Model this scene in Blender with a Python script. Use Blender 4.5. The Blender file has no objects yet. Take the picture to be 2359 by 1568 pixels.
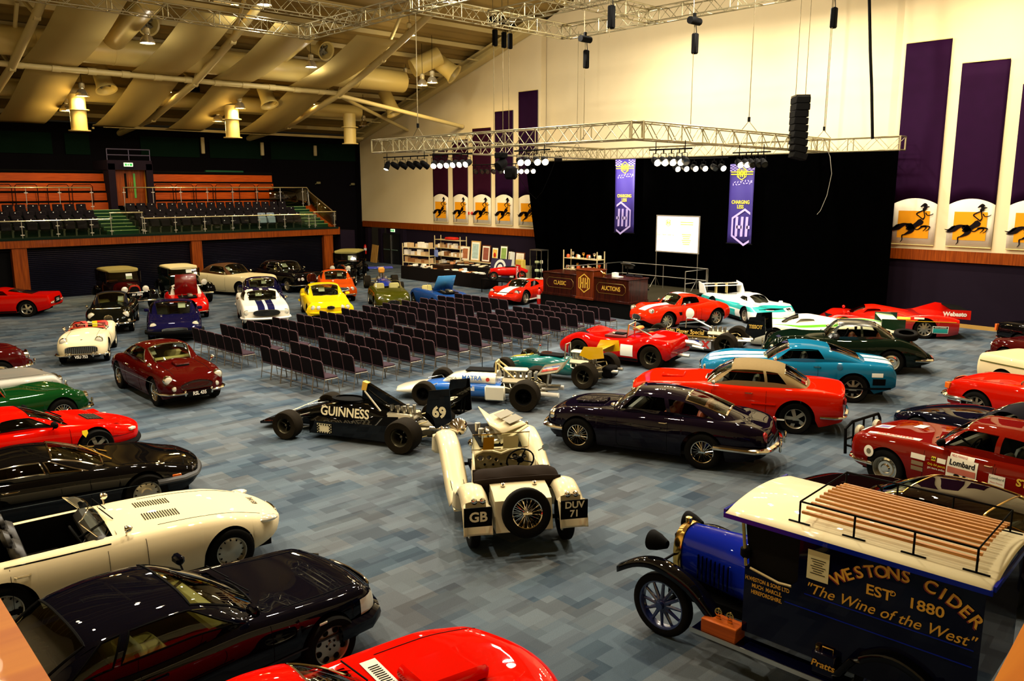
import bpy, bmesh, math, random
from math import sin, cos, pi, sqrt, radians, atan2, exp
from mathutils import Vector, Matrix
random.seed(7)
R = random.random
sc = bpy.context.scene
COL = sc.collection
V = Vector

# ------------------------------------------------------------------ camera
PITCH = math.atan(352 / 1900)
cd = bpy.data.cameras.new('camera'); cam = bpy.data.objects.new('camera', cd); COL.objects.link(cam)
cd.sensor_width = 36; cd.lens = 36 * 1900 / 2359; cd.clip_start = .05; cd.clip_end = 200
cam.location = (0, 0, 5.2); cam.rotation_euler = (pi / 2 - PITCH, 0, radians(-43.4))
sc.camera = cam
CF = V((sin(radians(43.4)) * cos(PITCH), cos(radians(43.4)) * cos(PITCH), -sin(PITCH)))
CR = V((cos(radians(43.4)), -sin(radians(43.4)), 0)); CU = CR.cross(CF)
def ray(px, py): return CF + CR * ((px - 1179.5) / 1900) - CU * ((py - 784) / 1900)
def at(px, py, z=0):                       # photo pixel -> point of the place at height z
    d = ray(px, py); return V((0, 0, 5.2)) + d * ((z - 5.2) / d.z)
def onx(px, py, X):
    d = ray(px, py); return V((0, 0, 5.2)) + d * (X / d.x)
def ony(px, py, Y):
    d = ray(px, py); return V((0, 0, 5.2)) + d * (Y / d.y)

# ------------------------------------------------------------------ world, exposure
sc.view_settings.view_transform = 'Standard'; sc.view_settings.look = 'None'
sc.view_settings.gamma = 1; sc.view_settings.exposure = -.42; sc.view_settings.use_curve_mapping = False
wd = bpy.data.worlds.new('world'); sc.world = wd; wd.use_nodes = True
wd.node_tree.nodes['Background'].inputs[0].default_value = (1, .75, .4, 1)
wd.node_tree.nodes['Background'].inputs[1].default_value = .012
sc.cycles.max_bounces = 6; sc.cycles.diffuse_bounces = 2; sc.cycles.glossy_bounces = 4
sc.cycles.transparent_max_bounces = 12; sc.cycles.transmission_bounces = 4
sc.cycles.sample_clamp_indirect = 6; sc.cycles.use_light_tree = True
sc.cycles.caustics_reflective = False; sc.cycles.caustics_refractive = False
sc.cycles.use_denoising = True

# ------------------------------------------------------------------ lights
WARM = (1, .72, .30); MID = (1, .84, .60); COOL = (1, .91, .76)
def light(kind, loc, power, col=WARM, size=.3, aim=None, spot=None, blend=.5, shape='DISK', sy=None):
    l = bpy.data.lights.new('light', kind); l.energy = power; l.color = col
    if kind == 'AREA':
        l.shape = shape; l.size = size
        if sy: l.size_y = sy
    else: l.shadow_soft_size = size
    if kind == 'SPOT': l.spot_size = radians(spot or 60); l.spot_blend = blend
    o = bpy.data.objects.new('light', l); o.location = loc; COL.objects.link(o)
    if aim is not None: o.rotation_euler = (V(aim) - V(loc)).to_track_quat('-Z', 'Y').to_euler()
    return o
# high-bay lamps over the rest of the hall (outside the frame) that light the floor
for X in (2.5, 8, 13.5, 19, 24.5, 30):
    for Y in (-3, 3.5, 10, 16.5, 23):
        c = COOL if Y > 12 and X > 12 else MID
        p = 760
        if X > 20: p = 300
        if X > 13 and 8 < Y < 25: p = 1050
        if X < 4 and Y < 5: p = 560
        if X > 18 and Y < 9: p = 170
        light('AREA', (X, Y, 12.2 + R() * .4), p, c, .4); light('POINT', (X, Y, 11.8), p * .09, MID, .2)  # each point light is added fill to brighten the ceiling, no separate lamp
# ------------------------------------------------------------------ materials
def lin(h):
    h = h.lstrip('#'); f = lambda v: v / 12.92 if v <= .04045 else ((v + .055) / 1.055) ** 2.4
    return tuple(f(int(h[i:i + 2], 16) / 255) for i in (0, 2, 4)) + (1,)
MC = {}
def mat(name, col, rough=.5, metal=0, coat=0, emit=None, es=1, spec=.5):
    if name in MC: return MC[name]
    if rough >= .6 and spec == .5: spec = .08
    m = bpy.data.materials.new(name); m.use_nodes = True; b = m.node_tree.nodes['Principled BSDF']
    c = lin(col) if isinstance(col, str) else tuple(col) + (1,) if len(col) == 3 else col
    b.inputs['Base Color'].default_value = c; b.inputs['Roughness'].default_value = rough
    b.inputs['Metallic'].default_value = metal; b.inputs['Specular IOR Level'].default_value = spec
    if coat: b.inputs['Coat Weight'].default_value = coat; b.inputs['Coat Roughness'].default_value = .02
    if emit:
        b.inputs['Emission Color'].default_value = lin(emit) if isinstance(emit, str) else emit; b.inputs['Emission Strength'].default_value = es
    m.diffuse_color = c; MC[name] = m
    return m
def nodes(m): return m.node_tree.nodes, m.node_tree.links, m.node_tree.nodes['Principled BSDF']
def noisy(m, scale=40, amt=.15, bump=0, coord='Object'):
    n, l, b = nodes(m); tc = n.new('ShaderNodeTexCoord'); t = n.new('ShaderNodeTexNoise')
    t.inputs['Scale'].default_value = scale; t.inputs['Detail'].default_value = 3; l.new(tc.outputs[coord], t.inputs['Vector'])
    mx = n.new('ShaderNodeMixRGB'); mx.blend_type = 'MULTIPLY'; mx.inputs[0].default_value = 1
    r = n.new('ShaderNodeMapRange'); r.inputs[3].default_value = 1 - amt; r.inputs[4].default_value = 1 + amt
    l.new(t.outputs[0], r.inputs[0]); mx.inputs[1].default_value = b.inputs['Base Color'].default_value
    l.new(r.outputs[0], mx.inputs[2]); l.new(mx.outputs[0], b.inputs['Base Color'])
    if bump:
        bp = n.new('ShaderNodeBump'); bp.inputs['Strength'].default_value = bump; bp.inputs['Distance'].default_value = .02
        l.new(t.outputs[0], bp.inputs['Height']); l.new(bp.outputs[0], b.inputs['Normal'])
    return m
def paint(col, rough=.22, metal=0, stripes=None, name=None):
    """car paint; stripes = (colour, [(y0,y1),...]) painted along the car"""
    key = name or 'paint_' + col.strip('#') + (stripes[0].strip('#') if stripes else '')
    if key in MC: return MC[key]
    m = mat(key, col, rough + .15, metal, .5, spec=.0)
    n, l, b = nodes(m); b.inputs['Coat Roughness'].default_value = .015
    if stripes:
        tc = n.new('ShaderNodeTexCoord'); sp = n.new('ShaderNodeSeparateXYZ'); l.new(tc.outputs['Object'], sp.inputs[0])
        last = None
        for y0, y1 in stripes[1]:
            c = n.new('ShaderNodeMath'); c.operation = 'COMPARE'; c.inputs[1].default_value = (y0 + y1) / 2; c.inputs[2].default_value = (y1 - y0) / 2
            l.new(sp.outputs[1], c.inputs[0])
            if last:
                a = n.new('ShaderNodeMath'); a.operation = 'MAXIMUM'; l.new(last.outputs[0], a.inputs[0]); l.new(c.outputs[0], a.inputs[1]); last = a
            else: last = c
        mx = n.new('ShaderNodeMixRGB'); mx.inputs[1].default_value = lin(col); mx.inputs[2].default_value = lin(stripes[0])
        if len(stripes) > 2:       # only above a height
            g = n.new('ShaderNodeMath'); g.operation = 'GREATER_THAN'; g.inputs[1].default_value = stripes[2]; l.new(sp.outputs[2], g.inputs[0])
            a = n.new('ShaderNodeMath'); a.operation = 'MULTIPLY'; l.new(last.outputs[0], a.inputs[0]); l.new(g.outputs[0], a.inputs[1]); last = a
        l.new(last.outputs[0], mx.inputs[0]); l.new(mx.outputs[0], b.inputs['Base Color'])
    return m
def bands(name, cols, axis=2, rough=.25, coat=1):
    """painted bands across one axis: cols = [(upto, colour), ...]"""
    if name in MC: return MC[name]
    m = mat(name, cols[0][1], rough, 0, coat); n, l, b = nodes(m)
    tc = n.new('ShaderNodeTexCoord'); sp = n.new('ShaderNodeSeparateXYZ'); l.new(tc.outputs['Object'], sp.inputs[0])
    cur = None
    for k in range(1, len(cols)):
        g = n.new('ShaderNodeMath'); g.operation = 'GREATER_THAN'; g.inputs[1].default_value = cols[k - 1][0]; l.new(sp.outputs[axis], g.inputs[0])
        mx = n.new('ShaderNodeMixRGB'); l.new(g.outputs[0], mx.inputs[0]); mx.inputs[2].default_value = lin(cols[k][1])
        if cur: l.new(cur.outputs[0], mx.inputs[1])
        else: mx.inputs[1].default_value = lin(cols[0][1])
        cur = mx
    l.new(cur.outputs[0], b.inputs['Base Color']); return m
def glassmat(name, tint, alpha, ior=1.55):
    if name in MC: return MC[name]
    m = bpy.data.materials.new(name); m.use_nodes = True; n = m.node_tree.nodes; l = m.node_tree.links; n.clear()
    out = n.new('ShaderNodeOutputMaterial'); tr = n.new('ShaderNodeBsdfTransparent'); gl = n.new('ShaderNodeBsdfGlossy')
    tr.inputs[0].default_value = tuple(c * alpha for c in tint) + (1,); gl.inputs['Roughness'].default_value = .02
    lw = n.new('ShaderNodeFresnel'); ge = n.new('ShaderNodeNewGeometry'); mr = n.new('ShaderNodeMapRange'); mr.inputs[3].default_value = ior; mr.inputs[4].default_value = 1 / ior; l.new(ge.outputs['Backfacing'], mr.inputs[0]); l.new(mr.outputs[0], lw.inputs[0]); mx = n.new('ShaderNodeMixShader')
    l.new(lw.outputs[0], mx.inputs[0]); l.new(tr.outputs[0], mx.inputs[1]); l.new(gl.outputs[0], mx.inputs[2]); l.new(mx.outputs[0], out.inputs[0])
    m.diffuse_color = (.3, .4, .35, .4); MC[name] = m; return m
def wood(name, c1, c2, scale=1, axis=2, rough=.35):
    if name in MC: return MC[name]
    m = mat(name, c1, rough, 0, .1, spec=.12); n, l, b = nodes(m)
    tc = n.new('ShaderNodeTexCoord'); mp = n.new('ShaderNodeMapping'); s = [22 * scale] * 3; s[axis] = 1.2 * scale; mp.inputs['Scale'].default_value = s
    t = n.new('ShaderNodeTexNoise'); t.inputs['Scale'].default_value = 1; t.inputs['Detail'].default_value = 4
    l.new(tc.outputs['Object'], mp.inputs[0]); l.new(mp.outputs[0], t.inputs['Vector'])
    cr = n.new('ShaderNodeValToRGB'); cr.color_ramp.elements[0].position = .35; cr.color_ramp.elements[1].position = .68
    cr.color_ramp.elements[0].color = lin(c1); cr.color_ramp.elements[1].color = lin(c2)
    l.new(t.outputs[0], cr.inputs[0]); l.new(cr.outputs[0], b.inputs['Base Color']); return m

chrome = mat('chrome', '#e6e0d0', .08, 1); alu = mat('aluminium', '#c9c6ba', .32, 1); rubber = noisy(mat('rubber', '#0b0a08', .75), 60, .3)
tyreworn = noisy(mat('worn_tyre', '#1c170e', .85), 40, .35); black = mat('black_paint', '#070707', .3, 0, .6)
blackm = mat('matt_black', '#030303', .8); dark = mat('dark_interior', '#0c0b0a', .7); gold = mat('gold', '#d8a63a', .3, .6)
white = mat('white_plastic', '#efeade', .35); lens = mat('lamp_lens', '#e9e4cf', .06, .35, 1); amber = mat('amber_lens', '#e2661a', .15, 0, 1)
redlens = mat('red_lens', '#a01010', .12, 0, 1); ally = mat('alloy', '#b5ad98', .3, .85); brass = mat('brass', '#d9b05a', .18, 1)
glass = glassmat('glass', (.78, .84, .66), .72); dglass = glassmat('dark_glass', (.6, .62, .5), .32); clear = glassmat('clear_glass', (.95, 1, .93), .95, 1.18)
leather = noisy(mat('tan_leather', '#7a3512', .5), 8, .2); beige = mat('beige_leather', '#a89a58', .5); blkl = mat('black_leather', '#141210', .45)
redl = mat('red_leather', '#7d1208', .5); whitep = mat('paper', '#eef0e2', .7); green_t = mat('green_trim', '#16402c', .6)

# ------------------------------------------------------------------ mesh building
class MB:
    def __init__(s): s.v = []; s.f = []; s.m = []; s.mats = []
    def mi(s, m):
        if m is None: return 0
        if m not in s.mats: s.mats.append(m)
        return s.mats.index(m)
    def add(s, vs, fs, m=None, M=None):
        b = len(s.v); k = s.mi(m)
        s.v += [tuple(M @ V(p)) if M else tuple(p) for p in vs]; s.f += [tuple(i + b for i in f) for f in fs]; s.m += [k] * len(fs); return s
    def box(s, c, d, rot=0, m=None, bev=0, M=None):
        x, y, z = (k / 2 for k in d)
        if bev:
            b = min(bev, x * .99, y * .99, z * .99); vs = []
            for sz in (-1, 1):
                for (dx, dy, dz) in ((x - b, y - b, z), (x, y - b, z - b), (x - b, y, z - b)):
                    for (sx, sy) in ((-1, -1), (1, -1), (1, 1), (-1, 1)): vs.append((sx * dx, sy * dy, sz * dz))
            I = lambda a, k, q: a * 12 + k * 4 + q
            fs = [(3, 2, 1, 0), tuple(12 + q for q in range(4))]
            for sx_, q in (((0, 3), 0), ((1, 2), 1)):
                fs.append((I(0, 1, sx_[0]), I(0, 1, sx_[1]), I(1, 1, sx_[1]), I(1, 1, sx_[0])))
            for sy_ in ((0, 1), (3, 2)): fs.append((I(0, 2, sy_[0]), I(0, 2, sy_[1]), I(1, 2, sy_[1]), I(1, 2, sy_[0])))
            for a in (0, 1):
                for q in ((0, 1), (3, 2)): fs.append((I(a, 0, q[0]), I(a, 0, q[1]), I(a, 2, q[1]), I(a, 2, q[0])))
                for q in ((0, 3), (1, 2)): fs.append((I(a, 0, q[0]), I(a, 0, q[1]), I(a, 1, q[1]), I(a, 1, q[0])))
                for q in range(4): fs.append((I(a, 0, q), I(a, 1, q), I(a, 2, q)))
            for q in range(4): fs.append((I(0, 1, q), I(0, 2, q), I(1, 2, q), I(1, 1, q)))
        else:
            vs = [(sx * x, sy * y, sz * z) for sz in (-1, 1) for (sx, sy) in ((-1, -1), (1, -1), (1, 1), (-1, 1))]
            fs = [(3, 2, 1, 0), (4, 5, 6, 7), (0, 1, 5, 4), (1, 2, 6, 5), (2, 3, 7, 6), (3, 0, 4, 7)]
        T = Matrix.Translation(c) @ (Matrix.Rotation(rot, 4, 'Z') if not isinstance(rot, Matrix) else rot)
        return s.add(vs, fs, m, (M @ T) if M else T)
    def tube(s, pts, r, n=8, m=None, closed=False, cap=True):
        pts = [V(p) for p in pts]; N = len(pts); rr = r if isinstance(r, (list, tuple)) else [r] * N; vs = []; prev = None
        for i, p in enumerate(pts):
            a = pts[(i - 1) % N] if closed or i else p; b = pts[(i + 1) % N] if closed or i < N - 1 else p
            t = (b - a).normalized()
            if prev is None:
                u = t.orthogonal().normalized()
            else:
                u = prev - t * prev.dot(t); u = u.normalized() if u.length > 1e-6 else t.orthogonal().normalized()
            prev = u; w = t.cross(u)
            vs += [p + (u * cos(2 * pi * k / n) + w * sin(2 * pi * k / n)) * rr[i] for k in range(n)]
        fs = [(i * n + k, i * n + (k + 1) % n, ((i + 1) % N) * n + (k + 1) % n, ((i + 1) % N) * n + k) for i in range(N if closed else N - 1) for k in range(n)]
        if cap and not closed: fs += [tuple(range(n))[::-1], tuple((N - 1) * n + k for k in range(n))]
        return s.add(vs, fs, m)
    def cyl(s, a, b, r, n=12, m=None, r2=None): return s.tube([a, b], [r, r if r2 is None else r2], n, m)
    def lathe(s, prof, n=24, m=None, M=None, axis='Z', ang=2 * pi):
        """prof = [(r, h)] around the axis"""
        vs = []; K = n if ang > 6.28 else n + 1
        for k in range(K):
            a = ang * k / n
            for r, h in prof:
                p = (r * cos(a), r * sin(a), h)
                if axis == 'Y': p = (p[0], p[2], p[1])
                if axis == 'X': p = (p[2], p[0], p[1])
                vs.append(p)
        L = len(prof); fs = []
        for k in range(n):
            for j in range(L - 1):
                a, b = k * L + j, ((k + 1) % K) * L + j
                if prof[j][0] < 1e-6 and prof[j + 1][0] < 1e-6: continue
                fs.append((a, b, b + 1, a + 1))
        return s.add(vs, fs, m, M)
    def grid(s, fn, us, vs_, m=None, closed=False):
        P = [fn(u, v) for u in us for v in vs_]; nv = len(vs_)
        fs = [(i * nv + j, (i + 1) * nv + j, (i + 1) * nv + j + 1, i * nv + j + 1) for i in range(len(us) - 1) for j in range(nv - 1)]
        return s.add(P, fs, m)
    def prism(s, poly, h0, h1, m=None, M=None, plane='XY'):
        n = len(poly); f = {'XY': lambda p, h: (p[0], p[1], h), 'XZ': lambda p, h: (p[0], h, p[1]), 'YZ': lambda p, h: (h, p[0], p[1])}[plane]
        vs = [f(p, h0) for p in poly] + [f(p, h1) for p in poly]
        fs = [tuple(range(n))[::-1], tuple(range(n, 2 * n))] + [(i, (i + 1) % n, n + (i + 1) % n, n + i) for i in range(n)]
        return s.add(vs, fs, m, M)
    def sph(s, c, r, m=None, n=12, sx=1, sy=1, sz=1, half=False):
        pr = []; k0 = 0 if not half else n // 4
        K = n // 2
        vs = []; fs = []
        for i in range(K + 1):
            ph = -pi / 2 + pi * i / K
            if half: ph = max(0, ph)
            for k in range(n):
                a = 2 * pi * k / n; vs.append((c[0] + sx * r * cos(ph) * cos(a), c[1] + sy * r * cos(ph) * sin(a), c[2] + sz * r * sin(ph)))
        for i in range(K):
            for k in range(n): fs.append((i * n + k, i * n + (k + 1) % n, (i + 1) * n + (k + 1) % n, (i + 1) * n + k))
        return s.add(vs, fs, m)
    def loft(s, secs, n=20, m=None, cap=True, e=2.4):
        """closed super-elliptic sections along x: (x, half width, z low, z high[, exponent][, y centre])"""
        vs = []
        for q in secs:
            x, w, z0, z1 = q[:4]; ee = q[4] if len(q) > 4 and q[4] else e; yc = q[5] if len(q) > 5 else 0
            for k in range(n):
                a = 2 * pi * (k + .5) / n; c, d = cos(a), sin(a)
                vs.append((x, yc + w * math.copysign(abs(c) ** (2 / ee), c), (z0 + z1) / 2 + (z1 - z0) / 2 * math.copysign(abs(d) ** (2 / ee), d)))
        N = len(secs); fs = [(i * n + k, i * n + (k + 1) % n, (i + 1) * n + (k + 1) % n, (i + 1) * n + k) for i in range(N - 1) for k in range(n)]
        if cap: fs += [tuple(range(n))[::-1], tuple((N - 1) * n + k for k in range(n))]
        return s.add(vs, fs, m)
    def build(s, name, m=None, parent=None, sharp=38, solid=0):
        me = bpy.data.meshes.new(name); me.from_pydata(s.v, [], s.f)
        ml = s.mats if s.mats else [m]
        if m is not None and s.mats and m not in s.mats: pass
        for q in ml: me.materials.append(q)
        if s.mats: me.polygons.foreach_set('material_index', s.m)
        b = bmesh.new(); b.from_mesh(me); bmesh.ops.remove_doubles(b, verts=b.verts, dist=1e-5)
        bmesh.ops.recalc_face_normals(b, faces=b.faces)
        ca = radians(sharp)
        for f in b.faces: f.smooth = True
        for e in b.edges:
            if len(e.link_faces) == 2:
                if e.calc_face_angle(0) > ca: e.smooth = False
        b.to_mesh(me); b.free()
        o = bpy.data.objects.new(name, me); COL.objects.link(o)
        if parent: o.parent = parent
        if solid:
            md = o.modifiers.new('solid', 'SOLIDIFY'); md.thickness = solid
        return o
def tag(o, label=None, cat=None, group=None, kind=None):
    if label: o['label'] = label
    if cat: o['category'] = cat
    if group: o['group'] = group
    if kind: o['kind'] = kind
    return o
def thing(name, label, cat, loc=(0, 0, 0), rz=0, group=None):
    o = bpy.data.objects.new(name, None); COL.objects.link(o); o.location = loc; o.rotation_euler = (0, 0, rz); o.empty_display_size = .1
    return tag(o, label, cat, group)
def dup(root, loc=None, rz=None, label=None, group=None):
    r = root.copy(); COL.objects.link(r)
    if loc is not None: r.location = loc
    if rz is not None: r.rotation_euler = (0, 0, rz)
    if label: r['label'] = label
    if group: r['group'] = group
    for ch in list(root.children):
        c = ch.copy(); COL.objects.link(c); c.parent = r
        for g in list(ch.children): d = g.copy(); COL.objects.link(d); d.parent = c
    return r
def text(s, size, bold=0, spacing=1, align='CENTER', shear=0, extrude=0):
    c = bpy.data.curves.new('t', 'FONT'); c.body = s; c.size = size; c.align_x = align; c.align_y = 'CENTER'; c.offset = bold; c.space_character = spacing; c.shear = shear
    c.resolution_u = 3; c.extrude = extrude
    o = bpy.data.objects.new('t', c); me = bpy.data.meshes.new_from_object(o)
    vs = [tuple(v.co) for v in me.vertices]; fs = [tuple(p.vertices) for p in me.polygons]
    bpy.data.objects.remove(o); bpy.data.curves.remove(c); bpy.data.meshes.remove(me); return vs, fs
def frame(o, ex, ey, off=.004):
    """matrix mapping text x->ex, y->ey at o, lifted by off along ex x ey"""
    ex = V(ex).normalized(); ey = V(ey); ey = (ey - ex * ey.dot(ex)).normalized(); ez = ex.cross(ey)
    M = Matrix((ex, ey, ez)).transposed().to_4x4(); M.translation = V(o) + ez * off; return M
def lettering(parent, s, size, o, ex, ey, m, name='lettering', bold=0, off=.004, sx=1, **k):
    vs, fs = text(s, size, bold, **k); b = MB(); M = frame(o, ex, ey, off)
    b.add([(x * sx, y, z) for x, y, z in vs], fs, None, M); return b.build(name, m, parent)
def struct(name, b, m=None): return tag(b.build(name, m), kind='structure')
# ------------------------------------------------------------------ hall shell
def zroof(y): return 8.85 + (51.2 - y) * .295 if y > 23.4 else 8.85 + (y + 4.4) * .295
cream = noisy(mat('cream_wall_paint', '#dfcea4', .75), 1.2, .04); plum = noisy(mat('plum_wall', '#170f1b', .85), 25, .15)
dkwall = noisy(mat('dark_acoustic_wall', '#08060b', .9), 8, .3); greenp = noisy(mat('green_acoustic_panel', '#071c12', .9), 10, .2)
bandw = wood('fascia_wood', '#682a06', '#8e420c', .9, 2, .4); orangew = wood('orange_wood', '#8c3403', '#a64606', 1.4, 0, .4)
steelw = mat('white_steel', '#cfbb7c', .45); deckm = mat('roof_deck', '#94793c', .55, .1); ductm = mat('cream_duct', '#cdb468', .4)
def carpet():
    m = mat('carpet', '#41505c', .95, spec=.1); n, l, b = nodes(m); tc = n.new('ShaderNodeTexCoord')
    def brick(w, h, c1, c2, off, rot=0, sc_=1):
        mp = n.new('ShaderNodeMapping'); mp.inputs['Location'].default_value = off; mp.inputs['Rotation'].default_value = (0, 0, rot); l.new(tc.outputs['Object'], mp.inputs[0])
        t = n.new('ShaderNodeTexBrick'); t.inputs['Scale'].default_value = 1; t.inputs['Brick Width'].default_value = w; t.inputs['Row Height'].default_value = h
        t.inputs['Mortar Size'].default_value = 0; t.inputs['Color1'].default_value = c1; t.inputs['Color2'].default_value = c2; t.inputs['Mortar'].default_value = c1; t.inputs['Bias'].default_value = 0
        t.offset = .37; l.new(mp.outputs[0], t.inputs['Vector']); return t
    a = brick(.5, .25, lin('#1f2834'), lin('#65727e'), (0, 0, 0)); c = brick(.75, .5, lin('#2c3c50'), lin('#75706a'), (.33, .12, 0)); e = brick(.25, .5, lin('#2b3b46'), lin('#4f6570'), (.1, .2, 0), pi / 2)
    m1 = n.new('ShaderNodeMixRGB'); m1.inputs[0].default_value = .45; l.new(a.outputs[0], m1.inputs[1]); l.new(c.outputs[0], m1.inputs[2])
    m2 = n.new('ShaderNodeMixRGB'); m2.inputs[0].default_value = .3; l.new(m1.outputs[0], m2.inputs[1]); l.new(e.outputs[0], m2.inputs[2])
    t = n.new('ShaderNodeTexNoise'); t.inputs['Scale'].default_value = 90; t.inputs['Detail'].default_value = 2; l.new(tc.outputs['Object'], t.inputs['Vector'])
    r = n.new('ShaderNodeMapRange'); r.inputs[3].default_value = .7; r.inputs[4].default_value = 1.3; l.new(t.outputs[0], r.inputs[0])
    m3 = n.new('ShaderNodeMixRGB'); m3.blend_type = 'MULTIPLY'; m3.inputs[0].default_value = 1; l.new(m2.outputs[0], m3.inputs[1]); l.new(r.outputs[0], m3.inputs[2]); l.new(m3.outputs[0], b.inputs['Base Color'])
    return m
struct('floor', MB().box((14, 22, -.1), (41, 61, .2)), carpet())
W = MB()
def yz(b, pts, x0, x1, m=None): b.prism(pts, x0, x1, m, plane='YZ')
yz(W, [(51.2, 2.8), (33.1, 2.8), (33.1, zroof(33.1)), (51.2, zroof(51.2))], 33.5, 34.3)
yz(W, [(13.75, 2.8), (-6, 2.8), (-6, zroof(-6)), (13.75, zroof(13.75))], 33.5, 34.3)
yz(W, [(33.1, 2.8), (13.75, 2.8), (13.75, zroof(13.75)), (23.4, 17.55), (33.1, zroof(33.1))], 33.92, 34.3)
struct('wall_right', W, cream)
b = MB().box((33.9, 21, 1.3), (.8, 54.4, 3.0)); struct('wall_right_lower', b, plum)
b = MB().box((33.44, 21.5, 2.655), (.1, 59, .41)); struct('trim_1', b, bandw)
b = MB().box((33.46, 12, .07), (.06, 36, .14)).box((33.46, 50, .07), (.06, 2.4, .14)); struct('baseboard_right', b, mat('pale_wood_skirting', '#b78e42', .5))
b = MB(); yz(b, [(53, 0), (51.2, 0), (51.2, zroof(51.2) - .3), (53, zroof(51.2) - .3)], 33.4, 34.3); b.box((14, 51.9, 4.4), (40, .3, 8.8)); struct('wall_left', b, dkwall)
b = MB()
for px0, px1 in ((-40, 118), (148, 205), (322, 457), (481, 600), (622, 828)):
    a0 = ony(px0, 320, 51.7).x; a1 = ony(px1, 320, 51.7).x; b.box(((a0 + a1) / 2, 51.7, 7.62), (a1 - a0, .1, 1.15))
struct('trim_2', b, greenp)
struct('wall_back', MB().box((-6.1, 22, 8), (.2, 60, 18)), cream); struct('wall_front', MB().box((14, -6.5, 5), (41, .2, 10)), cream)
b = MB(); ys = []; y = 51.9
while y > -6: ys.append(y); y -= .15
K = [(y, zroof(y) + .25 + (.07 if (i // 2) % 2 else 0)) for i, y in enumerate(ys)]
b.grid(lambda u, k: (u, K[k][0], K[k][1]), (-6, 34.3), range(len(K))); ce = struct('ceiling', b, deckm)
# purlins and the rake beam against the end wall
b = MB()
for k in range(15):
    y = 50.6 - k * 1.9; b.box((14, y, zroof(y) + .12), (40, .09, .22))
struct('trim_3', b, steelw)
b = MB(); L_ = MB()
for off, h in ((0, .12), (-.45, .12), (-.22, .36)):
    b.add([(x, y, zroof(y) + off + s * h / 2) for y in (51.3, 33.2) for x, s in ((32.85 if h < .3 else 33.1, 1), (33.45 if h < .3 else 33.16, 1), (33.45 if h < .3 else 33.16, -1), (32.85 if h < .3 else 33.1, -1))], [(0, 1, 5, 4), (1, 2, 6, 5), (2, 3, 7, 6), (3, 0, 4, 7), (0, 3, 2, 1), (4, 5, 6, 7)])
for k in range(9): y = 49.6 - k * 2; b.box((32.6, y, zroof(y) - .42), (1.1, .06, .05))
tag(b.build('rake_beam', steelw), 'cream steel beam climbing the end wall beneath the sloping roof', 'beam')

# ------------------------------------------------------------------ roof trusses (painted tube)
def bays(X, label):
    t = thing('roof_truss', label, 'truss', (X, 41, 10.2)); o = V((X, 41, 10.2)); A = [V((X, 52, 8.3)), V((X, 46.5, 8.85)), V((X, 40.8, 10.2)), V((X, 36.5, 11.65)), V((X, 30, 14.2))]
    MB().tube([a - o for a in A], .17, 12).build('bottom_chord', steelw, t)
    b = MB()
    for p, q in ((0, 49), (1, 45), (1, 48.5), (2, 43), (2, 39), (3, 38.5), (3, 34.5)):
        b.tube([A[p] - o, V((X, q, zroof(q) + .05)) - o], .085, 8)
    b.build('web_member', steelw, t)
    c = MB()
    for i in (1, 2, 3): c.lathe([(0, -.12), (.2, -.12), (.2, .12), (0, .12)], 14, None, Matrix.Translation(A[i] - o) @ Matrix.Rotation(pi / 2, 4, 'Y'))
    c.build('node_joint', steelw, t)
bays(9.6, 'sloping tubular roof truss at the far left edge'); bays(17.4, 'middle tubular roof truss running down between fabric sails'); bays(25.4, 'tubular roof truss nearest the banner wall')
t = thing('tie_tube', 'long horizontal roof tube crossing beneath the fabric sails', 'tube', (17.4, 40.8, 10.3)); MB().tube([(-11, 0, 0), (8, 0, 0)], .13, 12).build('tube', steelw, t)
b = MB()
for k in range(12): b.tube([(-9 + k * 1.45 - .18, 0, 0), (-9 + k * 1.45 + .18, 0, 0)], .16, 10)
b.build('sleeve', steelw, t)
tag(MB().tube([(25.4, 40.8, 10.2), (33.45, 39.73, 8.85)], .12, 10).build('wall_brace', steelw), 'upper diagonal tube brace reaching the cream banner wall', 'brace')
tag(MB().tube([(25.4, 40.8, 10.2), (33.45, 45.4, 8.92)], .1, 10).build('wall_brace', steelw), 'lower diagonal tube brace reaching the cream wall near the corner', 'brace')
# fabric sails
sail = mat('sail_fabric', '#b09a5c', .8)
def sailo(x0, x1, prof, label):
    b = MB(); P = prof
    b.grid(lambda u, k: (u, P[k][0], P[k][1]), (x0, (x0 + x1) / 2, x1), range(len(P)))
    o = b.build('fabric_sail', sail, solid=.02); return tag(o, label, 'fabric panel', 'fabric sails under the roof')
up = [(34.0 + .6 * k, 12.15 - .262 * (.6 * k) - .25 * sin(pi * k / 11)) for k in range(12)]
lo = [(41.2 + .5 * k, 10.25 - .262 * (.5 * k) - .3 * sin(pi * min(1, k / 13) * .8)) for k in range(14)]; lo = [(y, z) for y, z in lo]
lo[-1] = (lo[-1][0], lo[-1][1] + .03)
for i, (x0, x1) in enumerate(((9.9, 12.1), (14.4, 16.5), (18.2, 20.2), (22.3, 24.5))):
    w = ['leftmost of the four', 'second from left of the four', 'third from left of the four', 'rightmost of the four'][i]
    sailo(x0, x1, up, f'cream curved fabric sail above the roof tube, {w}'); sailo(x0 + .3, x1 + .3, lo, f'cream curved fabric sail below the roof tube, {w}')
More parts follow.
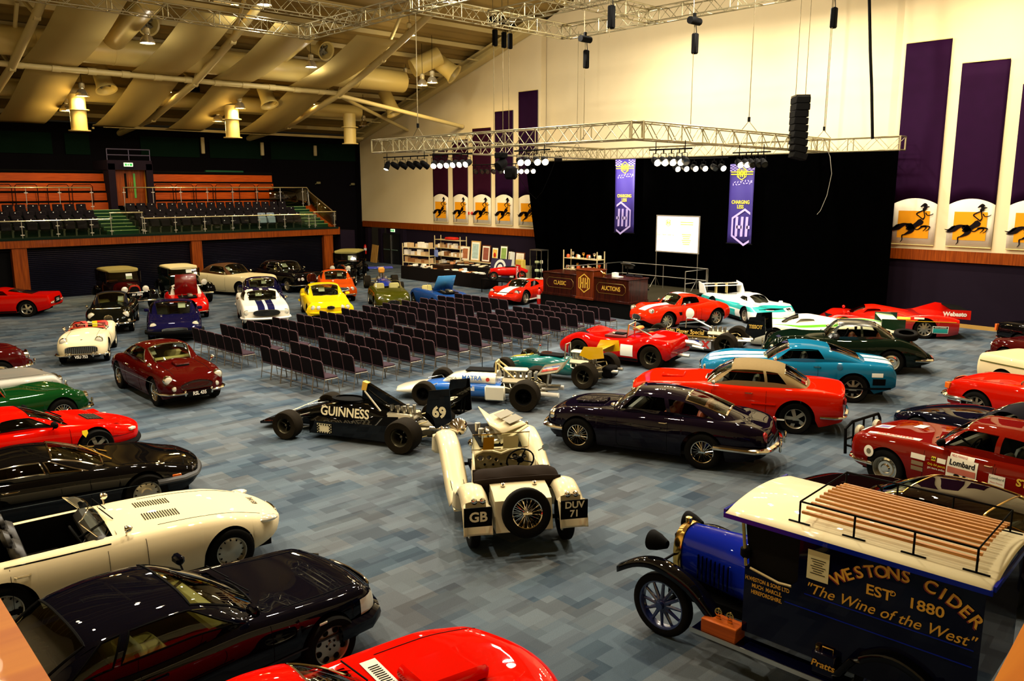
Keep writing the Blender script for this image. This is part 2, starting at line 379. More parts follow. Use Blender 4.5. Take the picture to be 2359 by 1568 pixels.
# ducts
def duct(pts, r, label, ribs=0):
    t = thing('ventilation_duct', label, 'duct', pts[0]); o = V(pts[0]); P = [V(p) - o for p in pts]; MB().tube(P, r, 24).build('pipe', ductm, t)
    b = MB(); d = (P[-1] - P[0]); n = int(d.length / 3)
    for k in range(1, n): p = P[0] + d * k / n; u = d.normalized(); b.tube([p - u * .025, p + u * .025], r * 1.025, 24)
    b.build('seam_ring', ductm, t)
duct([(4, 40.0, 11.15), (29.2, 40.0, 11.15)], .6, 'large round cream duct, upper run behind the fabric sails')
duct([(4, 44.6, 9.75), (29.2, 44.6, 9.75)], .42, 'slimmer round cream duct, lower run behind the fabric sails')
def drop(x, y, z0, z1, label):
    t = thing('air_outlet', label, 'air outlet', (x, y, z1), 0, 'vertical air outlets'); b = MB().lathe([(.36, 0), (.36, z0 - z1)], 20); b.build('pipe', ductm, t)
    MB().lathe([(.48, 0), (.48, .05), (.36, .05), (.36, 0), (.48, 0)], 20).lathe([(.5, .95), (.5, 1.0), (.36, 1.0), (.36, .95), (.5, .95)], 20).build('flange', ductm, t)
for i, (px, py, py0) in enumerate(((184, 302, 228), (537, 318, 235), (807, 332, 285))):
    p = ony(px, py, 43.3); drop(p.x, 43.3, 9.5, p.z, ['cream vertical air outlet hanging furthest left above the balcony', 'cream vertical air outlet hanging above the middle of the balcony', 'cream vertical air outlet hanging closest to the banner wall'][i])
def nozzle(px, py, Y, a, ln, label, r=.38):
    """jet nozzle: a = direction it blows"""
    p = ony(px, py, Y); d = V(a).normalized(); t = thing('jet_nozzle', label, 'air nozzle', p); q = (-d).to_track_quat('Z', 'Y').to_matrix().to_4x4()
    MB().lathe([(r * 1.3, 0), (r * 1.27, .06), (r * 1.05, .25), (r, .5), (r, ln)], 24, None, q).lathe([(r * 1.3, 0), (r * 1.12, .04), (r * .92, .3), (r * .92, .5)], 24, None, q).build('housing', ductm, t)
    b = MB()
    for k in range(5):
        A = 2 * pi * k / 5; M = q @ Matrix.Translation((0, 0, .32)) @ Matrix.Rotation(A, 4, 'Z') @ Matrix.Rotation(.55, 4, 'X')
        b.add([(.05, -.05, 0), (r * .9, -.12, 0), (r * .9, .14, 0), (.05, .05, 0)], [(0, 1, 2, 3)], None, M)
    b.lathe([(0, .22), (.08, .25), (.08, .4)], 12, None, q); b.build('fan_blades', mat('grey_blade', '#6d6650', .5), t); return t
nozzle(343, 58, 38.6, (.1, -1, -.45), 1.2, 'jet nozzle with fan pointing forward under the truss corner'); nozzle(752, 118, 38.8, (.15, -1, -.4), 1.2, 'jet nozzle with fan between two fabric sails')
nozzle(246, 208, 42.6, (.1, -.45, -1), 1.1, 'jet nozzle angled down below the tube, further left'); nozzle(622, 243, 42.6, (.1, -.45, -1), 1.1, 'jet nozzle angled down below the tube, further right')
nozzle(1048, 172, 37.6, (.55, -.75, -.7), 1.7, 'large jet nozzle at the end of a bent duct by the banner wall', .45); nozzle(909, 262, 42.2, (.2, -.5, -1), 1.5, 'jet nozzle pointing down at the end of the lower duct')
duct([onx(1012, 128, 30.2), onx(950, 158, 28.8)], .5, 'short slanting duct feeding the large jet nozzle')
duct([ony(262, 90, 39.6), ony(345, -5, 34)], .5, 'short duct stub rising behind the upper left sail'); duct([ony(650, 125, 39.6), ony(705, 78, 36)], .42, 'short duct stub rising behind the second sail')

# ------------------------------------------------------------------ high-bay lamps
glow = mat('lamp_glow', '#fff3d8', .5, emit='#ffe2a8', es=30); glowc = mat('cool_lamp_glow', '#ffffff', .5, emit='#fff6e6', es=40)
def highbay(px, py, Y, label, on=1, cool=0, power=260, cord=1.2):
    p = ony(px, py, Y); t = thing('high_bay_lamp', label, 'ceiling lamp', p, 0, 'high bay lamps under the roof'); top = min(zroof(Y) - p.z, 3.2)
    MB().lathe([(.30, 0), (.29, .06), (.2, .26), (.1, .34), (.1, .36)], 20).build('reflector', chrome if not on else mat('lamp_reflector', '#d9cfae', .15, .8), t)
    MB().lathe([(.1, .36), (.13, .40), (.13, .58), (.06, .64), (0, .64)], 16).build('ballast', mat('lamp_ballast', '#b9ab82', .4, .4), t)
    MB().tube([(0, 0, .6), (0, 0, top)], .012, 5).build('cord', blackm, t)
    MB().lathe([(0, .03), (.27, .03)], 20).build('diffuser', (glowc if cool else glow) if on else white, t)
    if on: light('AREA', p + V((0, 0, -.02)), power, COOL if cool else WARM, .5); light('POINT', p + V((0, 0, -.35)), power * .3, COOL if cool else WARM, .15)  # point light below the lamp is added fill for the sails and ducts
L3 = [(340, 100, 36, 1, 1), (190, 222, 42.5, 1, 0), (153, 256, 44.5, 1, 0), (553, 250, 42.5, 1, 0), (503, 280, 44.5, 1, 0), (717, 155, 37.5, 1, 1), (943, 82, 35, 1, 1), (609, 12, 33, 1, 1), (935, 182, 40, 0, 0), (973, 197, 37.5, 1, 0), (996, 191, 36.5, 1, 0), (838, 290, 44.5, 0, 0)]
wl = ['bright high bay lamp below the duct at upper left', 'lit high bay lamp left of the leftmost air outlet', 'lit high bay lamp low beside the leftmost air outlet', 'lit high bay lamp right of the middle air outlet', 'lit high bay lamp low beside the middle air outlet', 'bright high bay lamp between the two right fabric sails', 'bright high bay lamp under the truss right of the sails', 'bright high bay lamp behind the top truss', 'unlit high bay lamp at the end of the large duct', 'lit high bay lamp, left one of the pair near the banner wall', 'lit high bay lamp, right one of the pair near the banner wall', 'unlit high bay lamp above the purple corner']
for (px, py, Y, on, cool), w in zip(L3, wl): highbay(px, py, Y, w, on, cool)
spotm = mat('spot_glow', '#ffe8b0', .5, emit='#ffd78a', es=40)
for px, py, Y, c, w in ((228, 88, 38.2, 0, 'upper left'), (640, 142, 38.2, 0, 'upper third'), (386, 212, 43.2, 0, 'lower second'), (366, 239, 44.6, 0, 'low edge of the second'), (718, 240, 43.2, 0, 'lower rightmost'), (672, 262, 44.8, 0, 'low edge of the rightmost'), (540, 12, 34.5, 0, 'topmost')):
    p = ony(px, py, Y); t = thing('sail_uplight', f'small flat lamp shining on the {w} fabric sail', 'spotlight', p, 0, 'small lamps on the fabric sails')
    MB().tube([(-.9, 0, .04), (.1, 0, .04)], .03, 6).build('arm', steelw, t); MB().lathe([(.2, 0), (.16, .1), (0, .12)], 14).build('housing', steelw, t); MB().lathe([(0, -.005), (.19, -.005)], 14).build('diffuser', spotm, t)
    light('SPOT', p + V((.1, 0, -.05)), 160, WARM, .08, p + V((-.8, -.2, -1)), 95)

# ------------------------------------------------------------------ balcony seating block
DK = 2.9
b = MB().box((15, 43.35, 2.67), (23.4, .25, .43)).box((26.6, 44.4, 2.67), (.25, 2.1, .43)); struct('trim_4', b, bandw)
b = MB().box((14.5, 44.0, 2.85), (24.2, 1.6, .1)).box((14.5, 45.0, 3.05), (24.2, 1.1, .3)).box((14.5, 45.85, 3.2), (24.2, .95, .6)).box((14.5, 48.4, 3.45), (24.2, 4.4, 1.1)); struct('balcony_deck', b, mat('balcony_carpet', '#0d1c14', .9))
b = MB().box((14.5, 47.5, 2.35), (24.2, 8, .1)); struct('balcony_soffit', b, blackm)
st = thing('balcony_stairs', 'dark green carpeted steps with pale edges climbing to the door', 'stairs', (14.45, 43.6, 2.9))
sb = MB(); se = MB()
for k in range(7): sb.box((0, .25 + k * .42, .1 + k * .08), (1.55, .42, .2 + k * .16)); se.box((0, .05 + k * .42, .2 + k * .16), (1.5, .04, .03))
sb.build('tread', mat('stair_green', '#12301c', .8), st); se.build('nosing', mat('nosing', '#7d9a5c', .5), st)
st = thing('balcony_stairs', 'dark green steps at the balcony end beside the glass rail', 'stairs', (25.5, 43.6, 2.9)); sb = MB(); se = MB()
for k in range(7): sb.box((0, .25 + k * .42, .1 + k * .08), (1.3, .42, .2 + k * .16)); se.box((0, .05 + k * .42, .2 + k * .16), (1.3, .04, .03))
sb.build('tread', mat('stair_green', '#12301c', .8), st); se.build('nosing', mat('nosing', '#7d9a5c', .5), st)
seatm = noisy(mat('seat_cloth', '#120e14', .85), 30, .15); sheet = mat('grey_sheet', '#6f7f93', .8)
def seat_proto():
    t = thing('auditorium_seat', '', 'seat'); b = MB().box((0, .1, .62), (.46, .09, .56), Matrix.Rotation(-.12, 4, 'X'), None, .03); b.build('backrest', seatm, t)
    MB().box((0, -.03, .5), (.44, .1, .36), Matrix.Rotation(-.2, 4, 'X'), None, .03).build('folded_seat', seatm, t)
    MB().box((-.25, 0, .3), (.03, .28, .04)).box((-.25, 0, .16), (.03, .05, .32)).box((.25, 0, .16), (.03, .05, .32)).box((.25, 0, .3), (.03, .28, .04)).build('stand', mat('seat_stand', '#5a5a4a', .3, .7), t)
    MB().lathe([(0, 0), (.025, 0)], 8, None, Matrix.Translation((0, .045, .82)) @ Matrix.Rotation(pi / 2, 4, 'X')).build('seat_number_disc', mat('disc', '#dddddd', .4), t); return t
sp = seat_proto(); first = True
ords = ['first', 'second', 'third', 'fourth', 'fifth', 'sixth', 'seventh', 'eighth', 'ninth', 'tenth', 'eleventh', 'twelfth', 'thirteenth', 'fourteenth', 'fifteenth', 'sixteenth', 'seventeenth', 'eighteenth', 'nineteenth', 'twentieth']
rown = ['front', 'middle', 'back']
for r, (Y, z) in enumerate(((43.95, 2.9), (44.75, 3.2), (45.6, 3.5))):
    for side in (0, 1):
        xs = []; x = (13.2, 15.6)[side] + (.1 if r == 1 else 0); n = (9, 17)[side]
        for k in range(n):
            X = x - k * .545 if side == 0 else x + k * .545
            o = sp if first else dup(sp); first = False
            o.location = (X, Y, z); lb = f'folded dark seat in the {rown[r]} balcony row, {ords[k]} ' + ('left' if side == 0 else 'right') + ' of the central stairs'
            o['label'] = lb; o['group'] = 'folded seats on the balcony'
            if r == 0 and side and k in (12, 13):
                o['label'] = f'balcony seat under a blue grey sheet, front row, {"nearer" if k == 12 else "farther"} one from the stairs'
                for ch in o.children:
                    if ch.name[:4] in ('back', 'fold'): ch.data = ch.data.copy(); ch.data.materials[0] = sheet
def rail(name, label, pts, posts, h=.95, glassp=1, gm=None):
    """handrail through pts (top line), posts at given points"""
    t = thing(name, label, 'railing', pts[0]); o = V(pts[0]); MB().tube([V(p) - o for p in pts], .035, 8).build('handrail', mat('brass_rail', '#dccfa2', .2, .9), t)
    for p, hh in posts:
        q = V(p) - o; MB().tube([q, q - V((0, 0, hh))], .018, 6).box(q - V((0, 0, .25)), (.16, .05, .04)).box(q - V((0, 0, hh * .8)), (.16, .05, .04)).build('post', alu, t)
    if glassp:
        b = MB()
        for i in range(len(pts) - 1):
            a, c = V(pts[i]) - o, V(pts[i + 1]) - o; b.add([a - V((0, 0, .06)), c - V((0, 0, .06)), c - V((0, 0, h)), a - V((0, 0, h))], [(0, 1, 2, 3)])
        b.build('glass_panel', gm or clear, t, solid=.01)
    return t
pz = 3.68
rail('balcony_rail', 'front balcony handrail with clear glass, section left of the stairs', [(5, 43.3, pz), (13.75, 43.3, pz)], [((9.9 + 1.5 * k, 43.3, pz), .8) for k in range(3)], .75)
rail('balcony_rail', 'front balcony handrail with clear glass, long section right of the stairs', [(15.35, 43.3, pz), (25.0, 43.3, pz)], [((15.4 + 1.55 * k, 43.3, pz), .8) for k in range(7)], .75)
rail('balcony_rail', 'short raised handrail across the foot of the balcony stairs', [(13.75, 43.3, 3.98), (15.35, 43.3, 3.98)], [((13.8, 43.3, 3.98), 1.1), ((15.3, 43.3, 3.98), 1.1)], 1.0)
rail('balcony_rail', 'short handrail at the balcony corner above the wooden fascia', [(25.0, 43.3, 3.8), (26.5, 43.3, 3.8)], [((25.1, 43.3, 3.8), .95), ((26.4, 43.3, 3.8), .95)], .9)
rail('aisle_rail', 'upper aisle handrail in front of the retracted benches, left part', [(5, 46.2, 5.2), (13.9, 46.2, 5.2)], [((9.4 + 1.5 * k, 46.2, 5.2), 1.2) for k in range(4)], 0, 0)
rail('aisle_rail', 'upper aisle handrail running from the door to the balcony end', [(15.45, 46.2, 5.2), (26.3, 46.2, 5.2)], [((15.5 + 1.5 * k, 46.2, 5.2), 1.2) for k in range(8)], 0, 0)
smoke = glassmat('smoked_glass', (.9, .7, .3), .45)
rail('end_rail', 'sloping handrail with amber glass at the balcony end', [(26.3, 46.2, 5.2), (26.3, 45.9, 4.95), (26.3, 43.35, 3.85)], [((26.3, 45, 4.56), 1), ((26.3, 46.1, 5.1), 1)], .95, 1, smoke)
tag(MB().add([(23.8, 46.25, 4.05), (26.3, 46.25, 4.05), (26.3, 46.25, 5.1), (23.8, 46.25, 5.1)], [(0, 1, 2, 3)]).build('glass_screen', smoke, solid=.01), 'amber glass screen beneath the upper handrail at the balcony end', 'glass screen')
b = MB(); b.add([(26.15, 46.2, 3.95), (26.45, 46.2, 3.95), (26.45, 43.3, 2.8), (26.15, 43.3, 2.8), (26.15, 46.2, 4.1), (26.45, 46.2, 4.1), (26.45, 43.3, 2.95), (26.15, 43.3, 2.95)], [(3, 2, 1, 0), (4, 5, 6, 7), (0, 1, 5, 4), (1, 2, 6, 5), (2, 3, 7, 6), (3, 0, 4, 7)]); struct('trim_5', b, orangew)
def bench(x0, x1, label):
    t = thing('retracted_bench', label, 'bench stand', ((x0 + x1) / 2, 47.2, 4.0)); w = x1 - x0
    for k in range(4):
        MB().box((0, .12 * k, .23 + k * .5), (w, .08, .40), 0, None, .01).build('front_board', orangew, t); MB().box((0, .12 * k + .1, .46 + k * .5), (w, .1, .05)).build('shadow_gap', blackm, t)
    n = int(w / 1.15); b = MB()
    for k in range(n):
        c = -w / 2 + .7 + k * 1.15 + (.3 if k > n / 2 else 0)
        b.tube([(c - .5, -.08, .3), (c - .5, -.08, 1.25), (c - .42, -.08, 1.36), (c + .42, -.08, 1.36), (c + .5, -.08, 1.25), (c + .5, -.08, .3)], .02, 6)
    b.build('folded_frame', blackm, t)
    MB().box((0, .5, 2.06), (w, .35, .07)).build('top_seat', blackm, t)
bench(7, 15.0, 'orange wooden front of the folded bench stand left of the door'); bench(17.25, 24.7, 'orange wooden front of the folded bench stand right of the door')
tag(MB().box((21.8, 47.8, 6.12), (2.3, .3, .14), 0, None, .03).build('folded_cover', green_t), 'green folded cover lying on top of the bench stand', 'cover')
b = MB().box((15.15, 47.9, 5.2), (.35, 2.4, 2.5)).box((17.1, 47.9, 5.2), (.35, 2.4, 2.5)).box((16.1, 47.9, 6.38), (2.3, 2.4, .5)); struct('door_surround', b, plum)
d = MB().box((16.12, 47.1, 5.2), (1.7, .08, 1.9)); dd = struct('door_1', d, bandw)
yel = mat('pale_frame', '#c9952c', .4); MB().box((15.28, 47.0, 5.2), (.09, .14, 1.95)).box((16.97, 47.0, 5.2), (.09, .14, 1.95)).box((16.12, 47.0, 6.17), (1.78, .14, .09)).build('door_frame', yel, dd)
MB().box((15.92, 47.04, 5.3), (.1, .02, 1.3)).build('vision_panel', blackm, dd); MB().box((16.38, 47.04, 5.3), (.1, .02, 1.3)).build('vision_panel', mat('green_pane', '#3f7a35', .2, emit='#4a9a35', es=.25), dd)
MB().tube([(16.1, 47.0, 5.0), (16.1, 47.0, 5.5)], .015, 6).tube([(16.2, 47.0, 5.0), (16.2, 47.0, 5.5)], .015, 6).build('door_handle', brass, dd)
def exitsign(o, ex, label):
    t = thing('exit_sign', label, 'sign', o); ex = V(ex); n = V((ex.y, -ex.x, 0)); rot = Matrix.Rotation(atan2(ex.y, ex.x), 4, 'Z')
    MB().box((0, 0, 0), (.46, .06, .2), rot, None, .01).build('housing', mat('sign_face', '#e9f7e2', .4, emit='#d8ffd0', es=1.2), t)
    g = mat('exit_green', '#10a040', .4, emit='#14b048', es=.8); M = frame(n * .035, ex, (0, 0, 1), .002)
    b = MB(); b.add([(-.19, -.06, 0), (-.09, -.06, 0), (-.09, .06, 0), (-.19, .06, 0)], [(0, 1, 2, 3)], None, M)
    b.add([(.05, -.06, 0), (.19, -.06, 0), (.19, .06, 0), (.05, .06, 0)], [(0, 1, 2, 3)], None, M)
    b.add([(-.07, .0, 0), (-.03, .05, 0), (.0, .05, 0), (.02, .02, 0), (-.0, -.06, 0), (-.04, -.06, 0)], [(0, 1, 2, 3, 4, 5)], None, M); b.build('running_symbol', g, t)
exitsign((15.98, 46.6, 6.4), (1, 0, 0), 'lit green exit sign above the wooden balcony door'); exitsign((33.3, 47.15, 2.3), (0, -1, 0), 'lit green exit sign above the dark double door')
tb = thing('balustrade_rail', 'dark rail on the roof of the door lobby', 'railing', (16.1, 46.8, 6.6)); MB().tube([(-1.1, 0, .6), (1.1, 0, .6)], .03, 6).tube([(-1.1, 0, .3), (1.1, 0, .3)], .03, 6).build('bar', mat('dull_bar', '#55506a', .3, .5), tb)
for k in (-1.1, 0, 1.1): MB().tube([(k, 0, 0), (k, 0, .62)], .02, 6).build('post', mat('dull_bar', '#55506a', .3, .5), tb)
# undercroft: columns and roller shutters
for i, (x, w) in enumerate(((9.7, .62), (18.0, .55), (25.95, .6))):
    tag(MB().box((x, 43.55, 1.22), (w, .5, 2.44), 0, None, .01).build('wood_column', bandw), ['orange wood clad column beside the red wedge coupe', 'orange wood clad column behind the cream convertible', 'orange wood clad column behind the black vintage limousine'][i], 'column', 'columns under the balcony')
shm = mat('shutter_slat', '#2c2b3a', .22, .9)
for i, (x0, x1) in enumerate(((10.0, 17.75), (18.25, 25.65))):
    b = MB(); P = []
    z = 0
    while z < 2.4: P += [(z, 0), (z + .03, .035), (z + .07, .035)]; z += .09
    b.grid(lambda u, k: (u, 43.6 - P[k][1], P[k][0]), (x0, x1), range(len(P))); o = b.build('roller_shutter', shm, sharp=20)
    tag(o, ['dark slatted roller shutter behind the two vintage saloons', 'dark slatted roller shutter behind the two luxury cars'][i], 'shutter')
struct('undercroft_wall', MB().box((7, 43.75, 1.2), (5, .2, 2.4)), blackm)
tag(MB().box((27.3, 45.2, 1.33), (1.0, 3.7, 2.66)).build('plum_pier', plum), 'plum painted pier at the end of the balcony', 'pier')
tag(MB().box((15.0, 48.6, 8.35), (.1, .1, .1)).tube([(15.5, 48.5, 8.45), (32, 48.5, 8.45)], .07, 6).box((23.5, 48.5, 8.5), (17, .3, .05)).build('cable_tray', steelw), 'long pale cable tray hung below the eaves over the balcony', 'cable tray')
for i, (px, py) in enumerate(((467, 335), (604, 343), (726, 347))):
    p = ony(px, py, 51.5); t = thing('wall_light', ['tallest narrow wall light between the green panels', 'middle narrow wall light between the green panels', 'narrow wall light nearest the corner'][i], 'wall lamp', p); MB().box((0, 0, 0), (.22, .14, 1.0 - .15 * i), 0, None, .03).build('body', mat('dim_sconce', '#c9b98c', .5), t)
tag(MB().box((0, 0, 0), (.5, .3, .3), 0, None, .03).tube([(-.15, 0, .15), (-.15, 0, .6)], .01, 5).tube([(.15, 0, .15), (.15, 0, .6)], .01, 5).build('hanging_speaker', blackm), 'small black speaker hanging from the middle roof truss', 'speaker').location = ony(447, 205, 42.5)
tag(MB().box((0, 0, 0), (.22, .2, .2), 0, None, .02).tube([(0, 0, .1), (0, 0, .5)], .01, 5).build('warning_beacon', mat('magenta_box', '#5c1030', .4)), 'small dark red box hanging by the middle roof truss', 'beacon').location = ony(476, 126, 40.5)
# dark double door, extinguisher, boards along the end wall
d = struct('door_2', MB().box((33.3, 47.3, 1.05), (.1, 1.9, 2.1)), mat('black_door', '#0a0b0f', .35)); MB().box((33.22, 47.3, 1.0), (.06, .03, 2.0)).build('meeting_rail', alu, d)
for s in (-1, 1): MB().tube([(33.18, 47.3 + s * .12, .98), (33.18, 47.3 + s * .8, .98)], .035, 6).build('panic_bar', mat('bar_green', '#6f8a78', .3, .6), d)
for y in (46.0, 48.6, 50.2): struct('wall_pilaster', MB().box((33.35, y, 1.2), (.3, .35, 2.4)), plum)
tag(MB().box((33.0, 49.0, .62), (.05, .75, 1.25), Matrix.Rotation(.12, 4, 'Y') @ Matrix.Rotation(.06, 4, 'X')).build('plywood_board', wood('ply', '#a97a35', '#c79a52', .6, 2)), 'bare plywood board leaning on the wall by the extinguisher', 'board')
tag(MB().box((32.9, 50.6, .35), (.06, .12, .7)).build('wood_offcut', wood('ply', '#a97a35', '#c79a52', .6, 2)), 'narrow wooden offcut standing against the plum wall', 'board')
tag(MB().box((31.2, 51.2, 1.0), (.7, .08, 2.0)).box((31.3, 51.1, 1.0), (.03, .1, 2.0)).build('spare_partition', mat('cream_panel', '#b3a878', .5)), 'tall cream panel standing in the dark corner', 'panel')
def extinguisher(loc, label, s=1):
    t = thing('fire_extinguisher', label, 'fire extinguisher', loc); MB().lathe([(0, 0), (.08 * s, .01), (.08 * s, .42 * s), (.05 * s, .5 * s), (.02 * s, .53 * s)], 16).build('cylinder', mat('red_enamel', '#c01005', .25, 0, 1), t)
    MB().box((0, 0, .56 * s), (.05 * s, .04, .06)).tube([(0, .0, .56 * s), (.09 * s, 0, .5 * s), (.1 * s, 0, .2 * s)], .012, 6).build('valve_and_hose', blackm, t); MB().lathe([(.081 * s, .2 * s), (.081 * s, .33 * s)], 16).build('paper_label', white, t)
extinguisher((32.9, 50.0, .55), 'red fire extinguisher on the wall beside the plywood board', 1.3); p = at(1242, 700, 0); extinguisher((p.x, p.y, 0), 'red fire extinguisher standing before the auction rostrum', 1.3)
p = onx(1089, 491, 33.5); tag(MB().sph((p.x - .05, p.y, p.z), .1, None, 10).box((p.x - .03, p.y + .35, p.z), (.06, .12, .16)).build('alarm_sounder', mat('red_enamel', '#c01005', .25, 0, 1)), 'round red alarm sounder between the second and third banners', 'alarm')
for px, py in ((731, 421), (810, 424)):
    p = ony(px, py, 51.7); tag(MB().box((0, -.16, 0), (.3, .12, .16), 0, None, .03).tube([(-.15, -.16, -.05), (-.3, -.26, -.08)], .03, 6).build('security_camera', mat('dull_cream', '#77704c', .5)), ['small pale camera on the dark wall, left of two', 'small dim camera on the dark wall, next to the corner'][px > 800], 'camera').location = p
# ------------------------------------------------------------------ box trusses
trm = mat('truss_aluminium', '#a89f7c', .38, .85)
def boxtruss(a, b, label, w=.5, bay=.5, ends=True, r=.025, nm='lighting_truss'):
    a, b = V(a), V(b); t = thing(nm, label, 'truss', a); L = (b - a).length; u = (b - a).normalized(); s = V((-u.y, u.x, 0)) * w / 2; k = V((0, 0, w / 2)); n = max(2, round(L / bay))
    c = MB()
    for i in (-1, 1):
        for j in (-1, 1): c.tube([s * i + k * j, u * L + s * i + k * j], r, 6)
    c.build('main_chord', trm, t); d = MB()
    for q in range(n):
        p0 = u * (L * q / n); p1 = u * (L * (q + 1) / n)
        for i in (-1, 1):
            x0, x1 = (p0, p1) if q % 2 else (p1, p0)
            d.tube([x0 + s * i - k, x1 + s * i + k], r * .55, 4, cap=False)
            if q % 2 == 0: d.tube([p0 - s + k * i, p0 + s + k * i], r * .5, 4, cap=False)
            else: d.tube([p0 - s + k * i, p1 + s + k * i], r * .5, 4, cap=False)
            if q % 4 == 0: d.tube([p0 + s * i - k, p0 + s * i + k], r * .8, 5, cap=False)
    d.build('lattice', trm, t, sharp=180)
    e = MB()
    for q in ([0, L] if ends else []):
        for i in (-1, 1):
            e.tube([u * q + s * i - k, u * q + s * i + k], r * 1.3, 6).tube([u * q - s + k * i, u * q + s + k * i], r * 1.3, 6)
    if ends: e.build('end_frame', trm, t)
    return t
ZL = 6.85
boxtruss((19.8, 15.6, ZL), (19.8, 29.0, ZL), 'near lower stage truss carrying the spotlights, parallel to the curtain')
boxtruss((19.8, 15.6, ZL), (32.2, 16.0, ZL), 'lower stage truss running back to the curtain, on the side by the line array speaker')
boxtruss((19.8, 27.2, ZL), (32.2, 27.6, ZL), 'lower stage truss running back to the curtain, on the side by the horse banners')
boxtruss((32.7, 13.1, ZL), (32.7, 33.2, ZL), 'rear lower truss that carries the black curtain')
ZU = 11.7
boxtruss((5, 32.7, ZU), (19, 32.7, ZU), 'upper truss crossing the sails, first from the left corner', .5)
boxtruss((5, 28.6, ZU), (19, 28.6, ZU), 'upper truss crossing above the sails, second from the left corner', .5)
boxtruss((19, 33.0, ZU), (19, 14, ZU), 'upper truss running from the sails corner toward the camera side', .5)
boxtruss((19, 25.2, ZU), (27, 25.2, ZU), 'upper truss leading to the corner box over the lower stage truss', .5)
boxtruss((27, 25.2, ZU), (27, 12, ZU), 'upper truss farthest to the right along the cream wall', .5)
boxtruss((22.8, 25.2, ZU), (22.8, 12, ZU), 'upper truss between the two longer parallel upper trusses', .5)
boxtruss((19, 20.6, ZU), (27, 20.6, ZU), 'upper cross truss nearest the top edge', .5)
# chains and hoists
stl = mat('chain_steel', '#7a6f52', .4, .8)
def hoist(x, y, z, z1, label, bag=.45):
    t = thing('chain_hoist', label, 'hoist', (x, y, z)); MB().tube([(-.28, 0, 0), (.3, 0, 0)], .13, 10).box((0, 0, .16), (.1, .08, .2)).build('motor', blackm, t)
    MB().tube([(0, .05, .2), (0, .05, zroof(y) - z if z > 9 else 2)], .015, 5).build('hook_cable', stl, t)
    MB().box((.08, .0, -.75), (.22, .2, .7), 0, None, .04).tube([(0, 0, -.42), (.04, 0, -.1)], .015, 5).tube([(.16, 0, -.42), (.1, 0, -.1)], .015, 5).build('chain_bag', blackm, t)
    MB().tube([(0, 0, -.1), (0, 0, z1 - z)], .014, 5).build('chain', stl, t)
def chain(x, y, z1, z0, label):
    t = thing('rigging_chain', label, 'chain', (x, y, z0)); MB().tube([(0, 0, .5), (0, 0, z1 - z0)], .016, 5).build('chain', stl, t); MB().tube([(0, 0, .36), (0, 0, .52)], .05, 8).build('hook', blackm, t)
    MB().tube([(0, -.35, 0), (0, 0, .38), (0, .35, 0)], .014, 5).build('sling', stl, t)
p = ony(1600, 50, 16); hoist(*onx(1600, 48, 25.5), ZL + .25, 'black chain hoist with hanging bag, centre of the cream wall')
hoist(*onx(1348, 90, 25.5), ZL + .25, 'black chain hoist with hanging bag below the corner of the upper truss')
hoist(*onx(1406, -20, 21), ZL + 3, 'black chain hoist with bag at the top edge above the stage')
hoist(*onx(1922, -12, 29), ZL + .3, 'black chain hoist with bag at the top edge to the right of the array speaker')
hoist(*onx(1137, 45, 25.5), ZL + .3, 'black chain hoist with large bag at the end of the sloping roof')
hoist(*onx(1158, 52, 27), ZL + .3, 'small black hoist hanging in the middle of a cluster of three'); hoist(*onx(1172, 56, 28), ZL + .3, 'small black hoist hanging rightmost in a cluster of three')
chain(*((lambda q: (q.x, q.y))(onx(963, 310, 19.8))), 13, ZL + .25, 'chain with sling on the far left end of the near stage truss')
chain(*((lambda q: (q.x, q.y))(ony(1725, 285, 15.9))), 13, ZL + .25, 'chain with sling above the purple banner with yellow wording')
chain(*((lambda q: (q.x, q.y))(onx(1898, 305, 32.7))), 13, ZL + .25, 'chain with sling on the curtain truss right of the array speaker')
chain(*((lambda q: (q.x, q.y))(onx(1330, 275, 32.7))), 13, ZL + .25, 'chain with sling on the curtain truss left of centre')
tag(MB().tube([onx(2002, -40, 31.8), onx(2005, 120, 31.8), onx(2008, 200, 32), onx(2010, 320, 32.2)], .06, 8).build('cable_bundle', blackm), 'thick black cable bundle dropping onto the curtain truss', 'cable')
# line array
la = thing('line_array', 'curved black line array speaker hanging over the stage side', 'speaker', onx(1840, 300, 29)); o = la.location
for k in range(9):
    z = 1.05 - k * .245; a = .0 if k < 3 else .045 * (k - 2); x = .03 * (max(0, k - 2)) ** 1.3 * .35
    MB().box((x - (.05 if k > 1 else 0), 0, z), (.5, .72 if k > 1 else .82, .235), Matrix.Rotation(radians(-46) , 4, 'Z') @ Matrix.Rotation(a, 4, 'Y'), None, .02).build('cabinet', blackm, la)
MB().tube([(0, .2, 1.15), (0, .2, 6)], .014, 5).tube([(.15, -.1, 1.15), (.15, -.1, 6)], .014, 5).build('suspension_cable', stl, la)
MB().box((0, 0, 1.2), (.5, .7, .06), radians(-46)).build('flying_frame', mat('dark_steel', '#2a2a28', .4, .8), la)
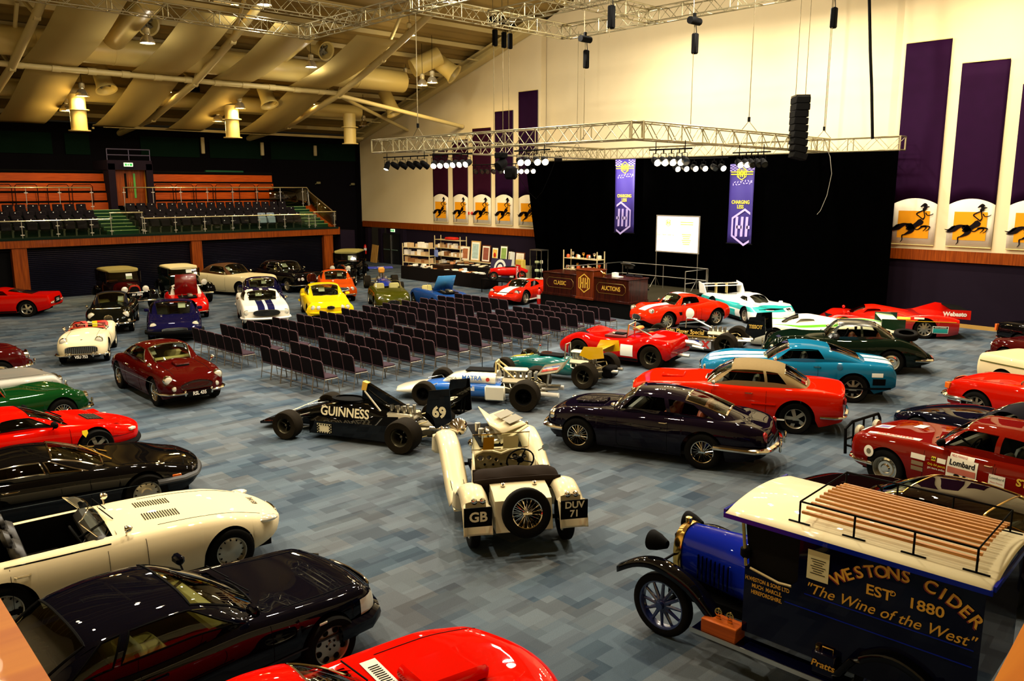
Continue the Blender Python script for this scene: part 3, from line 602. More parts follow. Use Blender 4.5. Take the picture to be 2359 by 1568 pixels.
# spotlights on bars
hot = mat('hot_lamp', '#fff2d0', .5, emit='#ffe9bd', es=60); offl = mat('unlit_lens', '#2a2a26', .08, .2, 1)
def parcan(loc, aim, on, label, grp, power=0):
    t = thing('stage_spotlight', label, 'stage light', loc, 0, grp); d = (V(aim) - V(loc)).normalized(); q = d.to_track_quat('Z', 'Y').to_matrix().to_4x4()
    MB().lathe([(.11, .2), (.115, .0), (.1, -.14), (.05, -.2), (0, -.21)], 14, None, q).build('can', blackm, t); MB().lathe([(0, .17), (.105, .17)], 14, None, q).build('lens', hot if on else offl, t)
    MB().tube([(-.13, 0, 0), (-.13, 0, .22), (.13, 0, .22), (.13, 0, 0)], .012, 5).tube([(0, 0, .22), (0, 0, .34)], .02, 6).build('yoke', blackm, t)
    if power: light('SPOT', V(loc) + d * .22, power, COOL, .08, aim, 42, .7)
def bar(pxs, X, zb, ons, label, aimf, grp):
    pts = [onx(px, 380, X).y for px in pxs]; y0, y1 = min(pts), max(pts)
    tag(MB().tube([(X, y0 - .25, zb), (X, y1 + .25, zb)], .025, 6).tube([(X, y0, zb), (X, y0, zb + .25)], .015, 5).tube([(X, y1, zb), (X, y1, zb + .25)], .015, 5).build('lighting_bar', blackm), f'black lighting bar, {label}', 'bar')
    for k, y in enumerate(pts): parcan((X, y, zb - .34), aimf(k), ons[k], f'{"lit" if ons[k] else "unlit"} black stage spotlight, {ords[k]} on the bar {label}', grp, 380 if ons[k] == 2 else 0)
G = 'stage spotlights'
bar([892, 910, 928, 946, 962, 978], 20.6, 6.45, [1, 0, 0, 0, 0, 0], 'at the far left of the near truss', lambda k: (19, 29 - k, 3) if k == 0 else (25, 26, 3), G)
bar([1000, 1016, 1032, 1047, 1063, 1078], 19.9, 6.42, [1, 1, 1, 1, 1, 1], 'under the near truss before the red banners', lambda k: (14 - k, 20, 2), G)
bar([1197, 1213, 1236, 1254], 19.8, 6.42, [1, 1, 1, 2], 'under the near truss at its brightest pair', lambda k: (12, 8, 1), G)
bar([1095, 1110, 1122, 1136, 1152, 1163, 1188, 1199, 1212, 1227], 28.5, 6.35, [0, 0, 0, 0, 0, 1, 1, 1, 1, 1], 'farther back above the curtain edge', lambda k: (18, 12, 1), G)
bar([1510, 1528, 1546, 1564, 1577], 21.2, 6.35, [2, 1, 1, 1, 0], 'to the right of the truss corner, front', lambda k: (14, 4, 1), G)
bar([1558, 1578, 1599, 1621, 1645, 1663], 27.5, 6.3, [1, 1, 1, 1, 0, 1], 'to the right of the truss corner, rear', lambda k: (19, 5, 1), G)
bar([1702, 1718, 1730, 1745, 1758], 25, 6.35, [2, 1, 0, 0, 0], 'above the purple banner with yellow wording', lambda k: (18, 6, 1), G)
light('SPOT', (20.6, 29.6, 5.9), 4200, COOL, .1, (31.2, 38, 1.2), 42, .6); light('SPOT', (19.9, 21, 5.9), 1500, COOL, .1, (29.5, 25, 1.2), 40, .6)  # extra spots added to brighten the storage shelves and the stage
mh = thing('moving_light', 'black moving head lights clustered under the near truss', 'stage light', (19.9, 21.3, 6.0)); MB().box((0, .3, .3), (.35, .35, .2), 0, None, .03).box((0, -.2, -.3), (.35, .4, .45), .4, None, .08).build('base', blackm, mh); MB().lathe([(0, -.2), (.17, -.18), (.17, .15), (.13, .2), (0, .2)], 14, None, Matrix.Translation((0, .3, 0)) @ Matrix.Rotation(1, 4, 'Y')).build('head', blackm, mh)
tag(MB().box((0, 0, 0), (.3, .35, .3), .5, None, .05).build('effect_light', blackm), 'small dark effect light at the curtain corner', 'stage light').location = onx(1286, 366, 30)
# curtain
XC = 32.4
cur = noisy(mat('black_drape', '#010101', .95, spec=.0), 3, .3)
b = MB(); n = 420
b.grid(lambda u, w: (XC + .07 * sin(u * 95) * (1 - .3 * w) + .03 * sin(u * 23), 13.1 + 20.1 * u - (.9 * (1 - w) * max(0, (u - .9) / .1) * 1.3 if u > .9 else 0) , .02 + w * 6.55), [k / n for k in range(n + 1)], [0, .33, .66, 1])
tag(b.build('stage_curtain', cur, sharp=80), 'tall black pleated stage curtain hung from the rear truss', 'curtain')
tag(MB().tube([onx(1895, 320, 32.1), onx(1912, 360, 32), onx(1916, 400, 32), onx(1905, 450, 32), onx(1890, 485, 32), onx(1882, 494, 32)], .012, 5).build('hanging_cable', mat('grey_cable', '#8a877a', .5)), 'thin pale cable curving down before the dark curtain', 'cable')
tag(MB().tube([onx(1281, 365, 31.5), onx(1268, 400, 31.5), onx(1250, 440, 31.5), onx(1235, 458, 31.5), onx(1215, 440, 31.5), onx(1186, 390, 31.5)], .012, 5).build('hanging_cable', blackm), 'thin black cable looping beside the curtain edge', 'cable')
# wall banners with horse-woman badge
purp = noisy(mat('purple_cloth', '#1e0322', .8), 2.5, .18); purpr = noisy(mat('maroon_cloth', '#280518', .8), 2.5, .18); cloth = noisy(mat('ivory_cloth', '#dcd2ba', .8), 3, .06); amb = mat('amber_print', '#dc9216', .7)
ink = mat('ink', '#0d0508', .6)
HORSE = [  # black silhouette strokes: (points in 0..1 badge space, widths)
    ([(-.12, .22), (-.02, .24), (.1, .31), (.2, .38), (.32, .42), (.42, .40)], [.004, .03, .06, .05, .03, .02]),
    ([(-.16, .30), (-.05, .28), (.06, .36), (.14, .42)], [.004, .02, .03, .01]),
    ([(.34, .40), (.46, .36), (.56, .36), (.64, .42), (.74, .50), (.80, .56)], [.04, .08, .055, .055, .075, .05]),
    ([(.40, .36), (.50, .28), (.48, .2), (.40, .14), (.30, .08)], [.09, .08, .05, .03, .014]),
    ([(.30, .08), (.24, .05), (.25, -.08), (.2, -.16)], [.014, .016, .012, .006]),
    ([(.56, .3), (.68, .26), (.82, .36), (.94, .35)], [.014, .012, .02, .012]), ([(.94, .35), (.9, .28), (.84, .22)], [.012, .01, .004]), ([(.76, .36), (.9, .38), (1.04, .36)], [.012, .02, .012]), ([(1.04, .36), (1.0, .28), (.92, .22)], [.012, .01, .004]),
    ([(.80, .58), (.86, .66), (.84, .78), (.82, .9)], [.02, .012, .012, .016]), ([(.80, .6), (.7, .68), (.62, .76), (.74, .84), (.84, .88)], [.014, .012, .014, .014, .012]), ([(.88, .8), (.94, .72), (1.06, .74), (1.1, .78)], [.014, .01, .01, .006]),
    ([(.8, .88), (.86, .95), (.84, 1.03)], [.03, .04, .03]), ([(.72, .98), (.84, 1.06), (.92, 1.02)], [.01, .035, .006]), ([(.9, .98), (.98, .99)], [.02, .006])]
def horse(o, ex, sx, sy, parent):
    b = MB(); M = frame(o, ex, (0, 0, 1), .02)
    for pts, ws in HORSE:
        P = []; n = len(pts); W_ = []
        for i in range(n - 1):
            p0, p1, p2, p3 = pts[max(0, i - 1)], pts[i], pts[i + 1], pts[min(n - 1, i + 2)]
            for k in range(4):
                t = k / 4; P.append(tuple(.5 * (2 * p1[a] + (p2[a] - p0[a]) * t + (2 * p0[a] - 5 * p1[a] + 4 * p2[a] - p3[a]) * t * t + (3 * p1[a] - p0[a] - 3 * p2[a] + p3[a]) * t ** 3) for a in (0, 1))); W_.append(ws[i] * (1 - t) + ws[i + 1] * t)
        P.append(pts[-1]); W_.append(ws[-1]); vs = []
        for i, p in enumerate(P):
            a = P[max(0, i - 1)]; c = P[min(len(P) - 1, i + 1)]; d = V((c[0] - a[0], c[1] - a[1])).normalized(); w = max(W_[i] * 1.3, .009)
            vs += [((p[0] - d[1] * w) * sx, (p[1] + d[0] * w) * sy, 0), ((p[0] + d[1] * w) * sx, (p[1] - d[0] * w) * sy, 0)]
        b.add(vs, [(2 * i, 2 * i + 1, 2 * i + 3, 2 * i + 2) for i in range(len(P) - 1)], None, M)
    return b.build('horse_print', ink, parent)
def wall_banner(y0, y1, ztop, label, m):
    """y0 > y1; hangs flat on the wall"""
    w = y0 - y1; t = thing('wall_banner', label, 'banner', (33.46, (y0 + y1) / 2, 3.0)); zb = 0; za = 1.8; zt = ztop - 3
    arch = lambda v: za - .22 * (2 * v - 1) ** 2
    b = MB(); b.grid(lambda u, v: (-.03 - .02 * sin(v * 9 + 1) * u, w / 2 - w * v, arch(v) * (1 - u) + zt * u), [k / 10 for k in range(11)], [k / 12 for k in range(13)]); b.build('cloth', m, t, solid=.01)
    b = MB(); b.grid(lambda u, v: (-.032, w / 2 - w * v, zb * (1 - u) + arch(v) * u), [0, .5, 1], [k / 12 for k in range(13)]); b.build('ivory_panel', cloth, t, solid=.01)
    MB().add([(-.05, w * .36, .28), (-.05, -w * .36, .28), (-.05, -w * .36, 1.32), (-.05, w * .36, 1.32)], [(0, 1, 2, 3)]).build('amber_square', amb, t)
    horse((-.052, w * .42, .3), (0, -1, 0), w * .78, 1.2, t)
    MB().tube([(-.05, w / 2, .02), (-.05, -w / 2, .02)], .02, 6).tube([(-.05, w / 2, zt), (-.05, -w / 2, zt)], .018, 6).build('rod', steelw, t)
BL = [(42.75, 41.24, 7.57, purpr, 'leftmost of the row beside the curtain, shortest purple top'), (40.75, 39.32, 8.1, purpr, 'second of the row beside the curtain'), (38.82, 37.2, 8.69, purpr, 'third of the row beside the curtain'), (36.8, 35.3, 9.55, purp, 'fourth of the row beside the curtain'), (34.8, 33.3, 10.5, purp, 'partly hidden by the curtain edge'),
      (13.55, 11.92, 10.57, purp, 'tallest one directly right of the curtain'), (11.5, 9.93, 9.65, purp, 'second one right of the curtain'), (9.46, 7.9, 8.75, purp, 'cut by the frame edge at the far right')]
for y0, y1, z, m, w in BL: wall_banner(y0, y1, z, f'purple banner with amber horse badge, {w}', m)
tag(MB().add([(33.3, 36.78, 9.5), (33.3, 35.3, 9.56), (33.3, 35.3, 7.2), (33.3, 36.78, 7.2)], [(0, 1, 2, 3)]).build('banner_cover', mat('maroon2', '#3a1128', .8), solid=.01), 'dull maroon cloth hanging over the top of the fourth banner', 'cloth') if 0 else None
# hanging auction banners
def hh_logo(o, ex, s, parent, m, amp=None, clip=None, name='monogram'):
    """hexagon ring with two slanted H letters"""
    b = MB(); M = frame(o, ex, (0, 0, 1), .012); c30 = .866
    H = [(0, 1.12), (c30, .56), (c30, -.56), (0, -1.12), (-c30, -.56), (-c30, .56)]; q = .87
    def poly(P):
        if clip:      # keep between clip[0] and clip[1] across
            for sgn, lim in ((1, clip[1]), (-1, -clip[0])):
                out = []
                for i in range(len(P)):
                    a, c = P[i], P[(i + 1) % len(P)]; ia, ic = a[0] * sgn <= lim, c[0] * sgn <= lim
                    if ia: out.append(a)
                    if ia != ic: k = (lim * sgn - a[0]) / (c[0] - a[0]); out.append((lim * sgn, a[1] + (c[1] - a[1]) * k))
                P = out
                if len(P) < 3: return
        b.add([(x * s, y * s, 0) for x, y in P], [tuple(range(len(P)))], None, M)
    for i in range(6):
        a, c = H[i], H[(i + 1) % 6]; poly([a, c, (c[0] * q, c[1] * q), (a[0] * q, a[1] * q)])
    sh = .0
    for x0 in (-.62, .06):
        for dx in (0, .36): poly([(x0 + dx, -.55 - .1 * abs(x0 + dx)), (x0 + dx + .17, -.55), (x0 + dx + .2, .62), (x0 + dx + .03, .62)])
        poly([(x0 + .1, -.09), (x0 + .45, -.09), (x0 + .45, .1), (x0 + .1, .1)])
    return b.build(name, m, parent)
violet = mat('violet_banner', '#2a1e6c', .55); lilac = mat('lilac_print', '#a99ad6', .55); yellowp = mat('yellow_print', '#e8d11e', .5)
def hbanner(px0, px1, X, zt, zb, label, words, side):
    y0 = onx(px0, 450, X).y; y1 = onx(px1, 450, X).y; w = y0 - y1; t = thing('hanging_banner', label, 'banner', (X, (y0 + y1) / 2, zb)); h = zt - zb
    MB().grid(lambda u, v: (.012 * sin(9 * v + u * 4), w / 2 - w * v, h * u), [k / 8 for k in range(9)], [k / 10 for k in range(11)]).build('cloth', violet, t, solid=.008)
    MB().tube([(0, w / 2 + .05, 0), (0, -w / 2 - .05, 0)], .025, 6).build('bottom_rod', blackm, t)
    hh_logo((-.03, -w * .02 - w * .18 * side, .72), (0, -1, 0), .72, t, lilac, clip=(-.8 / 1.28 * w + (.25 if side < 0 else 0) - .05, .8 / 1.28 * w - (.25 if side > 0 else 0)) if 0 else ((-.62 - .25 * side, .62 - .25 * side)), name='large_monogram')
    hh_logo((-.03, 0, h - .4), (0, -1, 0), .26, t, yellowp)
    MB().box((-.03, 0, h - .34), (.004, w * .9, .04)).box((-.03, 0, h - .44), (.004, w * .9, .04)).build('winged_bars', yellowp, t)
    b = MB()
    for k in range(14): b.box((-.028, -w * .4 + w * .8 * ((k * 7) % 13) / 13, h - .72 - .05 * (k % 4)), (.004, .09, .03), Matrix.Rotation(k, 4, 'X'))
    b.build('printed_emblems', lilac, t)
    b = MB(); s = w / 12
    for i in range(12):
        for j in range(5):
            if (i + j) % 2 == 0 and abs(i - 5.5) > 2.2: b.box((-.026, w / 2 - (i + .5) * s, h - .03 - (j + .5) * .055), (.003, s, .055))
    b.build('checker_print', mat('checker_print', '#8d80b8', .6), t)
    for k, wd_ in enumerate(words): lettering(t, wd_, .21, (-.03, 0, 1.78 - k * .2), (0, -1, 0), (0, 0, 1), yellowp, bold=.004, sx=.8)
hbanner(1417, 1462, 31.9, 6.55, 3.02, 'violet hanging banner left of the screen, upper half washed out by spotlights', ['CHARGING', 'LESS'], -1)
hbanner(1680, 1736, 31.9, 6.2, 2.8, 'violet hanging banner right of the screen with yellow wording', ['CHARGING', 'LESS'], 1)
y = onx(1440, 450, 31.9).y; light('SPOT', (29.6, y - .2, 6.3), 1800, (1, .85, .75), .06, (31.9, y, 5.6), 62, .9); y = onx(1705, 450, 31.9).y; light('SPOT', (30, y, 6.35), 500, (1, .86, .7), .06, (31.9, y - .3, 4.4), 70, .9)
# projection screen
S0 = onx(1515, 497, 31.6); S1 = onx(1611, 501, 31.6); S2 = onx(1607, 583, 31.6); sy = (S0.y + S1.y) / 2; sw = S0.y - S1.y; sh_ = S0.z - S2.z
scr = thing('projection_screen', 'lit white projection screen on tall thin legs in front of the curtain', 'screen', (31.6, sy, .6))
b0, h0 = S2.z - .6, sh_
MB().box((0, 0, b0 + h0 / 2), (.02, sw, h0)).build('screen_face', mat('screen_glow', '#f4f0f4', .6, emit='#f2ecff', es=.75), scr)
MB().box((0, 0, b0 + h0 + .02), (.05, sw + .1, .05)).box((0, 0, b0 - .02), (.05, sw + .1, .05)).box((0, sw / 2 + .02, b0 + h0 / 2), (.05, .05, h0)).box((0, -sw / 2 - .02, b0 + h0 / 2), (.05, .05, h0)).build('frame', mat('screen_frame', '#b9b4a6', .4, .6), scr)
for s in (-1, 1): MB().tube([(0, s * sw / 2, b0), (0, s * sw / 2, 0)], .022, 6).tube([(0, s * sw / 2, .5), (-.45, s * sw / 2, 0)], .015, 5).tube([(0, s * sw / 2, .5), (.3, s * sw / 2, 0)], .015, 5).build('leg', alu, scr)
yt = mat('screen_yellow', '#d8e020', .5, emit='#b8c020', es=.5); bl = mat('screen_blue', '#cfe0ff', .5, emit='#a8c8ff', es=.8)
hh_logo((-.02, sw * .22, b0 + h0 * .82), (0, -1, 0), .16, scr, yt)
lettering(scr, 'Our next sale is...', .15, (-.02, sw * .27, b0 + h0 * .48), (0, -1, 0), (0, 0, 1), yt)
b = MB()
for k in range(6): b.box((-.016, -sw * .22, b0 + h0 * (.5 - .055 * k)), (.003, sw * (.22 - .03 * (k % 3)), .03))
for k in range(2): b.box((-.016, -sw * .22, b0 + h0 * (.84 - .06 * k)), (.003, sw * .3, .03))
b.build('printed_lines', yt, scr); MB().lathe([(0, 0), (.25, 0)], 20, None, frame((-.014, sw * .2, b0 + h0 * .22), (0, -1, 0), (0, 0, 1), .002)).build('round_picture', bl, scr)
# stage and rostrum
tag(MB().box((28.9, 22.9, .3), (6.3, 5.0, .6)).build('stage_platform', mat('stage_black', '#050505', .7)), 'low black stage platform under the auction rostrum', 'stage')
tag(MB().box((28.9, 22.9, .61), (6.3, 5.0, .02)).build('stage_carpet', noisy(mat('stage_carpet', '#2b2719', .95), 30, .2)), 'olive grey carpet covering the stage platform', 'carpet')
mah = wood('mahogany', '#240a05', '#3c1408', .5, 2, .25); mahl = wood('mahogany_light', '#54200c', '#6e2c10', .5, 2, .25); goldp = mat('gold_leaf', '#f0c04a', .3, .4, emit='#c88a20', es=.15)  # gilding has a faint glow put into its material
FX = 25.75
def panel(t, y0, y1, zb, zt, x0, x1, m, txt=None):
    w = y0 - y1; yc = (y0 + y1) / 2; MB().box(((x0 + x1) / 2, yc, (zb + zt) / 2), (x1 - x0, w, zt - zb), 0, None, .015).build('cabinet_body', m, t)
    MB().box(((x0 + x1) / 2, yc, zt + .02), (x1 - x0 + .08, w + .06, .05), 0, None, .015).box(((x0 + x1) / 2, yc, zb + .05), (x1 - x0 + .07, w + .05, .1), 0, None, .01).build('moulding', m, t)
ro = thing('auction_rostrum', 'dark mahogany auction rostrum with gilt wording on its front', 'rostrum', (FX, 22.8, .62)); o = V(ro.location)
YL, YR = 25.25 - o.y, 20.45 - o.y; PL, PR = 23.2 - o.y, 22.25 - o.y
panel(ro, YL, PL, 0, .95, 0, 1.15, mah); panel(ro, PR, YR, 0, .95, -.05, 1.2, mah); panel(ro, PL, PR, 0, 1.2, -.12, .7, mahl)
def cart(yc, w, h, zc, x, word):
    b = MB(); P = [(-w / 2 + .12, -h / 2), (w / 2 - .12, -h / 2), (w / 2, -h / 2 + .12), (w / 2, h / 2 - .12), (w / 2 - .12, h / 2), (-w / 2 + .12, h / 2), (-w / 2, h / 2 - .12), (-w / 2, -h / 2 + .12)]
    MB().tube([(x, yc + p[0], zc + p[1]) for p in P], .012, 4, closed=True).build('gilt_border', mat('gilt_dim', '#7a5a22', .35, .5), ro); lettering(ro, word, .25, (x, yc, zc), (0, -1, 0), (0, 0, 1), goldp, bold=.004, sx=.78)
cart((YL + PL) / 2, 1.55, .42, .56, -.012, 'CLASSIC'); cart((PR + YR) / 2, 1.5, .42, .56, -.062, 'AUCTIONS')
hh_logo((-.13, (PL + PR) / 2, .68), (0, -1, 0), .36, ro, goldp)
tag(MB().box((26.2, 21.4, 1.62), (.25, .34, .04)).box((26.25, 21.6, 1.68), (.2, .2, .2)).build('desk_papers', whitep), 'white papers and box lying on the right wing of the rostrum', 'papers')
tag(MB().sph((26.0, 22.0, 1.72), .09, None, 10, 1, 1.2, .7).tube([(26, 22, 1.58), (26, 22, 1.72)], .03, 8).tube([(26, 22.05, 1.75), (26, 22.16, 1.82)], .03, 6).build('brass_figure', brass), 'small brass animal figure on the rostrum top', 'ornament')
for yy in (21.2, 20.75): tag(MB().box((26.7, yy, 1.55), (.1, .42, .3), 0, None, .04).box((26.95, yy, 1.1), (.4, .42, .07)).box((26.95, yy, .85), (.3, .3, .44)).build('stage_chair', seatm), 'dark chair back showing behind the rostrum, ' + ('inner one' if yy > 21 else 'outer one'), 'chair')
mo = thing('monitor_stand', 'black monitor on a stand behind the rostrum', 'monitor', (27.8, 22.2, .62)); MB().box((0, 0, 1.35), (.35, .55, .06), Matrix.Rotation(.3, 4, 'Y'), None, .02).box((.1, 0, 1.25), (.2, .3, .15)).build('monitor', mat('charcoal', '#26241f', .4), mo); MB().tube([(0, 0, 0), (0, 0, 1.25)], .03, 6).tube([(-.3, 0, 0), (.3, 0, 0)], .02, 5).build('stand', blackm, mo)
def cage(pts, label, h=1.05):
    t = thing('stage_guardrail', label, 'railing', pts[0]); o = V(pts[0])
    for i in range(len(pts) - 1):
        a, c = V(pts[i]) - o, V(pts[i + 1]) - o; b = MB(); n = max(1, round((c - a).length / 2))
        for k in range(n + 1): q = a + (c - a) * k / n; b.tube([q, q + V((0, 0, h))], .022, 6)
        for z in (h, h * .5): b.tube([a + V((0, 0, z)), c + V((0, 0, z))], .022, 6)
        b.build('rail_section', alu, t)
cage([(27.6, 25.6, .62), (30.1, 25.4, .62)], 'aluminium guardrail on the stage beside the shelf of trophies'); cage([(30.2, 25.4, .62), (31.3, 25.3, .62), (31.3, 20.5, .62)], 'long aluminium guardrail crossing in front of the screen legs'); cage([(31.2, 20.5, .62), (29.6, 20.5, .62)], 'short aluminium guardrail at the stage end by the white race car')
# chairs in two blocks
cg = mat('chair_frame', '#8c8272', .35, .7); cpad = noisy(mat('chair_cloth', '#0e090d', .85), 60, .2); cedge = mat('chair_piping', '#5a4248', .6); cseat = noisy(mat('chair_seat_cloth', '#3a2c34', .85), 60, .2)
def chair_proto():
    t = thing('stacking_chair', '', 'chair'); w = .24; r = Matrix.Rotation(-.15, 4, 'Y')
    MB().box((-.22, 0, .68), (.05, .46, .46), r, None, .03).build('backrest', cpad, t)
    P = [(-.215 + .02, -w, .44), (-.25, -w, .86), (-.257, -w + .05, .905), (-.257, w - .05, .905), (-.25, w, .86), (-.195, w, .44)]; MB().tube(P, .012, 6).build('back_piping', cedge, t)
    MB().box((.0, 0, .45), (.44, .45, .06), 0, None, .025).build('seat', cseat, t)
    for s in (-1, 1): MB().tube([(.2, s * w, .42), (.24, s * w, 0)], .011, 6).tube([(-.2, s * w, .42), (.2, s * w, .42)], .011, 6).tube([(-.2, s * w, .44), (-.27, s * w, 0)], .011, 6).build('side_frame', cg, t)
    MB().tube([(.22, -w, .18), (.22, w, .18)], .009, 5).tube([(-.24, -w, .18), (-.24, w, .18)], .009, 5).build('stretcher', cg, t)
    return t
cp = chair_proto(); first = True; CR4 = radians(4.0)
for k in range(14):
    for blk, y0 in ((0, 18.25), (1, 22.55)):
        for j in range(6):
            if blk == 1 and k == 13: continue
            y = y0 + .525 * j + .075 * k; x = 10.5 + .95 * k - (.0 if blk else 0) - .03 * (y - 18)
            o = cp if first else dup(cp); first = False; o.location = (x + .2, y, 0); o.rotation_euler = (0, 0, CR4 + random.uniform(-.02, .02))
            ps = ['end seat by the racing cars', 'second seat from the racing cars', 'third seat from the racing cars', 'fourth seat from the racing cars', 'fifth seat from the racing cars', 'inner aisle seat'] if blk == 0 else ['inner aisle seat', 'second seat from the inner aisle', 'third seat from the inner aisle', 'fourth seat from the inner aisle', 'fifth seat from the inner aisle', 'outer end seat']
            o['label'] = f'padded chair, {ords[k]} row from the back, {"near" if blk == 0 else "far"} block, {ps[j]}'; o['group'] = 'padded chairs facing the stage'
for y, p in ((16.5, 200), (21, 220), (26, 220), (31, 150)): light('AREA', (27.5, y, 12.6), p, COOL, .8, (33.9, y, 9.5))
# camera-side wooden parapet ends
pw = wood('parapet_wood', '#e07a00', '#f59410', .6, 0, .5)
def slab(name, P, z0, label):
    b = MB(); b.prism([(p.x, p.y) for p in P], z0 - .06, z0); tag(b.build(name, pw), label, 'ledge')
slab('wooden_ledge', [at(-5, 1368, 4.2), at(118, 1568, 4.2), at(140, 1605, 4.2), at(-300, 1605, 4.2), at(-300, 1300, 4.2)], 4.2, 'blurred orange wood ledge in the lower left corner')
slab('wooden_ledge', [at(2364, 1425, 4.2), at(2500, 1400, 4.2), at(2500, 1605, 4.2), at(2272, 1605, 4.2), at(2290, 1568, 4.2)], 4.2, 'blurred orange wood ledge in the lower right corner')
# ------------------------------------------------------------------ car building kit
def pchip(keys):
    """smooth monotone curve through (s, v) keys"""
    n = len(keys); X = [k[0] for k in keys]; Y = [k[1] for k in keys]
    if n == 1: return lambda x: Y[0]
    h = [X[i + 1] - X[i] for i in range(n - 1)]; d = [(Y[i + 1] - Y[i]) / h[i] for i in range(n - 1)]; m = [d[0]] + [0] * (n - 2) + [d[-1]]
    for i in range(1, n - 1):
        if d[i - 1] * d[i] > 0: w1 = 2 * h[i] + h[i - 1]; w2 = h[i] + 2 * h[i - 1]; m[i] = (w1 + w2) / (w1 / d[i - 1] + w2 / d[i])
    def f(x):
        if x <= X[0]: return Y[0]
        if x >= X[-1]: return Y[-1]
        i = 0
        while x > X[i + 1]: i += 1
        t = (x - X[i]) / h[i]; a = (1 + 2 * t) * (1 - t) ** 2; b = t * (1 - t) ** 2; c = t * t * (3 - 2 * t); e = t * t * (t - 1)
        return a * Y[i] + b * h[i] * m[i] + c * Y[i + 1] + e * h[i] * m[i + 1]
    return f
WHL = {}
def wheel_mesh(kind, r, w):
    """tyre and rim meshes, axle along y, outer face +y"""
    key = (kind, round(r, 3), round(w, 3))
    if key in WHL: return WHL[key]
    fat = kind in ('f1', 'f1g', 'f1b'); rr = r * (.52 if fat else .62 if kind != 'art' else .74); rr = r * .66 if kind in ('alloy8', 'group') else rr; h = w / 2
    if kind in ('wire', 'wirec'): rr = r * .60
    b = MB(); b.lathe([(rr, -h * .8), (rr + .02, -h * .95), (r * .93, -h), (r * .985, -h * .8), (r, -h * .5), (r, h * .5), (r * .985, h * .8), (r * .93, h), (rr + .02, h * .95), (rr, h * .8)], 36, None, None, 'Y')
    tyre = b.build('tmp', tyreworn if fat else rubber, sharp=50); g = MB()
    m = {'wire': chrome, 'wirec': chrome, 'f1g': gold, 'f1': mat('race_rim', '#6a6550', .35, .8), 'f1b': blackm, 'art': mat('artillery_blue', '#0d1a4a', .3, 0, 1), 'steel': mat('steel_wheel', '#a9a491', .35, .5)}.get(kind, ally)
    g.lathe([(rr, -h * .8), (rr * .93, -h * .6), (rr * .93, h * .5), (rr * .97, h * .82), (rr * 1.03, h * .9), (rr * 1.03, h * .8), (rr, h * .7)], 32, m, None, 'Y')
    if kind in ('wire', 'wirec'):
        for k in range(36):
            a = 2 * pi * k / 36; a2 = a + (.3 if k % 2 else -.3); yy = h * .45 if k % 2 else -h * .5; g.tube([(rr * .18 * cos(a2), h * .75 if k % 2 else h * .1, rr * .18 * sin(a2)), (rr * .94 * cos(a), yy, rr * .94 * sin(a))], .0045, 3, m, cap=False)
        g.lathe([(0, h * 1.15), (.02, h * 1.15), (.035, h * .9), (rr * .2, h * .75), (rr * .2, -h * .2)], 14, m, None, 'Y'); g.box((0, h * 1.08, 0), (.13, .015, .028), .0, m)
        g.lathe([(0, -h * .55), (rr * .93, -h * .5)], 20, blackm, None, 'Y')
    elif kind == 'alloy8':
        g.lathe([(0, h * .55), (rr * .55, h * .62), (rr * .96, h * .45)], 32, m, None, 'Y')
        for k in range(8):
            a = 2 * pi * (k + .5) / 8; M = Matrix.Rotation(a, 4, 'Y'); g.lathe([(0, h * .60), (rr * .165, h * .61)], 12, blackm, M @ Matrix.Translation((rr * .77, 0, 0)) @ Matrix.Scale(1.0, 4, (1, 0, 0)), 'Y')
        for k in range(5): a = 2 * pi * k / 5; g.lathe([(0, h * .64), (.014, h * .64)], 8, blackm, Matrix.Translation((rr * .25 * cos(a), 0, rr * .25 * sin(a))), 'Y')
        g.lathe([(0, h * .67), (rr * .13, h * .65), (rr * .14, h * .55)], 14, m, None, 'Y')
    elif kind in ('five', 'mini', 'group', 'cross'):
        g.lathe([(0, -h * .3), (rr * .93, -h * .3)], 20, blackm, None, 'Y'); ns = {'five': 5, 'mini': 8, 'group': 10, 'cross': 4}[kind]
        for k in range(ns):
            a = 2 * pi * k / ns; c = V((cos(a), 0, sin(a))); s = V((-sin(a), 0, cos(a))); wi, wo = rr * .16, rr * (.2 if kind == 'five' else .12)
            vs = []
            for q, yy in ((rr * .12, h * .55), (rr * .95, h * .35)):
                ww = wi if q < rr * .5 else wo; vs += [c * q - s * ww + V((0, yy, 0)), c * q + s * ww + V((0, yy, 0)), c * q + s * ww * .7 + V((0, yy - h * .35, 0)), c * q - s * ww * .7 + V((0, yy - h * .35, 0))]
            g.add(vs, [(0, 1, 5, 4), (1, 2, 6, 5), (2, 3, 7, 6), (3, 0, 4, 7)], m)
        g.lathe([(0, h * .68), (rr * .2, h * .62), (rr * .24, h * .3)], 16, m, None, 'Y')
    elif kind == 'art':
        for k in range(12):
            a = 2 * pi * k / 12; g.tube([(.07 * cos(a), h * .3, .07 * sin(a)), (rr * .95 * cos(a), 0, rr * .95 * sin(a))], [.026, .017], 7, m)
        g.lathe([(0, h * 1.5), (.045, h * 1.5), (.05, h * .7), (.1, h * .5), (.1, -h * .4)], 16, m, None, 'Y')
    elif kind == 'disc':
        g.lathe([(0, h * .5), (rr * .35, h * .62), (rr * .5, h * .45), (rr * .7, h * .5), (rr * .94, h * .3)], 28, m, None, 'Y')
        for k in range(12): a = 2 * pi * k / 12; g.box((rr * .8 * cos(a), h * .48, rr * .8 * sin(a)), (rr * .13, .01, rr * .08), Matrix.Rotation(-a, 4, 'Y'), blackm)
        g.lathe([(0, h * .68), (rr * .25, h * .6)], 16, m, None, 'Y')
    elif kind == 'steel':
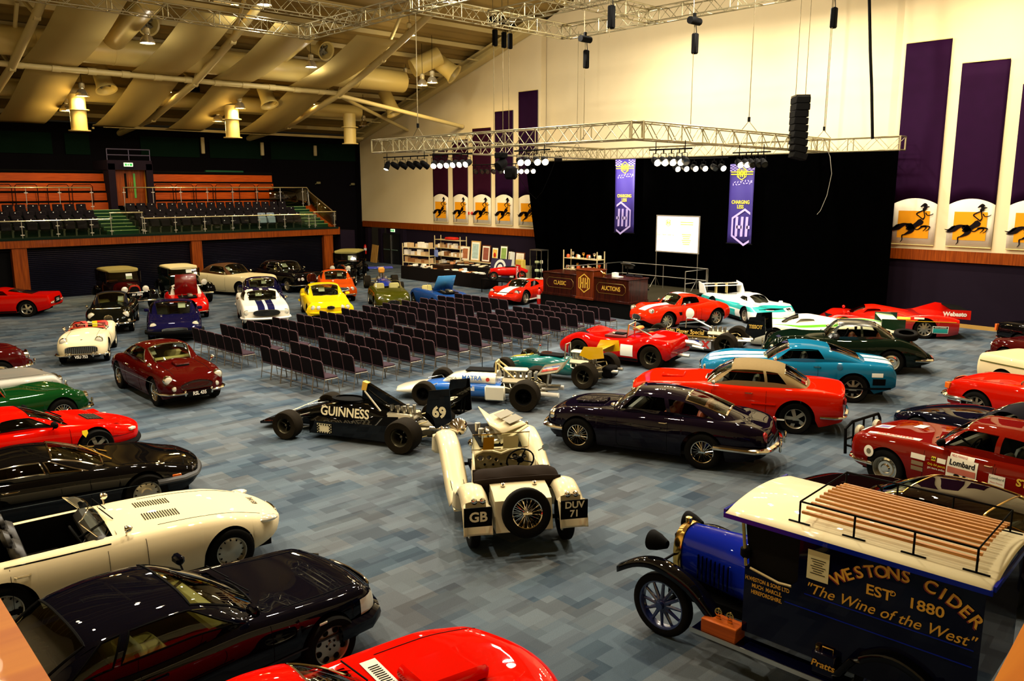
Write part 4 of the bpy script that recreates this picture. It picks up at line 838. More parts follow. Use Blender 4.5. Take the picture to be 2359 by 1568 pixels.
        g.lathe([(0, h * .8), (rr * .3, h * .75), (rr * .42, h * .5), (rr * .62, h * .5), (rr * .7, h * .2), (rr * .94, h * .1)], 28, chrome, None, 'Y')
    elif fat:
        g.lathe([(0, h * .2), (rr * .3, h * .25), (rr * .5, -h * .1), (rr * .93, -h * .2)], 28, blackm if kind != 'f1g' else m, None, 'Y'); g.lathe([(0, h * .55), (rr * .16, h * .5), (rr * .18, h * .1)], 12, m, None, 'Y')
        for k in range(4): a = pi / 2 * k + .3; g.box((rr * .55 * cos(a), h * .05, rr * .55 * sin(a)), (rr * .75, h * .2, rr * .12), Matrix.Rotation(-a, 4, 'Y'), m)
    rim = g.build('tmp'); WHL[key] = (tyre.data, rim.data)
    for o in (tyre, rim): bpy.data.objects.remove(o)
    return WHL[key]
def put_wheel(par, x, y, r, w, kind, steer=0, name='wheel', z=None, M=None):
    td, rd = wheel_mesh(kind, r, w); o = bpy.data.objects.new(name, td); COL.objects.link(o); o.parent = par
    if M is None:
        o.location = (x, y, r if z is None else z); o.rotation_euler = (0, 0, (0 if y > 0 else pi) + steer)
    else: o.matrix_local = M
    q = bpy.data.objects.new('rim', rd); COL.objects.link(q); q.parent = o; return o

class Car:
    """x forward, origin on the floor midway between the axles. Body keys along s = distance from the nose."""
    def __init__(c, name, label, loc, head, L, fo, wb, W, wr=.33, tw=.18, tr=None, body=None, paint_=None, ks=.8, sill=.18, wheels='steel', bow=.12, tbow=.08, arch=.06, flare=0, cut=None, lw=1, cat='car', tuck=.1, side_p=2.3, wr2=None, tw2=None, arch2=None, ln=.0):
        c.t = thing(name, label, cat, (loc[0], loc[1], 0), radians(head)); c.L, c.fo, c.wb, c.W = L, fo, wb, W; c.wr, c.tw = wr, tw; c.wr2, c.tw2 = wr2 or wr, tw2 or tw
        c.tr = tr or (W - tw / 2 - .04); c.paint = paint_; c.ks, c.bow, c.tbow, c.flare, c.tuck, c.sp = ks, bow, tbow, flare, tuck, side_p
        K = body; c.zt = pchip([(k[0], k[1]) for k in K]); c.zs = pchip([(k[0], k[2]) for k in K]); c.hw = pchip([(k[0], k[3]) for k in K]); c.zb = pchip([(k[0], k[4] if len(k) > 4 else sill) for k in K])
        c.sf, c.sr = fo, fo + wb; c.ra, c.ra2 = c.wr + arch, c.wr2 + (arch2 or arch)
        c.cut = cut      # (s0, s1, u) opening in the top
        if c.paint: c.shell()
        for i, x in enumerate((wb / 2, -wb / 2)):
            for s in (1, -1):
                R_, T_ = (wr, tw) if i == 0 else (c.wr2, c.tw2); put_wheel(c.t, x, s * (c.tr if i == 0 else (W - c.tw2 / 2 - .03)), R_, T_, wheels)
    def X(c, s): return c.wb / 2 + c.fo - s
    def archz(c, s):
        z = -1
        for sc_, r, wr in ((c.sf, c.ra, c.wr), (c.sr, c.ra2, c.wr2)):
            d = abs(s - sc_)
            if d < r: z = max(z, wr + sqrt(max(0, r * r - d * d)) - .0)
        return z
    def sidept(c, s, tau):
        """tau 0..1 from sill to crest -> (y, z)"""
        w, zb, zs, zt = c.hw(s), c.zb(s), c.zs(s), c.zt(s); p = c.sp
        if tau < .4: h = .5 * tau / .4; return w * (1 - c.tuck * ((.5 - h) / .5) ** 2), zb + (zs - zb) * h
        a = (tau - .4) / .6 * pi / 2; return w * (c.ks + (1 - c.ks) * cos(a) ** (2 / p)), zb + (zs - zb) * (.5 + .5 * sin(a) ** (2 / p))
    def warp(c, s, y):
        k = (y / c.W) ** 2; x = c.X(s)
        return x - c.bow * k * max(0, 1 - s / 1.1) ** 1.5 + c.tbow * k * max(0, 1 - (c.L - s) / 1.0) ** 1.5
    def topz(c, s, u):
        zt, zs = c.zt(s), c.zs(s); u = abs(u)
        return zt + (zs - zt) * (u * u * (3 - 2 * u)) if zs > zt else zt - (zt - zs) * u ** 2.2
    def side(c, s, z, off=.004, sg=1):
        a, b = 0, 1
        for _ in range(14):
            m = (a + b) / 2
            if c.sidept(s, m)[1] < z: a = m
            else: b = m
        y = c.sidept(s, a)[0] + off; return V((c.warp(s, y), sg * y, z))
    def top(c, s, y, off=.004):
        w = c.hw(s) * c.ks
        if abs(y) > w: return c.side(s, min(c.zs(s) - .01, c.sidept(s, .4 + .6 * .6)[1]), off, 1 if y > 0 else -1)
        return V((c.warp(s, y), y, c.topz(s, y / w) + off))
    def shell(c):
        S = set(); L = c.L
        for k in range(9): S.add(round(.5 * L * .22 * (k / 8) ** 1.7 * 2, 4)); S.add(round(L - .22 * L * (k / 8) ** 1.7, 4))
        n = int(L / .085)
        for k in range(n + 1): S.add(round(L * k / n, 4))
        for sc_, r in ((c.sf, c.ra), (c.sr, c.ra2)):
            S = {s for s in S if abs(s - sc_) > r + .02 or s in (0, L)}
            for k in range(21): S.add(round(sc_ - r * cos(pi * k / 20), 4))
        if c.cut:
            for q in c.cut[:2]: S = {s for s in S if abs(s - q) > .02}; S.add(q)
        S = sorted(s for s in S if 0 <= s <= L); NS, NT = 13, 9; uo = c.cut[2] if c.cut else .8
        us = sorted({1 - .0, .93, .86, uo, uo * .75, uo * .5, uo * .25, 0, .9 if uo != .9 else .95})[::-1][1:]
        b = MB(); rows = []
        for s in S:
            z0 = max(c.zb(s), c.archz(s)); zs = c.zs(s); z0 = min(z0, zs - .03); a, q = 0, 1
            for _ in range(16):
                m = (a + q) / 2
                if c.sidept(s, m)[1] < z0: a = m
                else: q = m
            t0 = a if z0 > c.zb(s) + 1e-4 else 0; H = []
            ar = c.archz(s)
            for j in range(NS + 1):
                y, z = c.sidept(s, t0 + (1 - t0) * j / NS)
                if c.flare and abs(s - c.sf) < c.ra + .35 or c.flare and abs(s - c.sr) < c.ra2 + .35:
                    for sc_, r, wr in ((c.sf, c.ra, c.wr), (c.sr, c.ra2, c.wr2)):
                        d = sqrt((s - sc_) ** 2 + (z - wr) ** 2); e = (d - r) / .14
                        if z > wr * .6: y += c.flare * exp(-e * e) * (1 if j < NS else .3)
                H.append((c.warp(s, y), y, z))
            w = c.hw(s) * c.ks
            for u in us: y = w * u; H.append((c.warp(s, y), y, c.topz(s, u)))
            rows.append(H)
        m = len(rows[0]); full = [H + [(x, -y, z) for x, y, z in H[-2::-1]] for H in rows]; M_ = len(full[0]); vs = [p for r_ in full for p in r_]; fs = []
        for i in range(len(S) - 1):
            for j in range(M_ - 1):
                if c.cut and S[i] >= c.cut[0] - 1e-4 and S[i + 1] <= c.cut[1] + 1e-4:
                    ja, jb = (j, j + 1); k0 = NS + 1 + us.index(uo)
                    if j >= k0 and j + 1 <= M_ - 1 - k0: continue
                fs.append((i * M_ + j, (i + 1) * M_ + j, (i + 1) * M_ + j + 1, i * M_ + j + 1))
        fs.append(tuple(range(M_))); fs.append(tuple((len(S) - 1) * M_ + j for j in range(M_))[::-1])
        b.add(vs, fs); c.body = b.build('body', c.paint, c.t, sharp=32)
        b = MB(); zt = min(c.zs(c.sf), c.zs(c.sr)) - .14; ins = c.tw + .1
        a = c.zb(c.L / 2)
        b.box((0, 0, (a + .02 + zt) / 2), (c.wb + c.fo * 1.1, (c.W - ins) * 2, zt - a - .02)); b.box((0, 0, a + .06), (c.wb - c.ra - c.ra2 - .02, (c.W - .05) * 2, .08))
        if not c.cut: b.build('underbody', blackm, c.t)
        else:
            b = MB(); s0, s1, u = c.cut; x0, x1 = c.X(s0), c.X(s1); w = c.W * c.ks * u; zf = a + .12
            b.box(((c.X(.25) + x0) / 2, 0, a + .2), (c.X(.25) - x0, (c.W - ins) * 2, .4)).box(((x1 + c.X(c.L - .3)) / 2, 0, a + .2), (x1 - c.X(c.L - .3), (c.W - ins) * 2, .4)).box(((x0 + x1) / 2, 0, zf - .04), (x0 - x1, c.W * 1.85, .06))
            for x in (x0 + .05, x1 - .02): b.add([(x, -c.W * .9, zf), (x, c.W * .9, zf), (x, w, c.topz(c.wb / 2 + c.fo - x, 0) - .02), (x, -w, c.topz(c.wb / 2 + c.fo - x, 0) - .02)], [(0, 1, 2, 3)])
            for s in (-1, 1): b.add([(x0, s * w, c.zs(s0) - .0), (x1, s * w, c.zs(s1)), (x1, s * w * 1.03, zf), (x0, s * w * 1.03, zf)], [(0, 1, 2, 3)])
            b.build('cabin_tub', dark, c.t)
    # ---- greenhouse
    def house(c, s0, s1, s2, s3, zr, gw=.86, n=2.9, sides=(), ws=None, rs=None, roof=None, gl=None, cf=.28, cr=.18, trim=chrome, zcrown=None, zk=None, gk=None, tr=.012, glr=None, rail=None, name='roof'):
        """s0 cowl, s1 header, s2 roof rear, s3 base of tail; heights are absolute"""
        roof = roof or c.paint; gl = gl or glass; glr = glr or gl; W_ = c.W * gw
        bz = lambda s: min(c.topz(s, min(1, gw / c.ks)), c.zs(s)) - .015
        hp = pchip(zk or [(s0, bz(s0)), (s0 + (s1 - s0) * .5, bz(s0) + (zr - bz(s0)) * .60), (s1, zr - .02), ((s1 + s2) / 2, zr), (s2, zr - .035), (s3, bz(s3))])
        gwk = pchip(gk or [(s0, .86), (s1, .985), ((s1 + s2) / 2, 1), (s2, .97), (s3, .8)]); mid = (s1 + s2) / 2
        def G(s, th):
            cy = cos(th) ** (2 / n) if th < pi / 2 - 1e-6 else 0; v = cy; w = W_ * gwk(s)
            sh = s - cf * v * v * max(0, 1 - (s - s0) / (mid - s0)) if s < mid else s + cr * v * v * max(0, 1 - (s3 - s) / (s3 - mid))
            sh = min(max(sh, s0), s3); h = max(0, hp(sh) - bz(s)); return V((c.X(s), w * cy, bz(s) + h * sin(th) ** (2 / n)))
        c.G = G; c.gh = (s0, s3)
        D = pi / 180; ta, tw_ = 44 * D, 52 * D; tb = 7 * D; nd = lambda a, b, k: [a + (b - a) * i / k for i in range(k + 1)]
        shell = MB(); sg = (1, -1); F = lambda g: (lambda s, th: V((G(s, th).x, G(s, th).y * g, G(s, th).z)))
        keys = [(s0, s0)] + [q for w in sides for q in ((w[0], w[1]), (w[2], w[3]))] + [(s3, s3)]
        glassp = []
        for g in sg:
            f = F(g)
            def lin_(k, th):
                f_ = (th - tb) / (ta - tb); return keys[k][0] + (keys[k][1] - keys[k][0]) * min(1, max(0, f_))
            for k in range(len(keys) - 1):
                ths = nd(tb, ta, 7); isg = k % 2 == 1 and k < len(keys) - 1
                fn = lambda u, th, k=k: f(lin_(k, th) * (1 - u) + lin_(k + 1, th) * u, th)
                N = max(3, int((keys[k + 1][0] - keys[k][0]) / .08)); us = nd(0, 1, N)
                if isg: glassp.append((fn, us, ths, g))
                else: shell.grid(fn, us, ths)
            shell.grid(f, nd(s0, s3, 40), nd(0, tb, 2)); shell.grid(f, nd(s0, s3, 48), nd(ta, tw_, 3))
        ks = [s0] + (list(ws) if ws else []) + (list(rs) if rs else []) + [s3]; segs = []
        for k in range(len(ks) - 1): segs.append((ks[k], ks[k + 1], k % 2 == 1))
        def TF(s, q): g = 1 if q >= 0 else -1; a = pi / 2 - abs(q) * (pi / 2 - tw_); p = G(s, a); return V((p.x, p.y * g, p.z))
        qs = nd(-1, 1, 16); roofglass = []
        for a, b_, isg in segs:
            us = nd(a, b_, max(3, int((b_ - a) / .08)))
            if isg and (ws or rs): roofglass.append((us, a, b_))
            else: shell.grid(TF, us, qs)
        r = shell.build(name, roof, c.t, sharp=40)
        for i, (fn, us, ths, g) in enumerate(glassp):
            o = MB().grid(fn, us, ths).build('side_window', gl, c.t)
            if trim:
                P = [fn(0, t) for t in ths] + [fn(u, ths[-1]) for u in us[1:]] + [fn(1, t) for t in ths[::-1][1:]] + [fn(u, ths[0]) for u in us[::-1][1:-1]]; MB().tube(P, tr * .8, 5, closed=True).build('window_trim', trim, o)
        for i, (us, a, b_) in enumerate(roofglass):
            nm = 'windscreen' if (ws and i == 0) else 'rear_window'; o = MB().grid(TF, us, qs).build(nm, gl if nm == 'windscreen' else glr, c.t)
            if trim:
                P = [TF(us[0], q) for q in qs] + [TF(s, 1) for s in us[1:]] + [TF(us[-1], q) for q in qs[::-1][1:]] + [TF(s, -1) for s in us[::-1][1:-1]]; MB().tube(P, tr, 5, closed=True).build('window_trim', trim, o)
        return G
    def seats(c, s, m=blkl, z=.3, n=2, w=.46, rear=None, h=.62, head=0):
        for y in ([c.W * .42, -c.W * .42] if n == 2 else [0]):
            x = c.X(s); b = MB().box((x + .22, y, z + .1), (.5, w, .18), 0, None, .06).box((x - .08, y, z + .1 + h / 2), (.16, w, h), Matrix.Rotation(-.25, 4, 'Y'), None, .06)
            if head: b.box((x - .22, y, z + .16 + h), (.1, w * .55, .2), Matrix.Rotation(-.25, 4, 'Y'), None, .05)
            b.build('seat', m, c.t)
        if rear:
            x = c.X(rear); MB().box((x + .2, 0, z + .12), (.45, c.W * 1.45, .18), 0, None, .06).box((x - .08, 0, z + .38), (.16, c.W * 1.45, .5), Matrix.Rotation(-.25, 4, 'Y'), None, .06).build('rear_bench', m, c.t)
    def steering(c, s, y, z, r=.19, m=None, tilt=.45):
        M = Matrix.Translation((c.X(s), y, z)) @ Matrix.Rotation(pi / 2 - tilt, 4, 'Y'); P = [M @ V((r * cos(a), r * sin(a), 0)) for a in [2 * pi * k / 20 for k in range(20)]]; b = MB().tube(P, .014, 6, closed=True)
        for k in range(3): a = 2 * pi * k / 3 + .5; b.tube([M @ V((0, 0, 0)), M @ V((r * cos(a), r * sin(a), 0))], .01, 5)
        b.tube([M @ V((0, 0, 0)), M @ V((0, 0, .35))], .018, 6).build('steering_wheel', m or blackm, c.t)
    def dash(c, s, z, m=blkl): MB().box((c.X(s), 0, z), (.22, c.W * 1.55, .2), 0, None, .07).build('dashboard', m, c.t)
    # ---- fittings
    def lamp(c, s, y, z, r=.09, dirx=1, m=None, ring=chrome, both=1, out=.02, name='headlamp', ang=0, sy=1):
        for g in ((1, -1) if both else (1,)):
            p = V((c.warp(s, y), g * y, z)); q = Matrix.Translation(p) @ Matrix.Rotation(g * ang, 4, 'Z') @ Matrix.Rotation(pi / 2 * dirx, 4, 'Y')
            o = MB().lathe([(r * 1.14, -.06), (r * 1.14, out * .5), (r * 1.05, out), (r * .98, out * .7)], 20, None, q).build(name, ring, c.t); MB().lathe([(0, out + r * .22), (r * .5, out + r * .17), (r * .8, out + r * .08), (r, out * .6)], 20, None, q).build('lens', m or lens, o)
    def block(c, s, y, z, d, m, name='tail_lamp', both=1, bev=.01, rot=0, off=0):
        for g in ((1, -1) if both else (1,)):
            x = c.warp(s, y); MB().box((x + off, g * y, z), d, Matrix.Rotation(g * rot, 4, 'Z'), None, bev).build(name, m, c.t)
    def bumper(c, s, z, w=.95, h=.09, d=.05, m=chrome, wrap=.3, off=.05, name='bumper', over=0, bow=None):
        """bar round the nose (s<1) or tail"""
        f = s < c.L / 2; sg = 1 if f else -1; W_ = c.W * w; b = MB(); n = 14; P = []
        bw = (c.bow if f else c.tbow) + .04 if bow is None else bow
        for k in range(n + 1):
            y = -W_ + 2 * W_ * k / n; e = max(0, abs(y) / W_ - .8) / .2; P.append((c.X(s) + sg * (off - bw * (y / c.W) ** 2 - .13 * e * e), y))
        if wrap: P = [(P[0][0] - sg * wrap, P[0][1] - .01)] + P + [(P[-1][0] - sg * wrap, P[-1][1] + .01)]
        prof = [(0, -h / 2), (d * .8, -h * .3), (d, 0), (d * .8, h * .3), (0, h / 2), (-d * .4, 0)]; vs = []; N = len(P)
        for i, (x, y) in enumerate(P):
            a = V(P[max(0, i - 1)]); e = V(P[min(N - 1, i + 1)]); t = (e - a).normalized(); nn = V((t.y, -t.x)); nn = nn if nn.x * sg > 0 or abs(nn.x) < .3 and nn.y * y > 0 else -nn
            vs += [(x + nn.x * q, y + nn.y * q, z + k) for q, k in prof]
        M_ = len(prof); fs = [(i * M_ + j, (i + 1) * M_ + j, (i + 1) * M_ + (j + 1) % M_, i * M_ + (j + 1) % M_) for i in range(N - 1) for j in range(M_)] + [tuple(range(M_)), tuple((N - 1) * M_ + j for j in range(M_))]
        b.add(vs, fs); o = b.build(name, m, c.t)
        if over:
            for g in (1, -1): MB().box((c.X(s) + sg * (off + d + .01), g * W_ * over, z + .02), (.05, .05, h * 2.2), 0, None, .02).build('overrider', m, o)
        return o
    def grille(c, s, z, w, h, m=blackm, frame_=chrome, kind='h', e=2.6, off=.01, bars=7, y=0, dirx=1, top=None):
        n = 28; P = []
        for k in range(n):
            a = 2 * pi * k / n; yy = w / 2 * math.copysign(abs(cos(a)) ** (2 / e), cos(a)); zz = h / 2 * math.copysign(abs(sin(a)) ** (2 / e), sin(a))
            if top: zz += top(yy / (w / 2)) * (.5 + zz / h)
            P.append((c.warp(s, yy) + off * dirx, y + yy, z + zz))
        o = MB().add(P, [tuple(range(n))]).build('grille', m, c.t)
        if frame_: MB().tube(P, .014, 6, closed=True).build('grille_frame', frame_, o)
        b = MB(); fm = frame_ or chrome
        if kind == 'h':
            for k in range(bars): q = -h / 2 + h * (k + 1) / (bars + 1); ww = w / 2 * (1 - abs(2 * q / h) ** e) ** (1 / e); b.tube([(c.warp(s, ww) + off + .006 * dirx, y - ww, z + q), (c.X(s) + off + .008 * dirx, y, z + q), (c.warp(s, ww) + off + .006 * dirx, y + ww, z + q)], .005, 4)
        else:
            for k in range(bars): q = -w / 2 + w * (k + 1) / (bars + 1); hh = h / 2 * (1 - abs(2 * q / w) ** e) ** (1 / e); b.tube([(c.warp(s, q) + off + .008, y + q, z - hh), (c.warp(s, q) + off + .008, y + q, z + hh)], .006, 4)
        if kind: b.build('grille_bars', fm, o)
        return o
    def plate(c, s, z, txt, sg=1, y=0, w=.5, h=.11, off=.03, m=blackm, tm=None, sz=.1, tilt=0):
        x = c.X(s) + sg * off; o = MB().box((x, y, z), (.012, w, h)).build('number_plate', m, c.t)
        if txt:
            ls = txt.split('|')
            for k, q in enumerate(ls): lettering(o, q, sz, (x, y, z + (len(ls) - 1) * sz * .42 - k * sz * .84), (0, sg, 0), (0, 0, 1), tm or white, off=.009, bold=.003, sx=.82)
        return o
    def line(c, pts, r=.004, m=None, name='panel_gap', mirror=1):
        for g in ((1, -1) if mirror else (1,)): MB().tube([V((p.x, p.y * g, p.z)) for p in pts], r, 4).build(name, m or blackm, c.t)
    def door(c, s0, s1, zt=None, zb_=None):
        zb_ = zb_ or c.zb(s0) + .06; P = [c.side(s0 + .04, zb_, .001)]
        zt = zt or c.zs((s0 + s1) / 2) - .05
        for k in range(6): P.append(c.side(s0, zb_ + (zt - zb_) * (k + .5) / 6, .001))
        c.line(P); P = [c.side(s1, zt - (zt - zb_) * k / 6, .001) for k in range(7)]; c.line(P); c.line([c.side(s0 + .04 + (s1 - s0 - .04) * k / 8, zb_, .001) for k in range(9)])
    def handle(c, s, z, l=.16, m=chrome):
        for g in (1, -1): MB().tube([c.side(s, z, .0, g), c.side(s + .02, z, .03, g), c.side(s + l - .02, z, .03, g), c.side(s + l, z, .0, g)], .012, 6).build('door_handle', m, c.t)
    def mirror(c, s, z, m=chrome, r=.07, out=.14, both=1, y=None, sq=0):
        for g in ((1, -1) if both == 1 else (both - 1 if both > 1 else -1,)):
            p = c.side(s, z, 0, g) if y is None else V((c.X(s), y * g, z)); q = p + V((0, g * out, .1)); b = MB().tube([p, q], .012, 5)
            if sq: b.box(q, (.1, .17, .11), 0, None, .03)
            else: b.lathe([(r, -.02), (r * .9, .03), (r * .5, .06), (0, .07)], 14, None, Matrix.Translation(q) @ Matrix.Rotation(pi / 2, 4, 'Y'))
            b.build('door_mirror', m, c.t)
    def strip(c, s0, s1, z, m=chrome, r=.007, dz=0, both=1, name='trim_strip', off=.003):
        n = 12; P = [c.side(s0 + (s1 - s0) * k / n, z + dz * k / n, off) for k in range(n + 1)]; c.line(P, r, m, name, both)
    def disc(c, s, z, r, m, g=1, name='roundel', hx=None, square=0, off=.006):
        pr = r; n = 24; P = []
        def add(rr, kk): return [c.side(s - rr * cos(2 * pi * k / kk), z + rr * sin(2 * pi * k / kk), off, g) for k in range(kk)]
        if square:
            hx = hx or r; b = MB().grid(lambda u, v: c.side(s + hx * u, z + r * v, off, g), [k / 4 - 1 for k in range(9)], [k / 4 - 1 for k in range(9)])
        else:
            b = MB(); A = add(r, n); B_ = add(r * .5, n); ce = c.side(s, z, off, g); b.add(A + B_ + [ce], [(k, (k + 1) % n, n + (k + 1) % n, n + k) for k in range(n)] + [(n + k, n + (k + 1) % n, 2 * n) for k in range(n)])
        return b.build(name, m, c.t)
    def word(c, txt, s, z, size, m, g=1, bold=.004, off=.008, sx=1, par=None, rot=0, shear=0, **k):
        vs, fs = text(txt, size, bold, shear=shear, **k); d = -g     # on the left side x+ goes with decreasing reading direction
        P = [c.side(s + (x * sx * cos(rot) - y * sin(rot)) * (1 if g > 0 else -1), z + x * sx * sin(rot) + y * cos(rot), off, g) for x, y, _ in vs]; return MB().add(P, fs).build('lettering', m, par or c.t)
    def topword(c, txt, s, y, size, m, rot=0, bold=.004, off=.008, **k):
        """reads for somebody standing in front, rot turns it"""
        vs, fs = text(txt, size, bold, **k); P = []
        for a, b, _ in vs: u = a * cos(rot) - b * sin(rot); v = a * sin(rot) + b * cos(rot); P.append(c.top(s - v, y + u, off) if 0 else c.top(s + (-v), y + u, off))
        return MB().add(P, fs).build('lettering', m, c.t)
    def toppatch(c, s0, s1, y0, y1, m, name='panel', off=.006, n=8, nn=8):
        return MB().grid(lambda u, v: c.top(s0 + (s1 - s0) * u, y0 + (y1 - y0) * v, off), [k / n for k in range(n + 1)], [k / nn for k in range(nn + 1)]).build(name, m, c.t)
    def screen(c, s, w, h, rake=.35, bow=.15, m=None, fr=chrome, zb_=None, name='windscreen', tall=1, r=.012):
        """free-standing windscreen"""
        z0 = zb_ if zb_ is not None else c.topz(s, 0) - .01; n = 12; f = lambda u, v: V((c.X(s) - bow * (2 * v - 1) ** 2 - rake * h * u * 1.0, w * (2 * v - 1) * (1 - .08 * u), z0 - (.02 if abs(2 * v - 1) > .8 else 0) + h * u * (1 - .06 * (2 * v - 1) ** 4)))
        o = MB().grid(f, [k / 4 for k in range(5)], [k / n for k in range(n + 1)]).build(name, m or clear, c.t); P = [f(0, k / n) for k in range(n + 1)] + [f(u / 4, 1) for u in range(1, 5)] + [f(1, 1 - k / n) for k in range(1, n + 1)] + [f(1 - u / 4, 0) for u in range(1, 4)]
        MB().tube(P, r, 6, closed=True).build('screen_frame', fr, o); return o
    def wipers(c, s, z=None):
        for y in (.3, -.15): p = c.top(s, y, .02); MB().tube([p, p + V((-.1, .32, .07))], .008, 4).build('wiper', blackm, c.t)
    def card(c, s, y, z, w=.22, h=.28, m=None, rake=.9):
        MB().add([(0, -w / 2, 0), (0, w / 2, 0), (-h * sin(rake), w / 2, h * cos(rake)), (-h * sin(rake), -w / 2, h * cos(rake))], [(0, 1, 2, 3)], None, Matrix.Translation((c.X(s), y, z))).build('lot_card', m or whitep, c.t)
# ------------------------------------------------------------------ cars, nearest first
def place(px, py, z, xl, yl, head):
    p = at(px, py, z); a = radians(head); return (p.x - (xl * cos(a) - yl * sin(a)), p.y - (xl * sin(a) + yl * cos(a)))
NAVY = '#0a0b1e'
def body(L, zn, zh, zc, zd, zt_, W, nose=.55, tailw=.8, sill=.18, fend=0, zb0=.34, mid=.93, hump=0, zb1=.38):
    """common body keys: nose, bonnet, cowl, deck, tail heights"""
    return [(0, zn - .06, zn - .07, W * nose, zb0), (.07, zn, zn, W * (nose + .22), zb0 - .06), (.25, zh - .04, zh - .04 + fend * .7, W * .93, sill + .06), (.75, zh, zh + fend, W * .985, sill), (L * .30, (zh + zc) / 2, (zh + zc) / 2 - .005 + fend * .4, W * .99, sill), (L * .42, zc, zc - .015, W, sill), (L * .6, zc + .01, zc - .02, W, sill), (L * .76, (zc + zd) / 2 + .02, (zc + zd) / 2 + hump, W * .99, sill), (L - .45, zd, zd - .01 + hump * .5, W * .95, sill + .04), (L - .1, zd - .06, zd - .07, W * tailw * 1.06, zb1 - .06), (L, zt_, zt_ - .01, W * tailw, zb1)]

# 1. navy hardtop coupe, lower left
def car_navy_coupe():
    W = .90; K = body(4.47, .66, .80, .93, .90, .80, W, .62, .84, .17); pm = paint('#04050f', .14)
    c = Car('hardtop_coupe', 'dark navy hardtop coupe with eight hole alloy wheels in the near left corner', place(762, 1483, .32, 1.26, -.86, 3), 3, 4.47, .86, 2.515, W, .32, .225, .80, K, pm, .82, .17, 'alloy8', bow=.2, tbow=.12, cut=(1.5, 3.3, .86))
    c.seats(2.65, beige, .30, head=1); c.dash(1.9, .84, beige); c.steering(2.2, .38, .86)
    c.house(1.38, 2.28, 3.15, 3.85, 1.32, .92, 3.4, [(1.85, 2.3, 3.0, 2.86), (3.07, 2.94, 3.5, 3.1)], (1.48, 2.26), (3.22, 3.72), trim=blackm, cf=.34, cr=.2, tr=.014)
    c.line([c.top(.12 + .0 * k, -.55 + .11 * k, .002) for k in range(11)], mirror=0); c.line([c.top(.12 + .12 * k, .60 + .008 * k, .002) for k in range(11)]); c.door(1.55, 2.85); c.handle(2.62, .78, .2, pm)
    for g in (1, -1): MB().grid(lambda u, v: c.side(.02 + .32 * u, .50 + .17 * v, .008, g), [k / 6 for k in range(7)], [k / 4 for k in range(5)]).build('headlamp', lens, c.t)
    c.grille(0, .52, .85, .2, blackm, chrome, 'h', 5, .015, 5); c.strip(.5, 3.9, .42, mat('grey_cladding', '#15161c', .5), .012); c.mirror(1.72, .95, pm, sq=1, out=.1); c.block(.95, .9, .62, (.1, .015, .03), lens, 'side_marker', off=0)
    c.bumper(0, .40, .98, .2, .07, pm, .4, 0); c.bumper(4.47, .45, .98, .2, .07, pm, .4, 0); c.block(4.45, .66, .72, (.05, .32, .14), redlens); c.wipers(1.4)
car_navy_coupe()
# 2. cream long-nose roadster
def car_cream_roadster():
    W = .83; pm = paint('#e8d8b0', .2)
    K = [(0, .52, .50, .30, .42), (.06, .57, .555, .48, .36), (.2, .64, .62, .63, .3), (.5, .74, .71, .75, .24), (.9, .82, .80, .80, .2), (1.5, .88, .85, .82), (2.1, .91, .86, .83), (2.9, .88, .86, .83), (3.6, .86, .85, .82), (4.2, .76, .76, .74, .28), (4.55, .64, .63, .6, .36), (4.68, .55, .54, .45, .42)]
    c = Car('open_roadster', 'cream long bonnet open roadster with louvres and black hood folded down', place(529, 1265, .32, 1.335, -.67, -6), -6, 4.68, .88, 2.67, W, .32, .17, .70, K, pm, .78, .2, 'disc', bow=.14, tbow=.2, cut=(2.3, 3.75, .9), arch=.05)
    c.seats(3.2, blkl, .26, head=1); c.dash(2.45, .80); c.steering(2.65, -.34, .84, .19); c.screen(2.22, .58, .3, .8, .2, zb_=.86, r=.009)
    b = MB()
    for g in (1, -1):
        for k in range(14): s = 1.42 + k * .033; b.tube([c.top(s, g * .14, .003), c.top(s, g * .36, .003)], .0085, 4)
    b.build('bonnet_louvres', mat('louvre_shadow', '#2a2416', .6), c.t)
    c.line([c.top(.35 + .14 * k, .52 + .004 * k, .002) for k in range(11)]); c.line([c.side(1.95, .3 + .05 * k, .002) for k in range(11)]); c.door(2.4, 3.45); c.handle(3.25, .72); c.strip(2.35, 3.5, .83, chrome, .01)
    for g in (1, -1):
        p = c.top(.27, g * .55, .0); MB().sph(tuple(p), .11, None, 14, 1.5, .8, .45).build('headlamp', lens, c.t)
    c.bumper(.1, .46, .68, .07, .05, chrome, .3, .0, over=.3); c.grille(.03, .47, .5, .16, blackm, chrome, None); c.mirror(2.15, .86, chrome, .05, .06); c.topword('JAK 89', .3, 0, .11, mat('plate_grey', '#5b5545', .6), pi)
    b = MB().box((c.X(3.85), 0, .9), (.42, 1.28, .16), 0, None, .07).build('folded_hood', mat('black_canvas', '#14121a', .8), c.t); c.wipers(2.2); c.bumper(4.68, .5, .8, .07, .05, chrome, .4, 0)
    MB().tube([(c.X(2.6), -.1, .62), (c.X(2.45), -.16, .86)], .012, 5).build('gear_lever', chrome, c.t)
car_cream_roadster()
